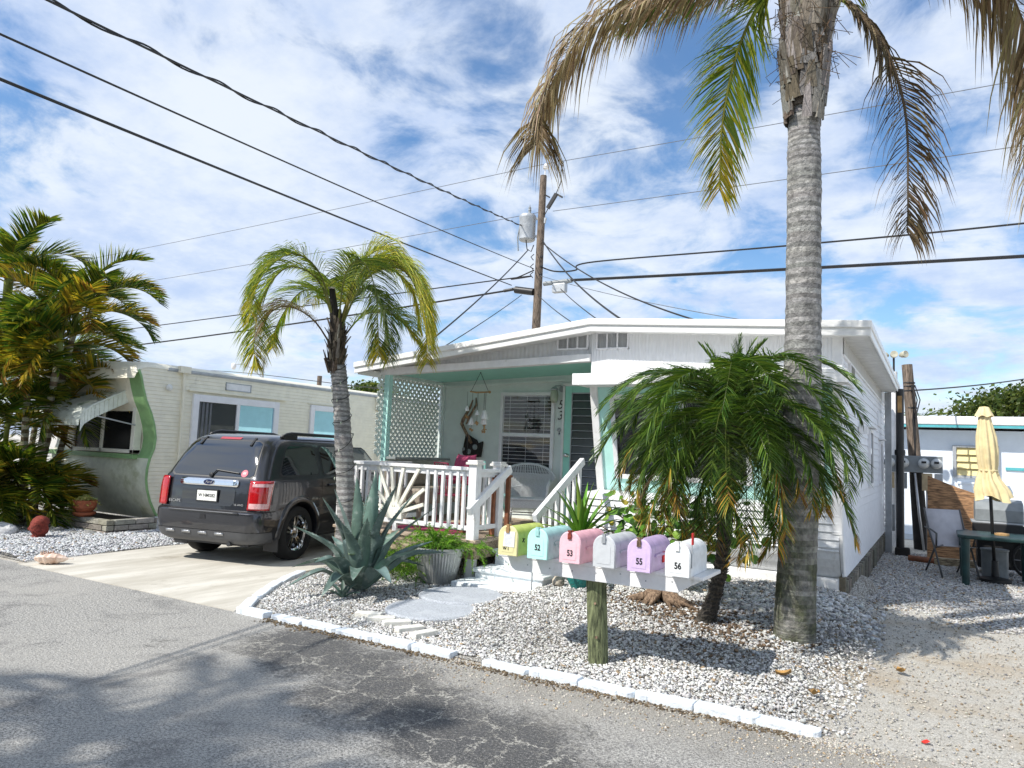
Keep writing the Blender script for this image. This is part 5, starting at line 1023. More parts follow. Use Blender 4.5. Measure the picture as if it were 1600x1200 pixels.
sp_frond([S3(0, -.2), S3(-.35, .20, .25), S3(-.8, .25, .5), S3(-1.15, -.12, .6), S3(-1.22, -.5, .62)], 90, .38, g1, (.26, .26, .08))
sp_frond([S3(0, -.45), S3(-.35, -.18, -.1), S3(-.75, -.02, -.15), S3(-1.0, -.2, -.2), S3(-1.06, -.75, -.2)], 75, .36, tint_of([(.36, .30, .14), (.30, .22, .12), (.28, .17, .12)], .3), (.20, .13, .07), miss=.25, droop=.75, w=.011)
sp_frond([S3(0, -.2), S3(.25, .35, -.1), S3(.62, .55, -.15), S3(.98, .30, -.2), S3(1.18, -.25, -.22), S3(1.22, -.72, -.22)], 110, .44, g2, (.42, .38, .12))
sp_frond([S3(0, -.2), S3(.2, .36, .2), S3(.5, .58, .45), S3(.85, .38, .65), S3(1.0, -.1, .75)], 100, .44, g2, (.40, .36, .12))
sp_frond([S3(0, -.2), S3(.12, .30, -.3), S3(.38, .42, -.6), S3(.62, .12, -.85), S3(.72, -.45, -.95), S3(.74, -.75, -.97)], 105, .42, tint_of([(.12, .18, .04), (.20, .24, .05), (.08, .13, .03)], .3, YL, .7), (.28, .30, .1))
sp_frond([S3(0, -.25), S3(.28, .18, -.15), S3(.55, .10, -.25), S3(.70, -.30, -.3), S3(.74, -.72, -.3)], 90, .36, tint_of([(.10, .17, .05), (.16, .22, .06), (.07, .12, .04)], .3), (.25, .28, .1))
sp_frond([S3(.02, -.2), S3(.1, .3, .25), S3(.25, .62, .5), S3(.45, .66, .8)], 85, .40, g2, (.35, .34, .12), droop=.3)
sp_frond([S3(0, -.2), S3(-.2, .3, .3), S3(-.45, .42, .65), S3(-.75, .2, .95)], 85, .38, g1, (.26, .26, .08))
sp_frond([S3(0, -.2), S3(.3, .34, .05), S3(.75, .50, .1), S3(1.08, .15, .12), S3(1.2, -.3, .12)], 100, .44, g2, (.42, .38, .12))
sp_frond([S3(0, -.2), S3(-.25, .34, -.25), S3(-.6, .48, -.5), S3(-.95, .18, -.65), S3(-1.05, -.3, -.7)], 95, .40, g1, (.26, .26, .08))
sp_frond([S3(0, -.2), S3(.18, .4, .05), S3(.45, .7, .1), S3(.8, .62, .15)], 85, .42, g2, (.42, .38, .12), droop=.5)
sp_frond([S3(0, -.35), S3(.3, -.02, .2), S3(.7, .0, .4), S3(1.0, -.35, .5)], 70, .38, g1, (.24, .2, .08), miss=.1)
mb = MB(); pts = []
for k in range(150):
    t = k / 149; u = t * (len(sp2) - 1); i = min(int(u), len(sp2) - 2); p = sp2[i].lerp(sp2[i + 1], u - i); r = .137 - .035 * t + .006; a = t * 2 * math.pi * 9.0 + .6 * math.sin(t * 40); pts.append(p + V((math.cos(a) * r, math.sin(a) * r, .02 * math.sin(a * 2))))
mb.tube(pts, .0045, 5); sl_ = thing('string_lights', 'dark string light cable spiralling up the young palm trunk', 'string lights', (-6.44, 6.98, .05)); put('cable', mb, 'dark_wire', sl_, smooth=True); mb = MB()
for k in range(6, 150, 9): mb.lathe([(0, -.03), (.009, -.022), (.009, -.005), (.006, .008), (0, .01)], pts[k] + (pts[k] - V((-6.47, 6.92, pts[k].z))).normalized() * .008, 8)
put('bulb', mb, 'lamp_glass', sl_, smooth=True)

# pygmy date palm
RB = V((-1.78, 6.62, float(H(-1.78, 6.6)))); ROB = thing('pygmy_date_palm', 'bushy pygmy date palm with arching dark green fronds and rough trunk', 'palm tree', RB)
mb, sp3 = ringed_trunk([RB + V((-.02, 0, -.03)), RB + V((.06, .01, .22)), RB + V((.13, .0, .55)), RB + V((.15, -.02, 1.0)), RB + V((.15, -.06, 1.5)), RB + V((.20, -.08, 1.92))], [.095, .062, .056, .058, .070, .095, .12], n=20, rings=70, rough=.016, sc=.8, cols=((.10, .088, .07), (.05, .042, .033)))
for k in range(620):
    t = random.random() ** .8; u = t * (len(sp3) - 1); i = min(int(u), len(sp3) - 2); p = sp3[i].lerp(sp3[i + 1], u - i); r = float(np.interp(t, [0, .15, .5, .8, 1], [.085, .060, .056, .075, .11])); a = random.uniform(0, 6.28); d = V((math.cos(a), math.sin(a), 0)); b0 = p + d * r * .85; wd = V((-d.y, d.x, 0)) * random.uniform(.006, .012); L = random.uniform(.02, .045) * (1 + 1.6 * max(0, t - .6)); c = jitcol((.13, .11, .085), .5)
    mb.raw([b0 - wd, b0 + wd, b0 + d * L + V((0, 0, L * .5)), b0 + V((0, 0, -.02))], [(0, 1, 2), (1, 3, 2), (3, 0, 2)], c)
put('trunk', mb, 'boot', ROB)
RC = sp3[-1] + V((0, 0, -.10)); mb = MB(); gt = tint_of([(.035, .085, .016), (.06, .125, .022), (.10, .18, .03), (.17, .26, .045)], .35); ge = tint_of([(.045, .095, .02), (.07, .13, .024), (.13, .20, .035)], .35, OR_, .76)
for k in range(92):
    az = k * 2.39996 + random.gauss(0, .14); q = k / 92; e0 = 80 - 92 * q + random.gauss(0, 6); L = random.uniform(1.12, 1.48) * (1 - .10 * (q > .8)); bend = random.uniform(128, 160) - 52 * q
    frond(mb, arc_spine(RC + V((0, 0, .10 - .34 * q)), (math.cos(az), math.sin(az)), L, e0, bend, pw=.9, side=random.gauss(0, .16)), 88, .27, .0105, .26, gt if q < .5 else ge, ang=54, vs=.16, rr=.008, rt=(.12, .15, .04), tip=.5, start=.08)
for k in range(10):
    az = random.uniform(0, 6.28); mb.tube(arc_spine(RC, (math.cos(az), math.sin(az)), .35, 75, 15, 6), .004, 3, col=(.06, .12, .02))
    frond(mb, arc_spine(RC, (math.cos(az), math.sin(az)), random.uniform(.55, .8), 82, 35), 30, .15, .011, .05, gt, ang=30, rr=.006, rt=(.08, .13, .03))
put('crown', mb, 'glossy_leaf', ROB)
mb = MB(); frond(mb, arc_spine(RC + V((0, 0, -.2)), (-.95, -.3), 1.15, -10, 75), 40, .2, .008, .5, tint_of(BR, .4), rr=.007, miss=.3, rt=(.2, .13, .07)); put('dead_frond', mb, 'dead_leaf', ROB)

# areca clump by the trailer: each stem a palm
def areca(x, y, h, lean, nf, L, seed, lb, tr=.055, e=70, dk=0):
    random.seed(seed); o = thing('areca_palm', lb, 'palm tree', (x, y, 0), group='areca palms by the cream trailer')
    path = [(x, y, -.02), (x + lean[0] * .3, y + lean[1] * .3, h * .4), (x + lean[0], y + lean[1], h)]
    mb, sp = ringed_trunk(path, [tr * 1.25, tr, tr * .95, tr * .8], n=12, rings=44, rough=.004, sc=.35, cols=((.52, .50, .38), (.20, .15, .09))); weld(put('trunk', mb, 'bark_grey', o)); T = V(path[-1])
    mb = MB(); mb.tube([T + V((0, 0, -.05)), T + V((0, 0, .25)), T + V((0, 0, .55))], [tr * .95, tr * 1.05, tr * .5], 8, col=(.22, .26, .05)); put('crown_shaft', mb, 'leaf_thick', o, smooth=True); mb = MB()
    tg = tint_of([(.035, .085, .014), (.055, .12, .018), (.10, .16, .02), (.17, .21, .026)] + ([(.26, .26, .03), (.20, .23, .03)] if not dk else []), .35); te = tint_of([(.10, .15, .02), (.24, .24, .03), (.42, .34, .035), (.50, .36, .035)], .35, OR_, .7)
    nf = int(nf * 1.5); L *= 1.08
    for k in range(nf):
        az = k * 2.4 + random.gauss(0, .25); q = k / nf; tnt = te if random.random() < .30 and not dk else tg
        frond(mb, arc_spine(T + V((0, 0, .42 - .25 * q)), (math.cos(az), math.sin(az)), L * random.uniform(.85, 1.15), e - 55 * q + random.gauss(0, 6), random.uniform(75, 105), side=random.gauss(0, .15)), 56, .48, .031, .14, tnt, ang=52, vs=.45, rr=.014, rt=(.30, .26, .06), tip=.4, start=.22)
    put('crown', mb, 'leaf', o); return o
areca(-12.50, 6.30, 2.65, (.36, .0), 11, 1.35, 11, 'tallest areca palm leaning right over the trailer awning', .062)
areca(-12.60, 6.20, 2.20, (.05, -.1), 10, 1.30, 12, 'areca palm with upright stem in the middle of the clump', .058)
areca(-12.95, 6.55, 3.25, (.55, .1), 11, 1.45, 13, 'areca palm standing behind in the clump, its crown the highest')
areca(-13.1, 6.0, 1.9, (-.25, -.1), 10, 1.3, 14, 'areca palm leaning left at the photo edge', .05)
areca(-12.75, 6.10, 1.35, (-.1, -.1), 9, .95, 15, 'short areca palm shoot among the stems of the clump', .04, 62)
areca(-12.6, 5.85, .35, (.0, -.1), 13, .90, 16, 'low areca sprout with yellowed fronds near the rocks', .035, 55)
areca(-12.45, 6.35, .25, (.02, -.05), 11, .80, 17, 'low areca sprout against the trailer apron', .035, 55)
areca(-13.1, 5.6, .30, (.0, -.1), 13, .95, 18, 'yellowing areca sprout at the far left edge', .035, 52)
areca(-14.0, 6.9, 2.4, (-.1, .2), 10, 1.5, 19, 'dark areca palm in the shade behind the clump', .05, 66, 1)
areca(-13.3, 5.9, 3.75, (.0, .1), 10, 1.2, 20, 'taller palm rising at the upper left edge of the photo', .07, 72)
areca(-12.9, 6.75, 1.75, (.2, .1), 10, 1.2, 22, 'areca palm half hidden behind the front stems of the clump', .05, 60)
random.seed(77)

# agave
AG = V((-5.23, 5.95, float(H(-5.2, 5.95)))); AGV = thing('agave', 'large blue green agave with toothed sword leaves', 'agave', AG)
def blade(mb, sp, w, th, prof, col, fold=.35, teeth=0):
    m = len(sp) - 1; rows_ = []
    for k, p in enumerate(sp):
        T = (sp[min(k + 1, m)] - sp[max(k - 1, 0)]).normalized(); S = T.cross(V((0, 0, 1)))
        if S.length < .2: S = T.cross(V((CF.x, CF.y, 0)))
        S.normalize(); N = S.cross(T); ww = w * prof(k / m); t2 = th * (1 - k / m) + .002
        rows_.append([p - S * ww + N * fold * ww, p - S * ww * .5 + N * fold * ww * .35, p, p + S * ww * .5 + N * fold * ww * .35, p + S * ww + N * fold * ww, p + S * ww * .5 + N * (fold * ww * .2 - t2), p - N * t2, p - S * ww * .5 + N * (fold * ww * .2 - t2)])
    mb.grid(rows_, col=col, close=True)
    if teeth:
        for k in range(1, m - 1):
            for sd in (0, 4):
                a, b = rows_[k][sd], rows_[k + 1][sd]; out = (rows_[k][sd] - rows_[k][2]).normalized()
                for q in (.2, .7): c = a.lerp(b, q); e = (b - a) * .13; mb.face([c - e, c + e, c + out * .012], (.10, .085, .05))
ap = lambda t: (.62 + 1.1 * t - .35 * t) * (1 if t < .35 else max(0, 1 - ((t - .35) / .65) ** 1.7)) + .012 * (1 - t)
AL = [(-.72, .66, -.1, .95), (-.64, .10, -.45, .6), (-.48, .95, .1, 1.1), (-.30, 1.06, -.15, 1.15), (-.13, 1.19, .12, 1.2), (.10, 1.26, -.02, 1.25), (.25, 1.05, .22, 1.1), (.36, 1.16, -.12, 1.15), (.52, 1.06, .15, 1.1), (.74, .90, -.05, 1.1), (.62, .50, -.35, .85), (.66, .26, .15, .75), (-.36, .36, -.55, .75), (-.76, .20, .1, .8), (.10, .80, -.35, .95), (-.15, .75, -.40, .95), (.42, .20, -.6, .7), (.05, .22, -.65, .65), (-.45, .5, .5, .9), (.3, .6, .6, .9), (.7, .5, .4, .9), (-.1, .9, .4, 1.0), (0, 1.0, .1, 1.1), (.92, .42, .1, 1.0), (-.25, .05, -.62, .55)]
random.seed(5)
for (u, z, v, L) in AL:
    mb = MB(); tipp = rel(AG, u, v, z); d = V((tipp.x - AG.x, tipp.y - AG.y, 0)); b0 = AG + V((0, 0, .05)) + d.normalized() * .05; up0 = .42 if z > .5 else .22
    mid = b0.lerp(tipp, .5) + V((0, 0, .10 + .06 * (z < .5))) + d * (-.06 if z > .5 else .05); spn = catmull([b0, b0.lerp(mid, .55) + V((0, 0, .015)), mid, tipp], 18)
    blade(mb, spn, random.uniform(.080, .100), .032, ap, jitcol((.125, .195, .165), .22, .06), fold=random.uniform(.25, .5), teeth=1)
    put('leaf', mb, 'agave_leaf', AGV, smooth=55)
mb = MB(); blade(mb, catmull([AG + V((0, 0, .05)), rel(AG, -.02, -.12, .36), rel(AG, -.10, -.18, .40)], 10), .085, .03, lambda t: .8 - .45 * t, (.34, .44, .26), .4); put('cut_leaf', mb, 'agave_leaf', AGV, smooth=55)
PUP = V((-5.16, 5.62, float(H(-5.16, 5.62)))); PU = thing('agave_pup', 'small agave pup at the foot of the big agave', 'agave', PUP); mb = MB()
for k in range(9): a = k * 2.4; blade(mb, arc_spine(PUP, (math.cos(a), math.sin(a)), random.uniform(.12, .24), 75 - 5 * k, 40, 8), .024, .012, ap, jitcol((.10, .17, .14), .2), .4)
put('leaves', mb, 'agave_leaf', PU, smooth=55)

# sword-leaved plant in the teal pot
TP = V((-3.30, 7.22, float(H(-3.3, 7.22)) - .01)); TPO = thing('teal_pot', 'teal dimpled glazed pot holding the sword leaved plant', 'plant pot', TP)
put('pot', MB().lathe([(.085, 0), (.12, .06), (.145, .16), (.155, .27), (.165, .36), (.17, .40), (.15, .40), (.14, .36), (0, .35)], TP, 28), 'teal_pot', TPO, smooth=50); put('soil', MB().lathe([(.142, .37), (.0, .385)], TP, 20, cap=False), 'soil', TPO)
SWP = thing('sword_plant', 'bright green sword leaved plant growing from the teal pot', 'plant', TP + V((0, 0, .38))); mb = MB(); b0 = TP + V((0, 0, .40)); random.seed(9)
mb.tube([b0 - V((0, 0, .02)), b0 + V((0, 0, .12))], [.04, .035], 8, col=(.16, .20, .05))
for k in range(34):
    q = k / 34; az = k * 2.4; c = jitcol(random.choice([(.14, .32, .035), (.20, .40, .04), (.10, .24, .03), (.30, .46, .07)]), .25)
    if q > .88: c = jitcol((.38, .36, .05), .25)
    blade(mb, arc_spine(b0 + V((0, 0, .10 * (1 - q))), (math.cos(az), math.sin(az)), random.uniform(.58, .76), 86 - 74 * q, 18 + 62 * q, 14), random.uniform(.030, .040), .004, lambda t: (.55 + 1.4 * t) if t < .32 else max(0, 1 - ((t - .32) / .68) ** 1.5), c, .35)
put('leaves', mb, 'leaf_thick', SWP, smooth=55)

# sea grape shrub and its stump
SG = V((-2.45, 7.55, float(H(-2.45, 7.55)))); SGO = thing('sea_grape_shrub', 'sea grape shrub with round glossy leaves behind the mailboxes', 'shrub', SG); mb = MB(); lf = MB(); random.seed(21)
for k in range(9):
    d = V((random.uniform(-.75, .95), random.uniform(-.3, .3), random.uniform(.55, 1.0))); st = catmull([SG + V((random.gauss(0, .05), random.gauss(0, .05), 0)), SG + V((d.x * .3, d.y * .3, d.z * .6)), SG + d], 12); mb.tube(st, [.028 * (1 - .07 * i) for i in range(13)], 7, col=(.2, .15, .1))
    for j in range(44):
        t = random.uniform(.45, 1.0); p = st[int(t * 12)] + V((random.gauss(0, .15), random.gauss(0, .13), random.gauss(.02, .13))); n_ = V((random.gauss(0, .55) - .1, random.gauss(-.35, .5), random.uniform(.2, 1.2))).normalized(); a = n_.orthogonal().normalized(); b = n_.cross(a); r = random.uniform(.038, .062); c = jitcol(random.choice([(.09, .22, .03), (.14, .30, .04), (.05, .13, .022), (.24, .38, .06)]), .25)
        if random.random() < .03: c = jitcol((.45, .38, .05), .2)
        P_ = [p + (a * math.cos(q) + b * math.sin(q)) * r + n_ * .012 * math.cos(2 * q) for q in np.linspace(0, 2 * math.pi, 9, endpoint=False)]
        i0 = len(lf.v); lf.raw([p - n_ * .006] + P_, [(0, 1 + q, 1 + (q + 1) % 9) for q in range(9)], c)
put('stem', mb, 'rubber_bark', SGO, smooth=True); put('foliage', lf, 'leaf_thick', SGO)
mb = MB(); C0 = V((-2.33, 7.0, float(H(-2.33, 7.0))))
for k in range(26):
    a = random.uniform(0, 6.28); d = V((math.cos(a) * 1.3, math.sin(a) * .6, 0)); mb.tube([C0 + V((0, .08, .12)) + d * .04, C0 + d * .13 + V((0, 0, .05)), C0 + d * random.uniform(.2, .32) + V((0, 0, -.01))], [.05, .035, .012], 6, jit=.2)
solo('palm_stump', mb, 'rubber_bark', 'fibrous brown stump on the gravel behind the mailbox post', 'stump', smooth=True)

# ferns and silver pot
FP = V((-4.98, 6.98, float(H(-4.98, 6.98)) - .015)); FPO = thing('silver_pot', 'fluted silver grey pot below the deck corner', 'plant pot', FP)
mb = MB(); prof = [(.185, 0), (.20, .02), (.235, .15), (.268, .30), (.282, .375)]; mb.lathe(prof, FP, 96, flute=(0, -.022)); put('pot', mb, 'silver_pot', FPO, smooth=30)
put('rim', MB().lathe([(.275, .365), (.292, .37), (.296, .395), (.292, .415), (.268, .415), (.26, .39)], FP, 48), 'silver_pot', FPO, smooth=45); put('soil', MB().lathe([(.262, .40), (0, .405)], FP, 24, cap=False), 'soil', FPO)
def fern(name, c, lb, n, L, e, ext, seed, group=None):
    random.seed(seed); o = thing(name, lb, 'fern', c, group=group); mb = MB(); c = V(c)
    for k in range(n):
        az = random.uniform(0, 6.28); b0 = c + V((random.gauss(0, ext), random.gauss(0, ext * .8), 0)); sp = arc_spine(b0, (math.cos(az), math.sin(az)), L * random.uniform(.6, 1.25), random.uniform(*e), random.uniform(40, 120), 10); col = random.choice([(.18, .40, .04), (.26, .50, .05), (.12, .28, .03), (.32, .52, .08)]); mb.tube(sp, .0018, 3, cap=False, col=(.12, .2, .04))
        for q in range(85):
            p = sp[random.randint(2, 9)].lerp(sp[10], random.random() * .25); d = V((random.gauss(0, 1), random.gauss(0, 1), random.gauss(.25, .8))).normalized(); w = d.orthogonal().normalized() * .0034; ll = random.uniform(.014, .034); mb.face([p - w, p + w, p + d * ll], jitcol(col, .3))
    put('foliage', mb, 'leaf', o); return o
fern('asparagus_fern', FP + V((0, 0, .41)), 'bright asparagus fern overflowing the silver pot', 150, .32, (10, 85), .11, 31)
fern('trailing_fern', (-4.68, 7.20, .42), 'asparagus fern trailing down beside the deck post', 40, .46, (-20, 50), .06, 32)
fern('ground_fern', (-5.45, 6.85, .06), 'feathery fern growing below the deck between agave and silver pot', 120, .52, (25, 85), .17, 33)
random.seed(78)

# ------------------------------------------------------------------ porch furniture
WC = thing('wicker_chair', 'white wicker armchair with fan back on the porch', 'chair', (-5.27, 9.58, .5), R(28), scale=.9)
mb = MB(); P = []
for i in range(15):
    t = i / 14; row = []
    for k in range(21):
        a = -1.45 + 2.9 * k / 20; wtop = .40 * (1 - .16 * (1 - t)); zt = .40 + t * (.30 + .27 * math.cos(a * .95)); row.append((wtop * math.sin(a) * (.80 + .34 * t), .08 + .30 * math.cos(a) + .16 * t, zt))
    P.append(row)

for k in range(41):
    u_ = k / 2; i0, fr_ = min(int(u_), 19), u_ - min(int(u_), 19)
    if 7 < k < 16: pass
    mb.tube([V(P[i][i0]).lerp(V(P[i][i0 + 1]), fr_) for i in range(0, 15)], .0085, 4, cap=False)
for i in (0, 5, 10): mb.tube([P[i][k] for k in range(21)], .009, 4)
put('back', mb, 'wicker', WC, local=True, smooth=True)
mb = MB(); mb.tube([P[-1][k] for k in range(21)], .020, 8); 
for k in range(0, 21, 1): mb.tube([P[i][k] for i in range(0, 15, 2)], .0045, 4, cap=False)
put('back_rim', mb, 'wicker', WC, local=True, smooth=True)
for sg in (-1, 1):
    mb = MB(); mb.tube([(sg * .37, .22, .70), (sg * .36, .05, .685), (sg * .34, -.18, .665), (sg * .32, -.26, .62), (sg * .31, -.27, .42), (sg * .30, -.28, .0)], [.03, .032, .032, .028, .022, .018], 10); put('arm', mb, 'wicker', WC, local=True, smooth=True)
    mb = MB(); mb.tube([(sg * .26, .26, .42), (sg * .27, .30, .2), (sg * .28, .34, .0)], .016, 8); put('leg', mb, 'wicker', WC, local=True, smooth=True)
    mb = MB(); mb.grid([[(sg * .335, -.22 + .42 * k / 8, .43 + .22 * j / 4 * (1 if k > 1 else .9)) for k in range(9)] for j in range(5)]); o = put('side_panel', mb, 'wicker', WC, local=True); m_ = o.modifiers.new('t', 'SOLIDIFY'); m_.thickness = .014
mb = MB(); mb.box(-.31, -.29, .385, .31, .26, .425); put('seat', mb, 'wicker', WC, local=True, bevel=.015); mb = MB(); mb.box(-.30, -.285, .27, .30, -.265, .385); mb.box(-.31, -.26, .27, -.295, .24, .385); mb.box(.295, -.26, .27, .31, .24, .385); put('apron', mb, 'wicker', WC, local=True)
mb = MB(); mb.tube([(-.3, -.27, .16), (.3, -.27, .16)], .01, 6); mb.tube([(-.29, .2, .16), (.29, .2, .16)], .01, 6); put('stretcher', mb, 'wicker', WC, local=True)
PC = thing('pink_chair', 'pink metal porch chair behind the white railing', 'chair', (-5.62, 8.28, .5), R(150)); mb = MB()
for k in range(7): x = -.21 + .07 * k; mb.tube([(x, .22, .44), (x, .28, .84)], .008, 5)
mb.tube([(-.22, .22, .0), (-.22, .23, .44), (-.22, .29, .86), (.22, .29, .86), (.22, .23, .44), (.22, .22, 0)], .012, 6); put('back', mb, 'pink_metal', PC, local=True); mb = MB()
for k in range(9): y = -.22 + .055 * k; mb.box(-.22, y, .43, .22, y + .035, .445)
put('seat', mb, 'pink_metal', PC, local=True)
for sx_ in (-1, 1): mb = MB(); mb.tube([(sx_ * .22, -.22, 0), (sx_ * .22, -.2, .43), (sx_ * .23, -.2, .62), (sx_ * .22, .25, .66)], .012, 6); put('leg', mb, 'pink_metal', PC, local=True)
def cushion(name, w, h, d, mat, label, loc, rz, tilt):
    mb = MB(); P = []; n = 16
    for sgn in (1, -1):
        P = []
        for i in range(n + 1):
            row = []
            for k in range(n + 1):
                u, v = -1 + 2 * i / n, -1 + 2 * k / n; e = (1 - u ** 4) * (1 - v ** 4); cu = 1 - .10 * (1 - v * v) ; cv = 1 - .10 * (1 - u * u); row.append((v * w / 2 * cv, sgn * d / 2 * e ** .6 + .004 * math.sin(u * 7 + v * 5), u * h / 2 * cu + h / 2))
            P.append(row)
        mb.grid(P)
    o = solo(name, mb, mat, label, 'cushion', smooth=True); o.location = loc; o.rotation_euler = (tilt, 0, rz); return o
cushion('cushion', .46, .44, .16, 'pink_cloth', 'deep pink cushion standing up behind the porch railing', (-5.66, 8.36, 1.06), R(-22), R(-12))
TC = thing('teal_chair', 'teal patterned porch chair beside the pink one', 'chair', (-5.30, 8.55, .5), R(160)); mb = MB(); mb.box(-.2, -.2, .42, .2, .2, .47); put('seat', mb, 'teal_cloth', TC, local=True, bevel=.02); mb = MB(); mb.tube([(-.2, .2, .0), (-.2, .26, .9), (.2, .26, .9), (.2, .2, 0)], .014, 6); put('back', mb, 'teal', TC, local=True)
for sx_ in (-1, 1): put('leg', MB().tube([(sx_ * .22, -.22, 0), (sx_ * .14, -.1, .42)], .014, 6), 'teal', TC, local=True)
TT = thing('brown_side_table', 'brown wooden side table just inside the railing corner', 'table', (-4.98, 7.95, .5)); put('table_top', MB().box(-.26, -.22, .72, .26, .22, .75), 'wood_brown', TT, local=True, bevel=.006)
for sx_ in (-1, 1):
    for sy_ in (-1, 1): put('leg', MB().box(sx_ * .22 - .025, sy_ * .18 - .025, 0, sx_ * .22 + .025, sy_ * .18 + .025, .72), 'wood_brown', TT, local=True)
WB = thing('wicker_bench', 'tan wicker bench against the lattice screen', 'bench', (-6.75, 9.0, .5)); put('seat', MB().box(-.34, -.55, .24, .34, .55, .46), 'wicker_tan', WB, local=True, bevel=.03); put('backrest', MB().box(-.36, -.55, .46, -.24, .55, .80), 'wicker_tan', WB, local=True, bevel=.04)
for sx_ in (-1, 1):
    for sy_ in (-1, 1): put('leg', MB().box(sx_ * .3 - .025, sy_ * .5 - .025, 0, sx_ * .3 + .025, sy_ * .5 + .025, .26), 'wicker_tan', WB, local=True)
solo('rug', MB().box(-6.2, 7.55, .5005, -5.2, 8.7, .508), 'pink_cloth', 'dark pink rug lying on the deck boards', 'rug')
# wind chime
WCX, WCY = -6.02, 9.30; CH = thing('wind_chime', 'wind chime of white shell bells on a driftwood bar', 'wind chime', (WCX, WCY, 2.0)); CQ = V((.95, .3, 0)).normalized(); c0 = V((WCX, WCY, 2.44))
mb = MB(); mb.tube([c0 - CQ * .155, c0 - CQ * .05 + V((0, 0, -.012)), c0 + CQ * .155], [.011, .013, .012], 8); mb.lathe([(0, -.025), (.022, -.01), (.02, .012), (0, .02)], c0 + CQ * .155, 8); put('bar', mb, 'tan_wood', CH, smooth=True)
mb = MB(); hk = V((WCX, WCY, 2.735)); mb.tube([c0 - CQ * .14, hk], .004, 4); mb.tube([c0 + CQ * .14, hk], .004, 4); mb.tube([hk, hk + V((0, 0, .03))], .009, 6); put('cord', mb, 'dark_wire', CH)
random.seed(4)
for u, z, s_ in ((-.17, 2.14, 1), (-.075, 2.07, .95), (.0, 2.08, .95), (-.13, 1.93, 1.35), (.075, 2.06, 1.25), (.055, 1.95, 1.4), (.135, 2.02, 1.7), (.165, 1.94, 1.2)):
    p = c0 + CQ * u * .9 + V((random.uniform(-.03, .03), random.uniform(-.05, .05), 0)); p.z = z; put('bell', MB().lathe([(.036 * s_, 0), (.030 * s_, .03 * s_), (.016 * s_, .068 * s_), (.006, .082 * s_), (0, .085 * s_)], p, 12), 'bell_white', CH, smooth=50); k_ = MB(); k_.tube([p + V((0, 0, .08 * s_)), (p.x, p.y, 2.435)], .0025, 4); k_.tube([p, p - V((0, 0, .10))], .0025, 4); put('string', k_, 'dark_wire', CH)
    k_ = MB(); q = p - V((0, 0, .07 + random.uniform(0, .05)))
    for j in range(4): d = V((random.gauss(0, 1), random.gauss(0, .6), random.gauss(0, .8))).normalized() * .035; k_.tube([q - d, q + d], .008, 5)
    put('driftwood', k_, 'tan_wood', CH)
DW = thing('driftwood_art', 'driftwood wall piece with painted fish on the porch wall', 'wall art', (-6.64, 10.16, 1.6)); mb = MB()
mb.tube([(-6.68, 10.12, 2.38), (-6.72, 10.11, 2.26), (-6.86, 10.12, 2.05), (-6.88, 10.12, 1.98), (-6.80, 10.11, 1.86), (-6.66, 10.11, 1.66)], [.012, .022, .03, .028, .026, .022], 8, jit=.15); mb.tube([(-6.62, 10.12, 2.42), (-6.60, 10.11, 2.30), (-6.72, 10.12, 2.12), (-6.78, 10.11, 1.98)], [.01, .018, .018, .015], 7, jit=.15); put('branch', mb, 'rubber_bark', DW, smooth=True)
mb = MB(); mb.prism([(-6.86, 1.50), (-6.80, 1.42), (-6.50, 1.44), (-6.47, 1.70), (-6.56, 1.66), (-6.60, 1.72), (-6.80, 1.82)], lambda u, v: (u, 10.13, v), lambda u, v: (u, 10.19, v)); put('plank', mb, 'pole_tarred', DW, bevel=.01); mb = MB()
for c_, r_ in (((-6.60, 10.125, 1.60), .05), ((-6.72, 10.125, 1.52), .045), ((-6.82, 10.12, 1.56), .03)): mb.lathe([(r_, 0), (r_ * .8, .012), (r_ * .3, .012), (0, .004)], c_, 12, ax=(0, -1, 0))
put('fish', mb, 'grey_top', DW, smooth=40)
mb = MB(); hk = V((-6.50, 9.75, 1.0)); mb.tube([hk + V((0, 0, -.5)), hk + V((0, 0, .74)), hk + V((-.02, 0, .80))], .010, 6); pts = [hk + V((.075 - .075 * math.cos(a), 0, .38 + .10 * math.sin(a))) for a in np.linspace(0, 4.4, 14)]; mb.tube(pts, .009, 6); solo('shepherd_hook', mb, 'black_metal', 'black iron shepherd hook on the porch below the fish piece', 'hook', smooth=True)
# small things by the steps
solo('coconut', lump((-3.55, 7.22, float(H(-3.55, 7.2)) + .05), .068, 9, (1, 1, .95), amp=.12), 'coconut', 'dry pale coconut on the gravel beside the steps', 'coconut', smooth=True)
mb = MB(); mb.tube([(-3.72, 6.93, .06), (-3.72, 6.93, .34), (-3.70, 6.92, .37)], .009, 6); solo('garden_stake', mb, 'galv', 'thin metal stake standing in front of the steps', 'stake')
mb = MB(); mb.grid([[(u * .03, v * .022, .012 + .012 * math.sin(u * 2 + v)) for u in (-1, -.4, .3, 1)] for v in (-1, 0, 1)]); o = solo('petal', mb, 'red_petal', 'small red petal lying on the sandy drive', 'petal'); o.location = (-.07, 4.93, .004); o.scale = (.7,) * 3
random.seed(3)
for i, (x, y, l) in enumerate(((-.72, 5.35, 'brown curled leaf near the end of the edging'), (-.95, 5.6, 'dry yellow leaf on the gravel right of the mailbox post'), (-.25, 6.4, 'dry leaf on the sandy drive by the palm'))):
    mb = MB(); mb.grid([[(u * .045, v * .03 * (1 - u * u * .6), .01 + .02 * abs(v) + .012 * u * u) for u in np.linspace(-1, 1, 7)] for v in (-1, -.5, 0, .5, 1)]); o = solo('dead_leaf', mb, 'dry_leaf', l, 'leaf'); o.location = (x, y, float(H(x, y)) + .015); o.rotation_euler = (0, .2, random.uniform(0, 6)); o.scale = (1.2,) * 3

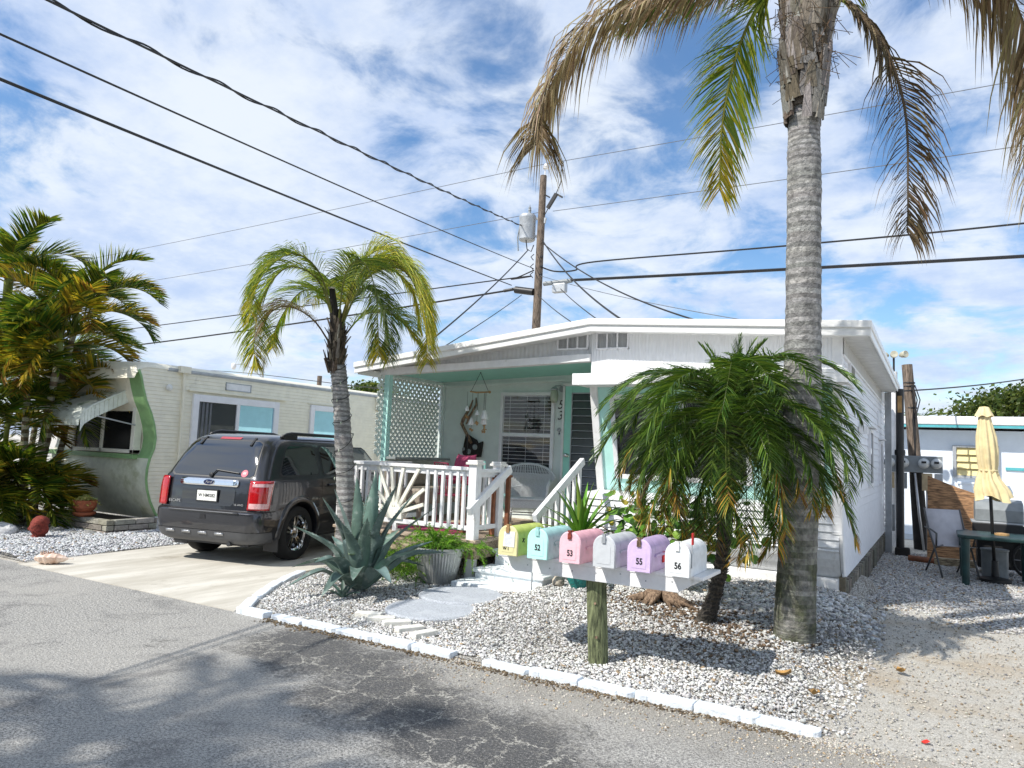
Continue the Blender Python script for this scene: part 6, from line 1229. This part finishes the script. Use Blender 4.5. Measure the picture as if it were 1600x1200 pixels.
# ------------------------------------------------------------------ utility pole and wires
PX_, PY_ = -12.33, 22.55; UP_ = thing('utility_pole', 'tall weathered wooden utility pole carrying a grey transformer', 'utility pole', (PX_, PY_, 0))
mb = MB(); mb.tube([(PX_ - .02, PY_, -.2), (PX_ - .02, PY_, 4), (PX_ + .02, PY_, 8), (PX_ + .06, PY_, 11.6)], [.18, .165, .145, .12], 14, jit=.03); put('shaft', mb, 'pole_wood', UP_, smooth=40)
mb = MB(); mb.lathe([(.26, 0), (.30, .04), (.30, .80), (.31, .82), (.31, .90), (.27, .96), (0, 1.0)], (PX_ - .46, PY_ - .12, 9.2), 22); tf = put('transformer', mb, 'galv', UP_, smooth=40)
mb = MB(); mb.lathe([(.045, 0), (.06, .05), (.045, .1), (.06, .15), (.045, .2), (.055, .25), (.02, .3), (0, .4)], (PX_ - .40, PY_ - .1, 10.18), 10); mb.tube([(PX_ - .62, PY_ - .3, 10.0), (PX_ - .72, PY_ - .35, 9.3), (PX_ - .70, PY_ - .3, 8.8)], .025, 6); put('bushing', mb, 'grey_box', tf)
mb = MB(); mb.bar((PX_ - .2, PY_ - .08, 9.35), (PX_, PY_, 9.35), .06, .08); mb.bar((PX_ - .2, PY_ - .08, 10.0), (PX_, PY_, 10.0), .06, .08); mb.bar((PX_, PY_, 9.95), (PX_ + .22, PY_, 9.9), .08, .2); put('bracket', mb, 'galv', UP_)
mb = MB(); mb.tube([(PX_ + .12, PY_, 11.5), (PX_ + .12, PY_, 11.85)], .02, 6); mb.lathe([(.05, 0), (.11, .02), (.06, .06), (.12, .10), (.06, .14), (.04, .2), (0, .21)], (PX_ + .14, PY_, 11.84), 12); put('insulator', mb, 'bell_white', UP_, smooth=50)
mb = MB(); mb.tube([(PX_ + .03, PY_, 10.95), (PX_ + .35, PY_, 10.75)], .025, 6); mb.bar((PX_ + .28, PY_, 10.35), (PX_ + .62, PY_, 10.85), .10, .12); mb.bar((PX_ + .60, PY_, 10.85), (PX_ + .86, PY_, 10.68), .06, .06); mb.tube([(PX_ + .60, PY_, 10.85), (PX_ + .80, PY_, 11.3), (PX_ + .76, PY_, 11.6), (PX_ + .85, PY_, 12.0)], .018, 6); mb.tube([(PX_ + .3, PY_, 10.35), (PX_ + .1, PY_, 10.0), (PX_ + .12, PY_, 9.6)], .018, 6); put('fuse_cutout', mb, 'black_metal', UP_)
mb = MB(); mb.tube([(PX_ - 1.35, PY_ - .1, 7.42), (PX_ - .75, PY_ - .1, 7.47)], .06, 8); mb.tube([(PX_ - .85, PY_ - .12, 7.42), (PX_ - .1, PY_ - .12, 7.28)], .13, 10); put('splice_case', mb, 'black_metal', UP_, smooth=40)
mb = MB(); mb.tube([(PX_ + .3, PY_ - .1, 7.55), (PX_ + 1.4, PY_ - .1, 7.58)], .08, 8); put('cable_sleeve', mb, 'grey_box', UP_); put('splice_box', MB().box(PX_ + .68, PY_ - .22, 7.18, PX_ + 1.2, PY_ + .0, 7.5), 'galv', UP_, bevel=.03)
mb = MB()
for z in (8.55, 8.2, 7.9): mb.lathe([(.05, -.04), (.06, 0), (.05, .04)], (PX_ + .16, PY_ - .08, z), 8); mb.tube([(PX_ - .14, PY_ - .12, z + .12), (PX_ - .24, PY_ - .16, z + .02), (PX_ - .15, PY_ - .12, z - .1)], .018, 5)
mb.tube([(PX_ - .45, PY_ - .2, 9.2), (PX_ - .38, PY_ - .22, 8.85), (PX_ - .22, PY_ - .2, 8.75), (PX_ - .15, PY_ - .15, 9.0)], .02, 5); put('fittings', mb, 'dark_wire', UP_)
def wire(pts, r, lb, sag=0., mat='dark_wire', n=40, twist=0.):
    pts = [V(p) for p in pts]; a, b = pts[0], pts[-1]; P = [a.lerp(b, t) - V((0, 0, 4 * sag * t * (1 - t))) for t in np.linspace(0, 1, n)] if len(pts) == 2 else catmull(pts, n)
    mb = MB(); mb.tube(P, r, 5)
    if twist:
        d = (b - a).normalized(); s1 = d.cross(V((0, 0, 1))).normalized(); s2 = s1.cross(d); Q = []
        for k in range(n * 6): t = k / (n * 6 - 1); p = a.lerp(b, t) - V((0, 0, 4 * sag * t * (1 - t))); g = t * twist; Q.append(p + s1 * math.cos(g) * .028 + s2 * math.sin(g) * .028)
        mb.tube(Q, r * .8, 4)
    return solo('wire', mb, mat, lb, 'wire', 'overhead wires at the utility pole')
wire([(-75, 22.55, 11.35), (PX_, 22.55, 12.04)], .012, 'thin topmost power line running left from the pole top', .35, 'grey_wire'); wire([(PX_, 22.55, 12.04), (20, 22.55, 12.1)], .012, 'thin topmost power line running right from the pole top', .12, 'grey_wire')
wire([(-75, 22.55, 9.4), (PX_, 22.55, 10.25)], .012, 'thin second power line running left past the transformer', .35, 'grey_wire'); wire([(PX_ + .5, 22.55, 10.22), (20, 22.55, 10.3)], .012, 'thin second power line running right, below the topmost', .12, 'grey_wire')
wire([(PX_ + .1, 22.5, 8.2), (PX_ + .7, 22.5, 7.98), (PX_ + 1.5, 22.5, 7.95), (PX_ + 2.2, 22.5, 8.18), (-4, 22.55, 8.08), (3, 22.55, 8.05), (16, 22.55, 8.3)], .028, 'black twisted cable curving right from the pole over the roof', n=70)
wire([(-60, 22.55, 6.6), (-36, 22.55, 7.17), (-14.5, 22.5, 7.85), (-13.4, 22.5, 7.85), (PX_ - .15, 22.5, 8.1)], .024, 'black cable running left from the pole behind the small palm', n=60)
wire([(PX_ + 1.2, 22.45, 7.6), (18, 22.45, 6.75)], .050, 'thick black telephone cable running right from the splice box', .08); wire([(-60, 22.45, 5.7), (PX_ - 1.2, 22.45, 7.42)], .036, 'thick black telephone cable running left from the splice case', .35)
def over(a, b, k=1.35): a, b = V(a), V(b); return [a, a.lerp(b, k)]
wire(over((-13.0, 22.5, 9.78), (-7.38, 3.38, 5.78)), .014, 'uppermost of three black cables slanting overhead from the upper left', .10, twist=130); wire(over((-12.5, 22.5, 8.16), (-7.75, 3.19, 5.42)), .013, 'middle of three black cables slanting overhead from the upper left', .10)
wire(over((-13.4, 22.5, 7.62), (-7.76, 3.23, 4.96)), .018, 'lowest and thickest of three black cables slanting overhead', .06)
wire([(-12.2, 22.5, 9.2), (-5.0, 12.6, 4.05)], .022, 'service cable dropping from below the transformer to the porch roof', .25); wire([(-12.2, 22.5, 9.1), (-4.2, 14.8, 4.4)], .020, 'service cable dropping from the pole toward the roof ridge', .3); wire([(-12.3, 22.5, 7.9), (-3.3, 15.3, 4.45)], .010, 'thin grey wire dropping from the pole to the far roof', .1, 'grey_wire')
wire([(-11.4, 22.5, 7.35), (-6.0, 13.9, 4.3)], .014, 'cable dropping from the splice box to the porch roof', .05); wire([(-12.3, 22.5, 7.2), (-6.5, 13.6, 4.25)], .013, 'lowest thin cable dropping from the pole to the porch roof', .05)
wire([(-12.7, 22.4, 8.85), (-9.15, 11.88, 3.62)], .020, 'cable slanting from the transformer down behind the white porch roof', .12); wire([(-12.9, 22.4, 7.2), (-9.3, 12.4, 3.55)], .013, 'thin cable dropping left of the pole behind the porch roof', .05)
wire([(-10.93, 12.75, 2.62), (-9.3, 12.0, 2.55), (-7.45, 10.3, 2.75)], .012, 'black cable hanging between the cream trailer and the porch roof'); wire([(-40, 21, 4.75), (-27, 20, 4.45), (-13.0, 15.3, 3.1)], .012, 'thin wire sagging low behind the cream trailer roof')
wire([(-.72, 15.6, 3.0), (6, 32, 5.9)], .016, 'single black wire from the far roof corner to the right', .25)
# lamp post far left, stub pole, far trees
LP = thing('street_lamp', 'street lamp with curved arm behind the cream trailer', 'street lamp', (-36, 30.8, 0)); mb = MB(); mb.tube([(-36, 30.8, 0), (-36, 30.8, 6.7)], .09, 8); put('pole', mb, 'galv', LP); mb = MB(); mb.tube([(-36, 30.8, 5.45), (-36.5, 30.4, 6.0), (-37.1, 30.1, 6.25), (-37.5, 29.9, 6.2)], .035, 6); put('arm', mb, 'galv', LP); put('lamp_head', MB().lathe([(.0, .2), (.12, .15), (.16, .0), (.10, -.2), (0, -.24)], (-37.55, 29.88, 6.1), 12), 'bell_white', LP, smooth=True)
mb = MB(); mb.tube([(-29.3, 29, 0), (-29.3, 29, 5.25)], .13, 10); solo('stub_pole', mb, 'pole_wood', 'short wooden pole top showing over the trailer roof', 'pole', smooth=40)
def tree(name, c, h, r, n, cols, lb, seed, leaf=.16, trunk=.3):
    random.seed(seed); c = V(c); o = thing(name, lb, 'tree', c); mb = MB(); mb.tube([c, c + V((.2, 0, h * .45)), c + V((0, .2, h * .75))], [trunk, trunk * .8, trunk * .4], 8); tips = []
    for k in range(14):
        a = random.uniform(0, 6.28); q = random.uniform(.35, 1.0); tip = c + V((math.cos(a) * r[0] * q, math.sin(a) * r[0] * q, h - r[1] + r[1] * math.sqrt(max(0, 1 - q * q)) * random.uniform(.3, 1.0))); mb.tube([c + V((0, .1, h * .55)), c.lerp(tip, .55) + V((0, 0, h * .25)), tip], [trunk * .4, trunk * .2, .02], 6); tips.append(tip)
    put('trunk', mb, 'rubber_bark', o); lf = MB(); cl = tips + [c + V((random.gauss(0, .45) * r[0], random.gauss(0, .45) * r[0], h - r[1] * random.uniform(.1, .75))) for k in range(22)]
    for k in range(n):
        t = random.choice(cl); s = r[1] * .30; p = t + V((random.gauss(0, s * 1.4), random.gauss(0, s * 1.4), random.gauss(0, s * .6))); nn = V((random.gauss(0, .6), random.gauss(0, .6), random.uniform(.2, 1))).normalized(); a = nn.orthogonal().normalized() * leaf * random.uniform(.5, 1.1); b = nn.cross(a.normalized()) * leaf * random.uniform(.35, .8); lf.face([p - a, p + b, p + a, p - b], jitcol(random.choice(cols), .35))
    put('crown', lf, 'leaf', o)
TG = [(.06, .10, .02), (.10, .14, .03), (.04, .07, .015), (.14, .17, .04)]
tree('broad_tree', (4.6, 54, 0), 6.5, (3.3, 2.0), 9000, TG, 'broad green tree behind the white building at right', 41); tree('broad_tree', (9.0, 54, 0), 6.2, (3.2, 2.0), 6000, TG, 'green tree at the right edge beyond the white building', 42)
tree('broad_tree', (-33.5, 38, 0), 5.6, (1.6, 1.3), 3500, TG, 'rounded tree top showing above the trailer rear end', 43); tree('broad_tree', (-27, 44, 0), 4.6, (3, 1.6), 3500, TG, 'low dark tree seen between trailer and porch', 44)
random.seed(8); o = thing('distant_palm', 'small palm seen between the roof and the wood pole', 'palm tree', (-.75, 25.5, 0)); put('trunk', MB().tube([(-.75, 25.5, 0), (-.7, 25.5, 2.6)], .1, 8), 'rubber_bark', o); mb = MB()
for k in range(14): frond(mb, arc_spine((-.7, 25.5, 2.6), (math.cos(k * 2.4), math.sin(k * 2.4)), 1.2, 70 - 5 * k, 80), 24, .4, .03, .2, tint_of(GR + YG, .3), rr=.015)
put('crown', mb, 'leaf', o)

# ------------------------------------------------------------------ the yard at right
BL = thing('white_building', 'long white building with teal roof edge behind the yard', 'building', (3, 18.5, 0)); x0, x1, y = -1.6, 14, 18.5
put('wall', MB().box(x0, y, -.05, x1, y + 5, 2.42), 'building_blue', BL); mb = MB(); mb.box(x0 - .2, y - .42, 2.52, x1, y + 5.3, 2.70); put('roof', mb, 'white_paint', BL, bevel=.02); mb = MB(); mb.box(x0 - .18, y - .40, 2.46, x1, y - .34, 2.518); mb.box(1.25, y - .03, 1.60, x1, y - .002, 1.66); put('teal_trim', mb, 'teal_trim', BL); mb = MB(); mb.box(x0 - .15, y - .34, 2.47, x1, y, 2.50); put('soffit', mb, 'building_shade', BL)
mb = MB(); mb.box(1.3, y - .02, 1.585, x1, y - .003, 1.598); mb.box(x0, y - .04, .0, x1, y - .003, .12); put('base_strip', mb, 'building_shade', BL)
w = MB(); wx0, wx1, wz0, wz1 = .30, 1.14, 1.40, 2.10
for a in ((wx0, wz0, wx0 + .07, wz1), (wx1 - .07, wz0, wx1, wz1), (wx0 + .07, wz1 - .05, wx1 - .07, wz1), (wx0 + .07, wz0, wx1 - .07, wz0 + .05)): w.box(a[0], y - .08, a[1], a[2], y - .0, a[3])
f = put('window', w, 'galv', BL, bevel=.004)
for k in range(4): z = wz0 + .055 + k * .148; mb = MB(); mb.prism([(y - .075, z), (y - .02, z + .145), (y - .01, z + .145), (y - .065, z)], lambda u, v: (wx0 + .075, u, v), lambda u, v: (wx1 - .075, u, v)); put('louvre', mb, 'yellow_slat', f)
w = MB(); w.box(.42, y - .12, .55, 1.25, y - .03, 1.28); w.box(.38, y - .14, 1.27, 1.3, y - .02, 1.32); put('wall_unit', w, 'building_blue', BL, bevel=.01)
# wooden pole with meter bank
WP = thing('leaning_pole', 'leaning old wooden pole behind the meter boxes', 'pole', (-.27, 16.45, 0)); mb = MB(); mb.tube([(-.265, 16.45, -.1), (-.34, 16.45, 1.2), (-.40, 16.45, 2.2), (-.495, 16.45, 3.62)], [.125, .115, .105, .095], 12, jit=.04); put('shaft', mb, 'pole_wood', WP, smooth=40)
mb = MB(); mb.tube([(-.262, 16.45, -.1), (-.335, 16.45, 1.15), (-.35, 16.45, 1.5)], [.135, .124, .12], 12, cap=False); put('tarred_base', mb, 'pole_tarred', WP, smooth=40); mb = MB()
for k in range(3): mb.tube([(-.42 + .03 * k, 16.34, 3.2), (-.37 + .05 * k, 16.33, 2.9), (-.40 + .02 * k, 16.34, 2.5), (-.36, 16.35, 1.8)], .012, 5)
for z in (3.25, 3.18, 2.75): mb.lathe([(.105, -.015), (.11, 0), (.105, .015)], (-.46 + (3.25 - z) * .07, 16.45, z), 12)
put('cable', mb, 'dark_wire', WP)
MT = thing('meter_bank', 'grey electric meter bank with round glass meters on posts', 'electric meter', (-.40, 16.2, 0)); put('cabinet', MB().box(-.88, 16.12, 1.48, .10, 16.26, 1.80), 'grey_box', MT, bevel=.01)
for x in (-.80, -.56, -.21, .0): mt = put('meter', MB().lathe([(.10, 0), (.10, .03), (.088, .035), (.085, .10), (.07, .12), (0, .125)], (x, 16.12, 1.66), 20, ax=(0, -1, 0)), 'meter_glass', MT, smooth=50); put('dial', MB().box(x - .04, 15.988, 1.66, x + .04, 15.993, 1.70), 'ink', mt)
for x0_, x1_, z0_, z1_, m_ in ((-.86, -.72, 1.16, 1.47, 'tan_box'), (-.66, -.50, 1.16, 1.47, 'grey_box'), (-.25, -.07, 1.14, 1.47, 'tan_box'), (-.04, .10, 1.22, 1.47, 'galv')): put('breaker_box', MB().box(x0_, 16.13, z0_, x1_, 16.25, z1_), m_, MT, bevel=.008)
for x in (-.78, -.58, -.16, .03): put('conduit', MB().tube([(x, 16.19, -.05), (x, 16.19, 1.2)], .022, 8), 'steel', MT, smooth=True)
put('conduit', MB().tube([(-.36, 16.10, 1.47), (-.30, 16.10, .7), (-.22, 16.10, -.02)], .022, 8), 'steel', MT, smooth=True); put('junction_box', MB().box(-.87, 15.9, .35, -.70, 16.05, .85), 'grey_box', MT, bevel=.01); put('box_leg', MB().box(-.81, 15.95, -.05, -.76, 16.0, .35), 'pole_tarred', MT)
BPO = thing('black_pipe', 'tall black pipe post standing at the rear corner of the white home', 'pipe', (-.575, 14.9, 0)); mb = MB(); mb.tube([(-.575, 14.9, -.05), (-.565, 14.9, 2.98)], .066, 14); put('pipe', mb, 'black_metal', BPO, smooth=40); mb = MB(); mb.lathe([(.085, -.05), (.09, 0), (.085, .05)], (-.57, 14.9, 1.83), 14); put('coupling', mb, 'black_metal', BPO, smooth=40); mb = MB(); mb.box(-.66, 14.83, 0, -.42, 14.98, .15); put('foot', mb, 'pole_tarred', BPO, bevel=.03); mb = MB(); mb.box(-.60, 14.80, 2.55, -.53, 14.84, 2.85); put('tag', mb, 'tan_wood', BPO)
FL = thing('floodlight_post', 'white post topped by a cluster of floodlights over the roof edge', 'floodlight', (-.73, 16.6, 0)); put('post', MB().tube([(-.73, 16.6, -.05), (-.735, 16.6, 3.5)], .065, 12), 'white_paint', FL, smooth=40); put('stem', MB().tube([(-.735, 16.6, 3.5), (-.735, 16.6, 3.80)], .02, 8), 'black_metal', FL)
for dx, a in ((-.16, -1), (.0, .2), (.17, 1)): put('lamp_head', MB().lathe([(.03, -.08), (.06, -.03), (.075, .06), (.07, .075), (0, .06)], (-.735 + dx, 16.55, 3.84), 12, ax=(a * .8, -.7, .1)), 'flood', FL, smooth=45)
# plywood sheet, timber, grill, furniture
mb = MB(); mb.prism([(-.16, .02), (.62, .06), (.60, 1.16), (.30, 1.26), (-.14, 1.44)], lambda u, v: (u, 14.75 + v * .12, v), lambda u, v: (u, 14.775 + v * .12, v)); solo('plywood_sheet', mb, 'plywood', 'cut plywood sheet leaning with dark wood grain', 'plywood')
solo('timber_beam', MB().box(-.05, 13.95, .0, .52, 14.10, .12), 'wood_old', 'short grey timber beam on the gravel below the plywood', 'timber', bevel=.01); mb = MB(); mb.tube([(-.42, 14.2, .05), (.02, 14.05, .05)], .05, 10); solo('log', mb, 'wood_brown', 'short brown log beside the timber beam', 'log', smooth=40)
TB = thing('patio_table', 'dark green plastic patio table with umbrella hole', 'table', (.90, 12.35, 0)); mb = MB(); mb.prism([(.24, 11.98), (.32, 11.88), (1.50, 11.88), (1.56, 11.98), (1.56, 12.85), (1.48, 12.93), (.34, 12.93), (.24, 12.83)], lambda u, v: (u, v, .625), lambda u, v: (u, v, .675)); put('table_top', mb, 'table_green', TB, bevel=.014)
for x, y in ((.33, 11.97), (1.46, 11.97), (.33, 12.83), (1.08, 12.84)): put('leg', MB().tube([(x, y, -.02), (x, y, .30), (x, y, .63)], [.045, .052, .06], 8), 'table_green', TB, smooth=45)
UM = thing('patio_umbrella', 'closed cream patio umbrella standing through the green table', 'umbrella', (.70, 12.55, 0)); put('pole', MB().tube([(.70, 12.55, 0), (.66, 12.55, 1.3), (.60, 12.55, 2.45)], .022, 10), 'black_metal', UM, smooth=True); mb = MB(); P = []
UPR = [(1.17, .205, .05), (1.19, .20, .05), (1.30, .195, .03), (1.45, .135, .0), (1.55, .105, 0), (1.60, .10, 0), (1.66, .115, 0), (1.85, .125, 0), (2.05, .115, 0), (2.25, .085, 0), (2.345, .07, 0)]
for z, r, ox in UPR:
    cx = .60 + .10 * (2.45 - z) / 1.28 * .55 + ox; row = []
    for k in range(64):
        a = 2 * math.pi * k / 64; fl = 1 + (.16 if z > 1.6 else .20) * math.sin(a * 9 + z * 1.5) * (1 if z < 2.2 else .5) + .05 * math.sin(a * 3 + z * 4); row.append((cx + r * fl * math.cos(a), 12.55 + r * fl * math.sin(a), z + (.045 * math.sin(a * 3 + 1) if z < 1.25 else 0)))
    P.append(row)
mb.grid(P, close=True); put('canopy', mb, 'umbrella_cloth', UM, smooth=True); mb = MB(); P = [[(.603 + r * (1 + .1 * math.sin(a * 6)) * math.cos(a), 12.55 + r * (1 + .1 * math.sin(a * 6)) * math.sin(a), z + .012 * math.sin(a * 6)) for a in np.linspace(0, 2 * math.pi, 36, endpoint=False)] for z, r in ((2.345, .115), (2.37, .105), (2.43, .075), (2.475, .055), (2.485, .0))]; mb.grid(P, close=True); put('cap', mb, 'umbrella_cloth', UM, smooth=True); put('tie', MB().lathe([(.115, -.012), (.122, 0), (.115, .012)], (.645, 12.55, 1.57), 20, cap=False), 'umbrella_cloth', UM, smooth=True); mb = MB()
mb.lathe([(.09, .675), (.09, .70), (.03, .71)], (.78, 12.4, 0), 14); put('table_ring', mb, 'tan_wood', UM); put('base', MB().lathe([(.20, 0), (.20, .05), (.05, .08), (.04, .3), (0, .3)], (.70, 12.55, 0), 20), 'black_metal', UM, smooth=40)
def sling_chair(loc, rz, lb):
    o = thing('folding_chair', lb, 'chair', loc, rz); hw = .25
    for sg in (-1, 1):
        put('frame', MB().tube([(sg * hw, .32, 0), (sg * hw, .05, .42), (sg * hw, -.12, .62), (sg * hw * 1.0, -.30, .96)], .014, 8), 'chair_tube', o, local=True, smooth=True); put('leg', MB().tube([(sg * (hw - .03), -.34, .0), (sg * (hw - .03), .0, .40), (sg * (hw - .03), .26, .46)], .014, 8), 'chair_tube', o, local=True, smooth=True); put('armrest', MB().tube([(sg * (hw + .02), -.22, .68), (sg * (hw + .02), .0, .66), (sg * (hw + .02), .18, .62), (sg * hw, .12, .44)], .014, 8), 'chair_tube', o, local=True, smooth=True)
    mb = MB(); mb.grid([[(x, y_, z_) for x in (-hw + .01, 0, hw - .01)] for y_, z_ in ((.28, .45), (.10, .43), (-.04, .45), (-.10, .55), (-.20, .76), (-.295, .95))]); s_ = put('sling', mb, 'sling', o, local=True, smooth=True); m_ = s_.modifiers.new('t', 'SOLIDIFY'); m_.thickness = .008; return o
sling_chair((.17, 12.78, 0), R(-158), 'folding patio chair with pale sling back at the green table')
GRL = thing('grill', 'black gas grill with grey side shelf behind the table', 'grill', (.85, 13.55, 0)); put('cabinet', MB().box(.52, 13.35, .1, 1.08, 13.8, .78), 'black_metal', GRL, bevel=.02); mb = MB(); mb.prism([(13.33, .80), (13.33, .98), (13.42, 1.10), (13.6, 1.14), (13.82, 1.02), (13.82, .80)], lambda u, v: (.5, u, v), lambda u, v: (1.12, u, v)); put('lid', mb, 'grey_box', GRL, bevel=.02); put('shelf', MB().box(.45, 13.30, .775, 1.2, 13.84, .80), 'galv', GRL, bevel=.005); put('cover', MB().prism([(.46, .52), (1.12, .52), (1.22, .66), (1.10, .775), (.46, .775)], lambda u, v: (u, 13.28, v), lambda u, v: (u, 13.33, v)), 'black_metal', GRL, bevel=.01); put('handle', MB().tube([(1.12, 13.3, .95), (1.32, 13.3, .93)], .015, 6), 'galv', GRL)
mb = MB(); mb.lathe([(.155, 0), (.165, .01), (.17, .40), (.18, .41), (.18, .43), (.165, .43)], (.72, 12.95, 0), 24); solo('bucket', mb, 'grey_box', 'dark grey bucket in the shade under the patio table', 'bucket', smooth=40)
WH = thing('cart_wheel', 'black cart wheel leaning behind the table leg', 'wheel', (1.22, 13.25, 0)); mb = MB(); mb.tube([(1.22 + .26 * math.cos(a), 13.25 + .04 * math.sin(a), .27 + .26 * math.sin(a)) for a in np.linspace(0, 2 * math.pi, 33)], .022, 8, cap=False); put('tyre', mb, 'tyre', WH, smooth=True); mb = MB()
for k in range(8): a = k * math.pi / 4; mb.tube([(1.22, 13.25, .27), (1.22 + .25 * math.cos(a), 13.25 + .04 * math.sin(a), .27 + .25 * math.sin(a))], .006, 5)
mb.lathe([(.03, -.02), (.03, .02)], (1.22, 13.25, .27), 10, ax=(0, 1, 0)); put('spoke', mb, 'steel', WH)

# ------------------------------------------------------------------ across the road: what shades the asphalt and shows in the glass
def road_palm(x, y, h, seed, lb, L=2.0):
    random.seed(seed); o = thing('road_palm', lb, 'palm tree', (x, y, 0)); mb, sp = ringed_trunk([(x, y, -.05), (x + .1, y, h * .5), (x + .2, y + .1, h)], [.17, .14, .12], n=12, rings=30, cols=((.4, .39, .37), (.25, .24, .23))); put('trunk', mb, 'bark_grey', o); mb = MB()
    for k in range(26): frond(mb, arc_spine(sp[-1], (math.cos(k * 2.4), math.sin(k * 2.4)), L, 72 - 4 * k, 100), 60, .5, .03, .3, tint_of(GR + YG, .3), rr=.02, rt=(.2, .2, .06))
    put('crown', mb, 'leaf', o)
road_palm(-6.9, -3.6, 6.6, 51, 'feathery palm across the road behind the viewer, the left one'); road_palm(-4.6, -5.2, 7.2, 52, 'feathery palm across the road behind the viewer, the right one')
tree('street_tree', (-9, -14, 0), 8, (4.5, 3), 5000, TG, 'leafy street tree across the road, the left one', 53, leaf=.3); tree('street_tree', (6, -16, 0), 7, (4, 2.6), 4000, TG, 'leafy street tree across the road, the right one', 54, leaf=.3)

random.seed(61); HG = thing('hedge', 'unseen green hedge added across the road to darken window reflections', 'hedge', (-3, -12, 0)); put('core', MB().box(-16, -12.6, 0, 9, -11.6, 2.3), 'rubber_bark', HG); mb = MB()  # hedge added out of view to darken what the panes reflect
for k in range(14000):
    x, z = random.uniform(-16.2, 9.2), random.uniform(0, 2.7); y = -11.5 + random.gauss(0, .15) - (z > 2.3) * random.uniform(0, 1.2); n_ = V((random.gauss(0, .6), random.gauss(.4, .6), random.gauss(.5, .5))).normalized(); a = n_.orthogonal().normalized() * .12; b = n_.cross(a.normalized()) * .07; p = V((x, y, z)); mb.face([p - a, p + b, p + a, p - b], jitcol(random.choice(GR), .35))
put('foliage', mb, 'leaf', HG)
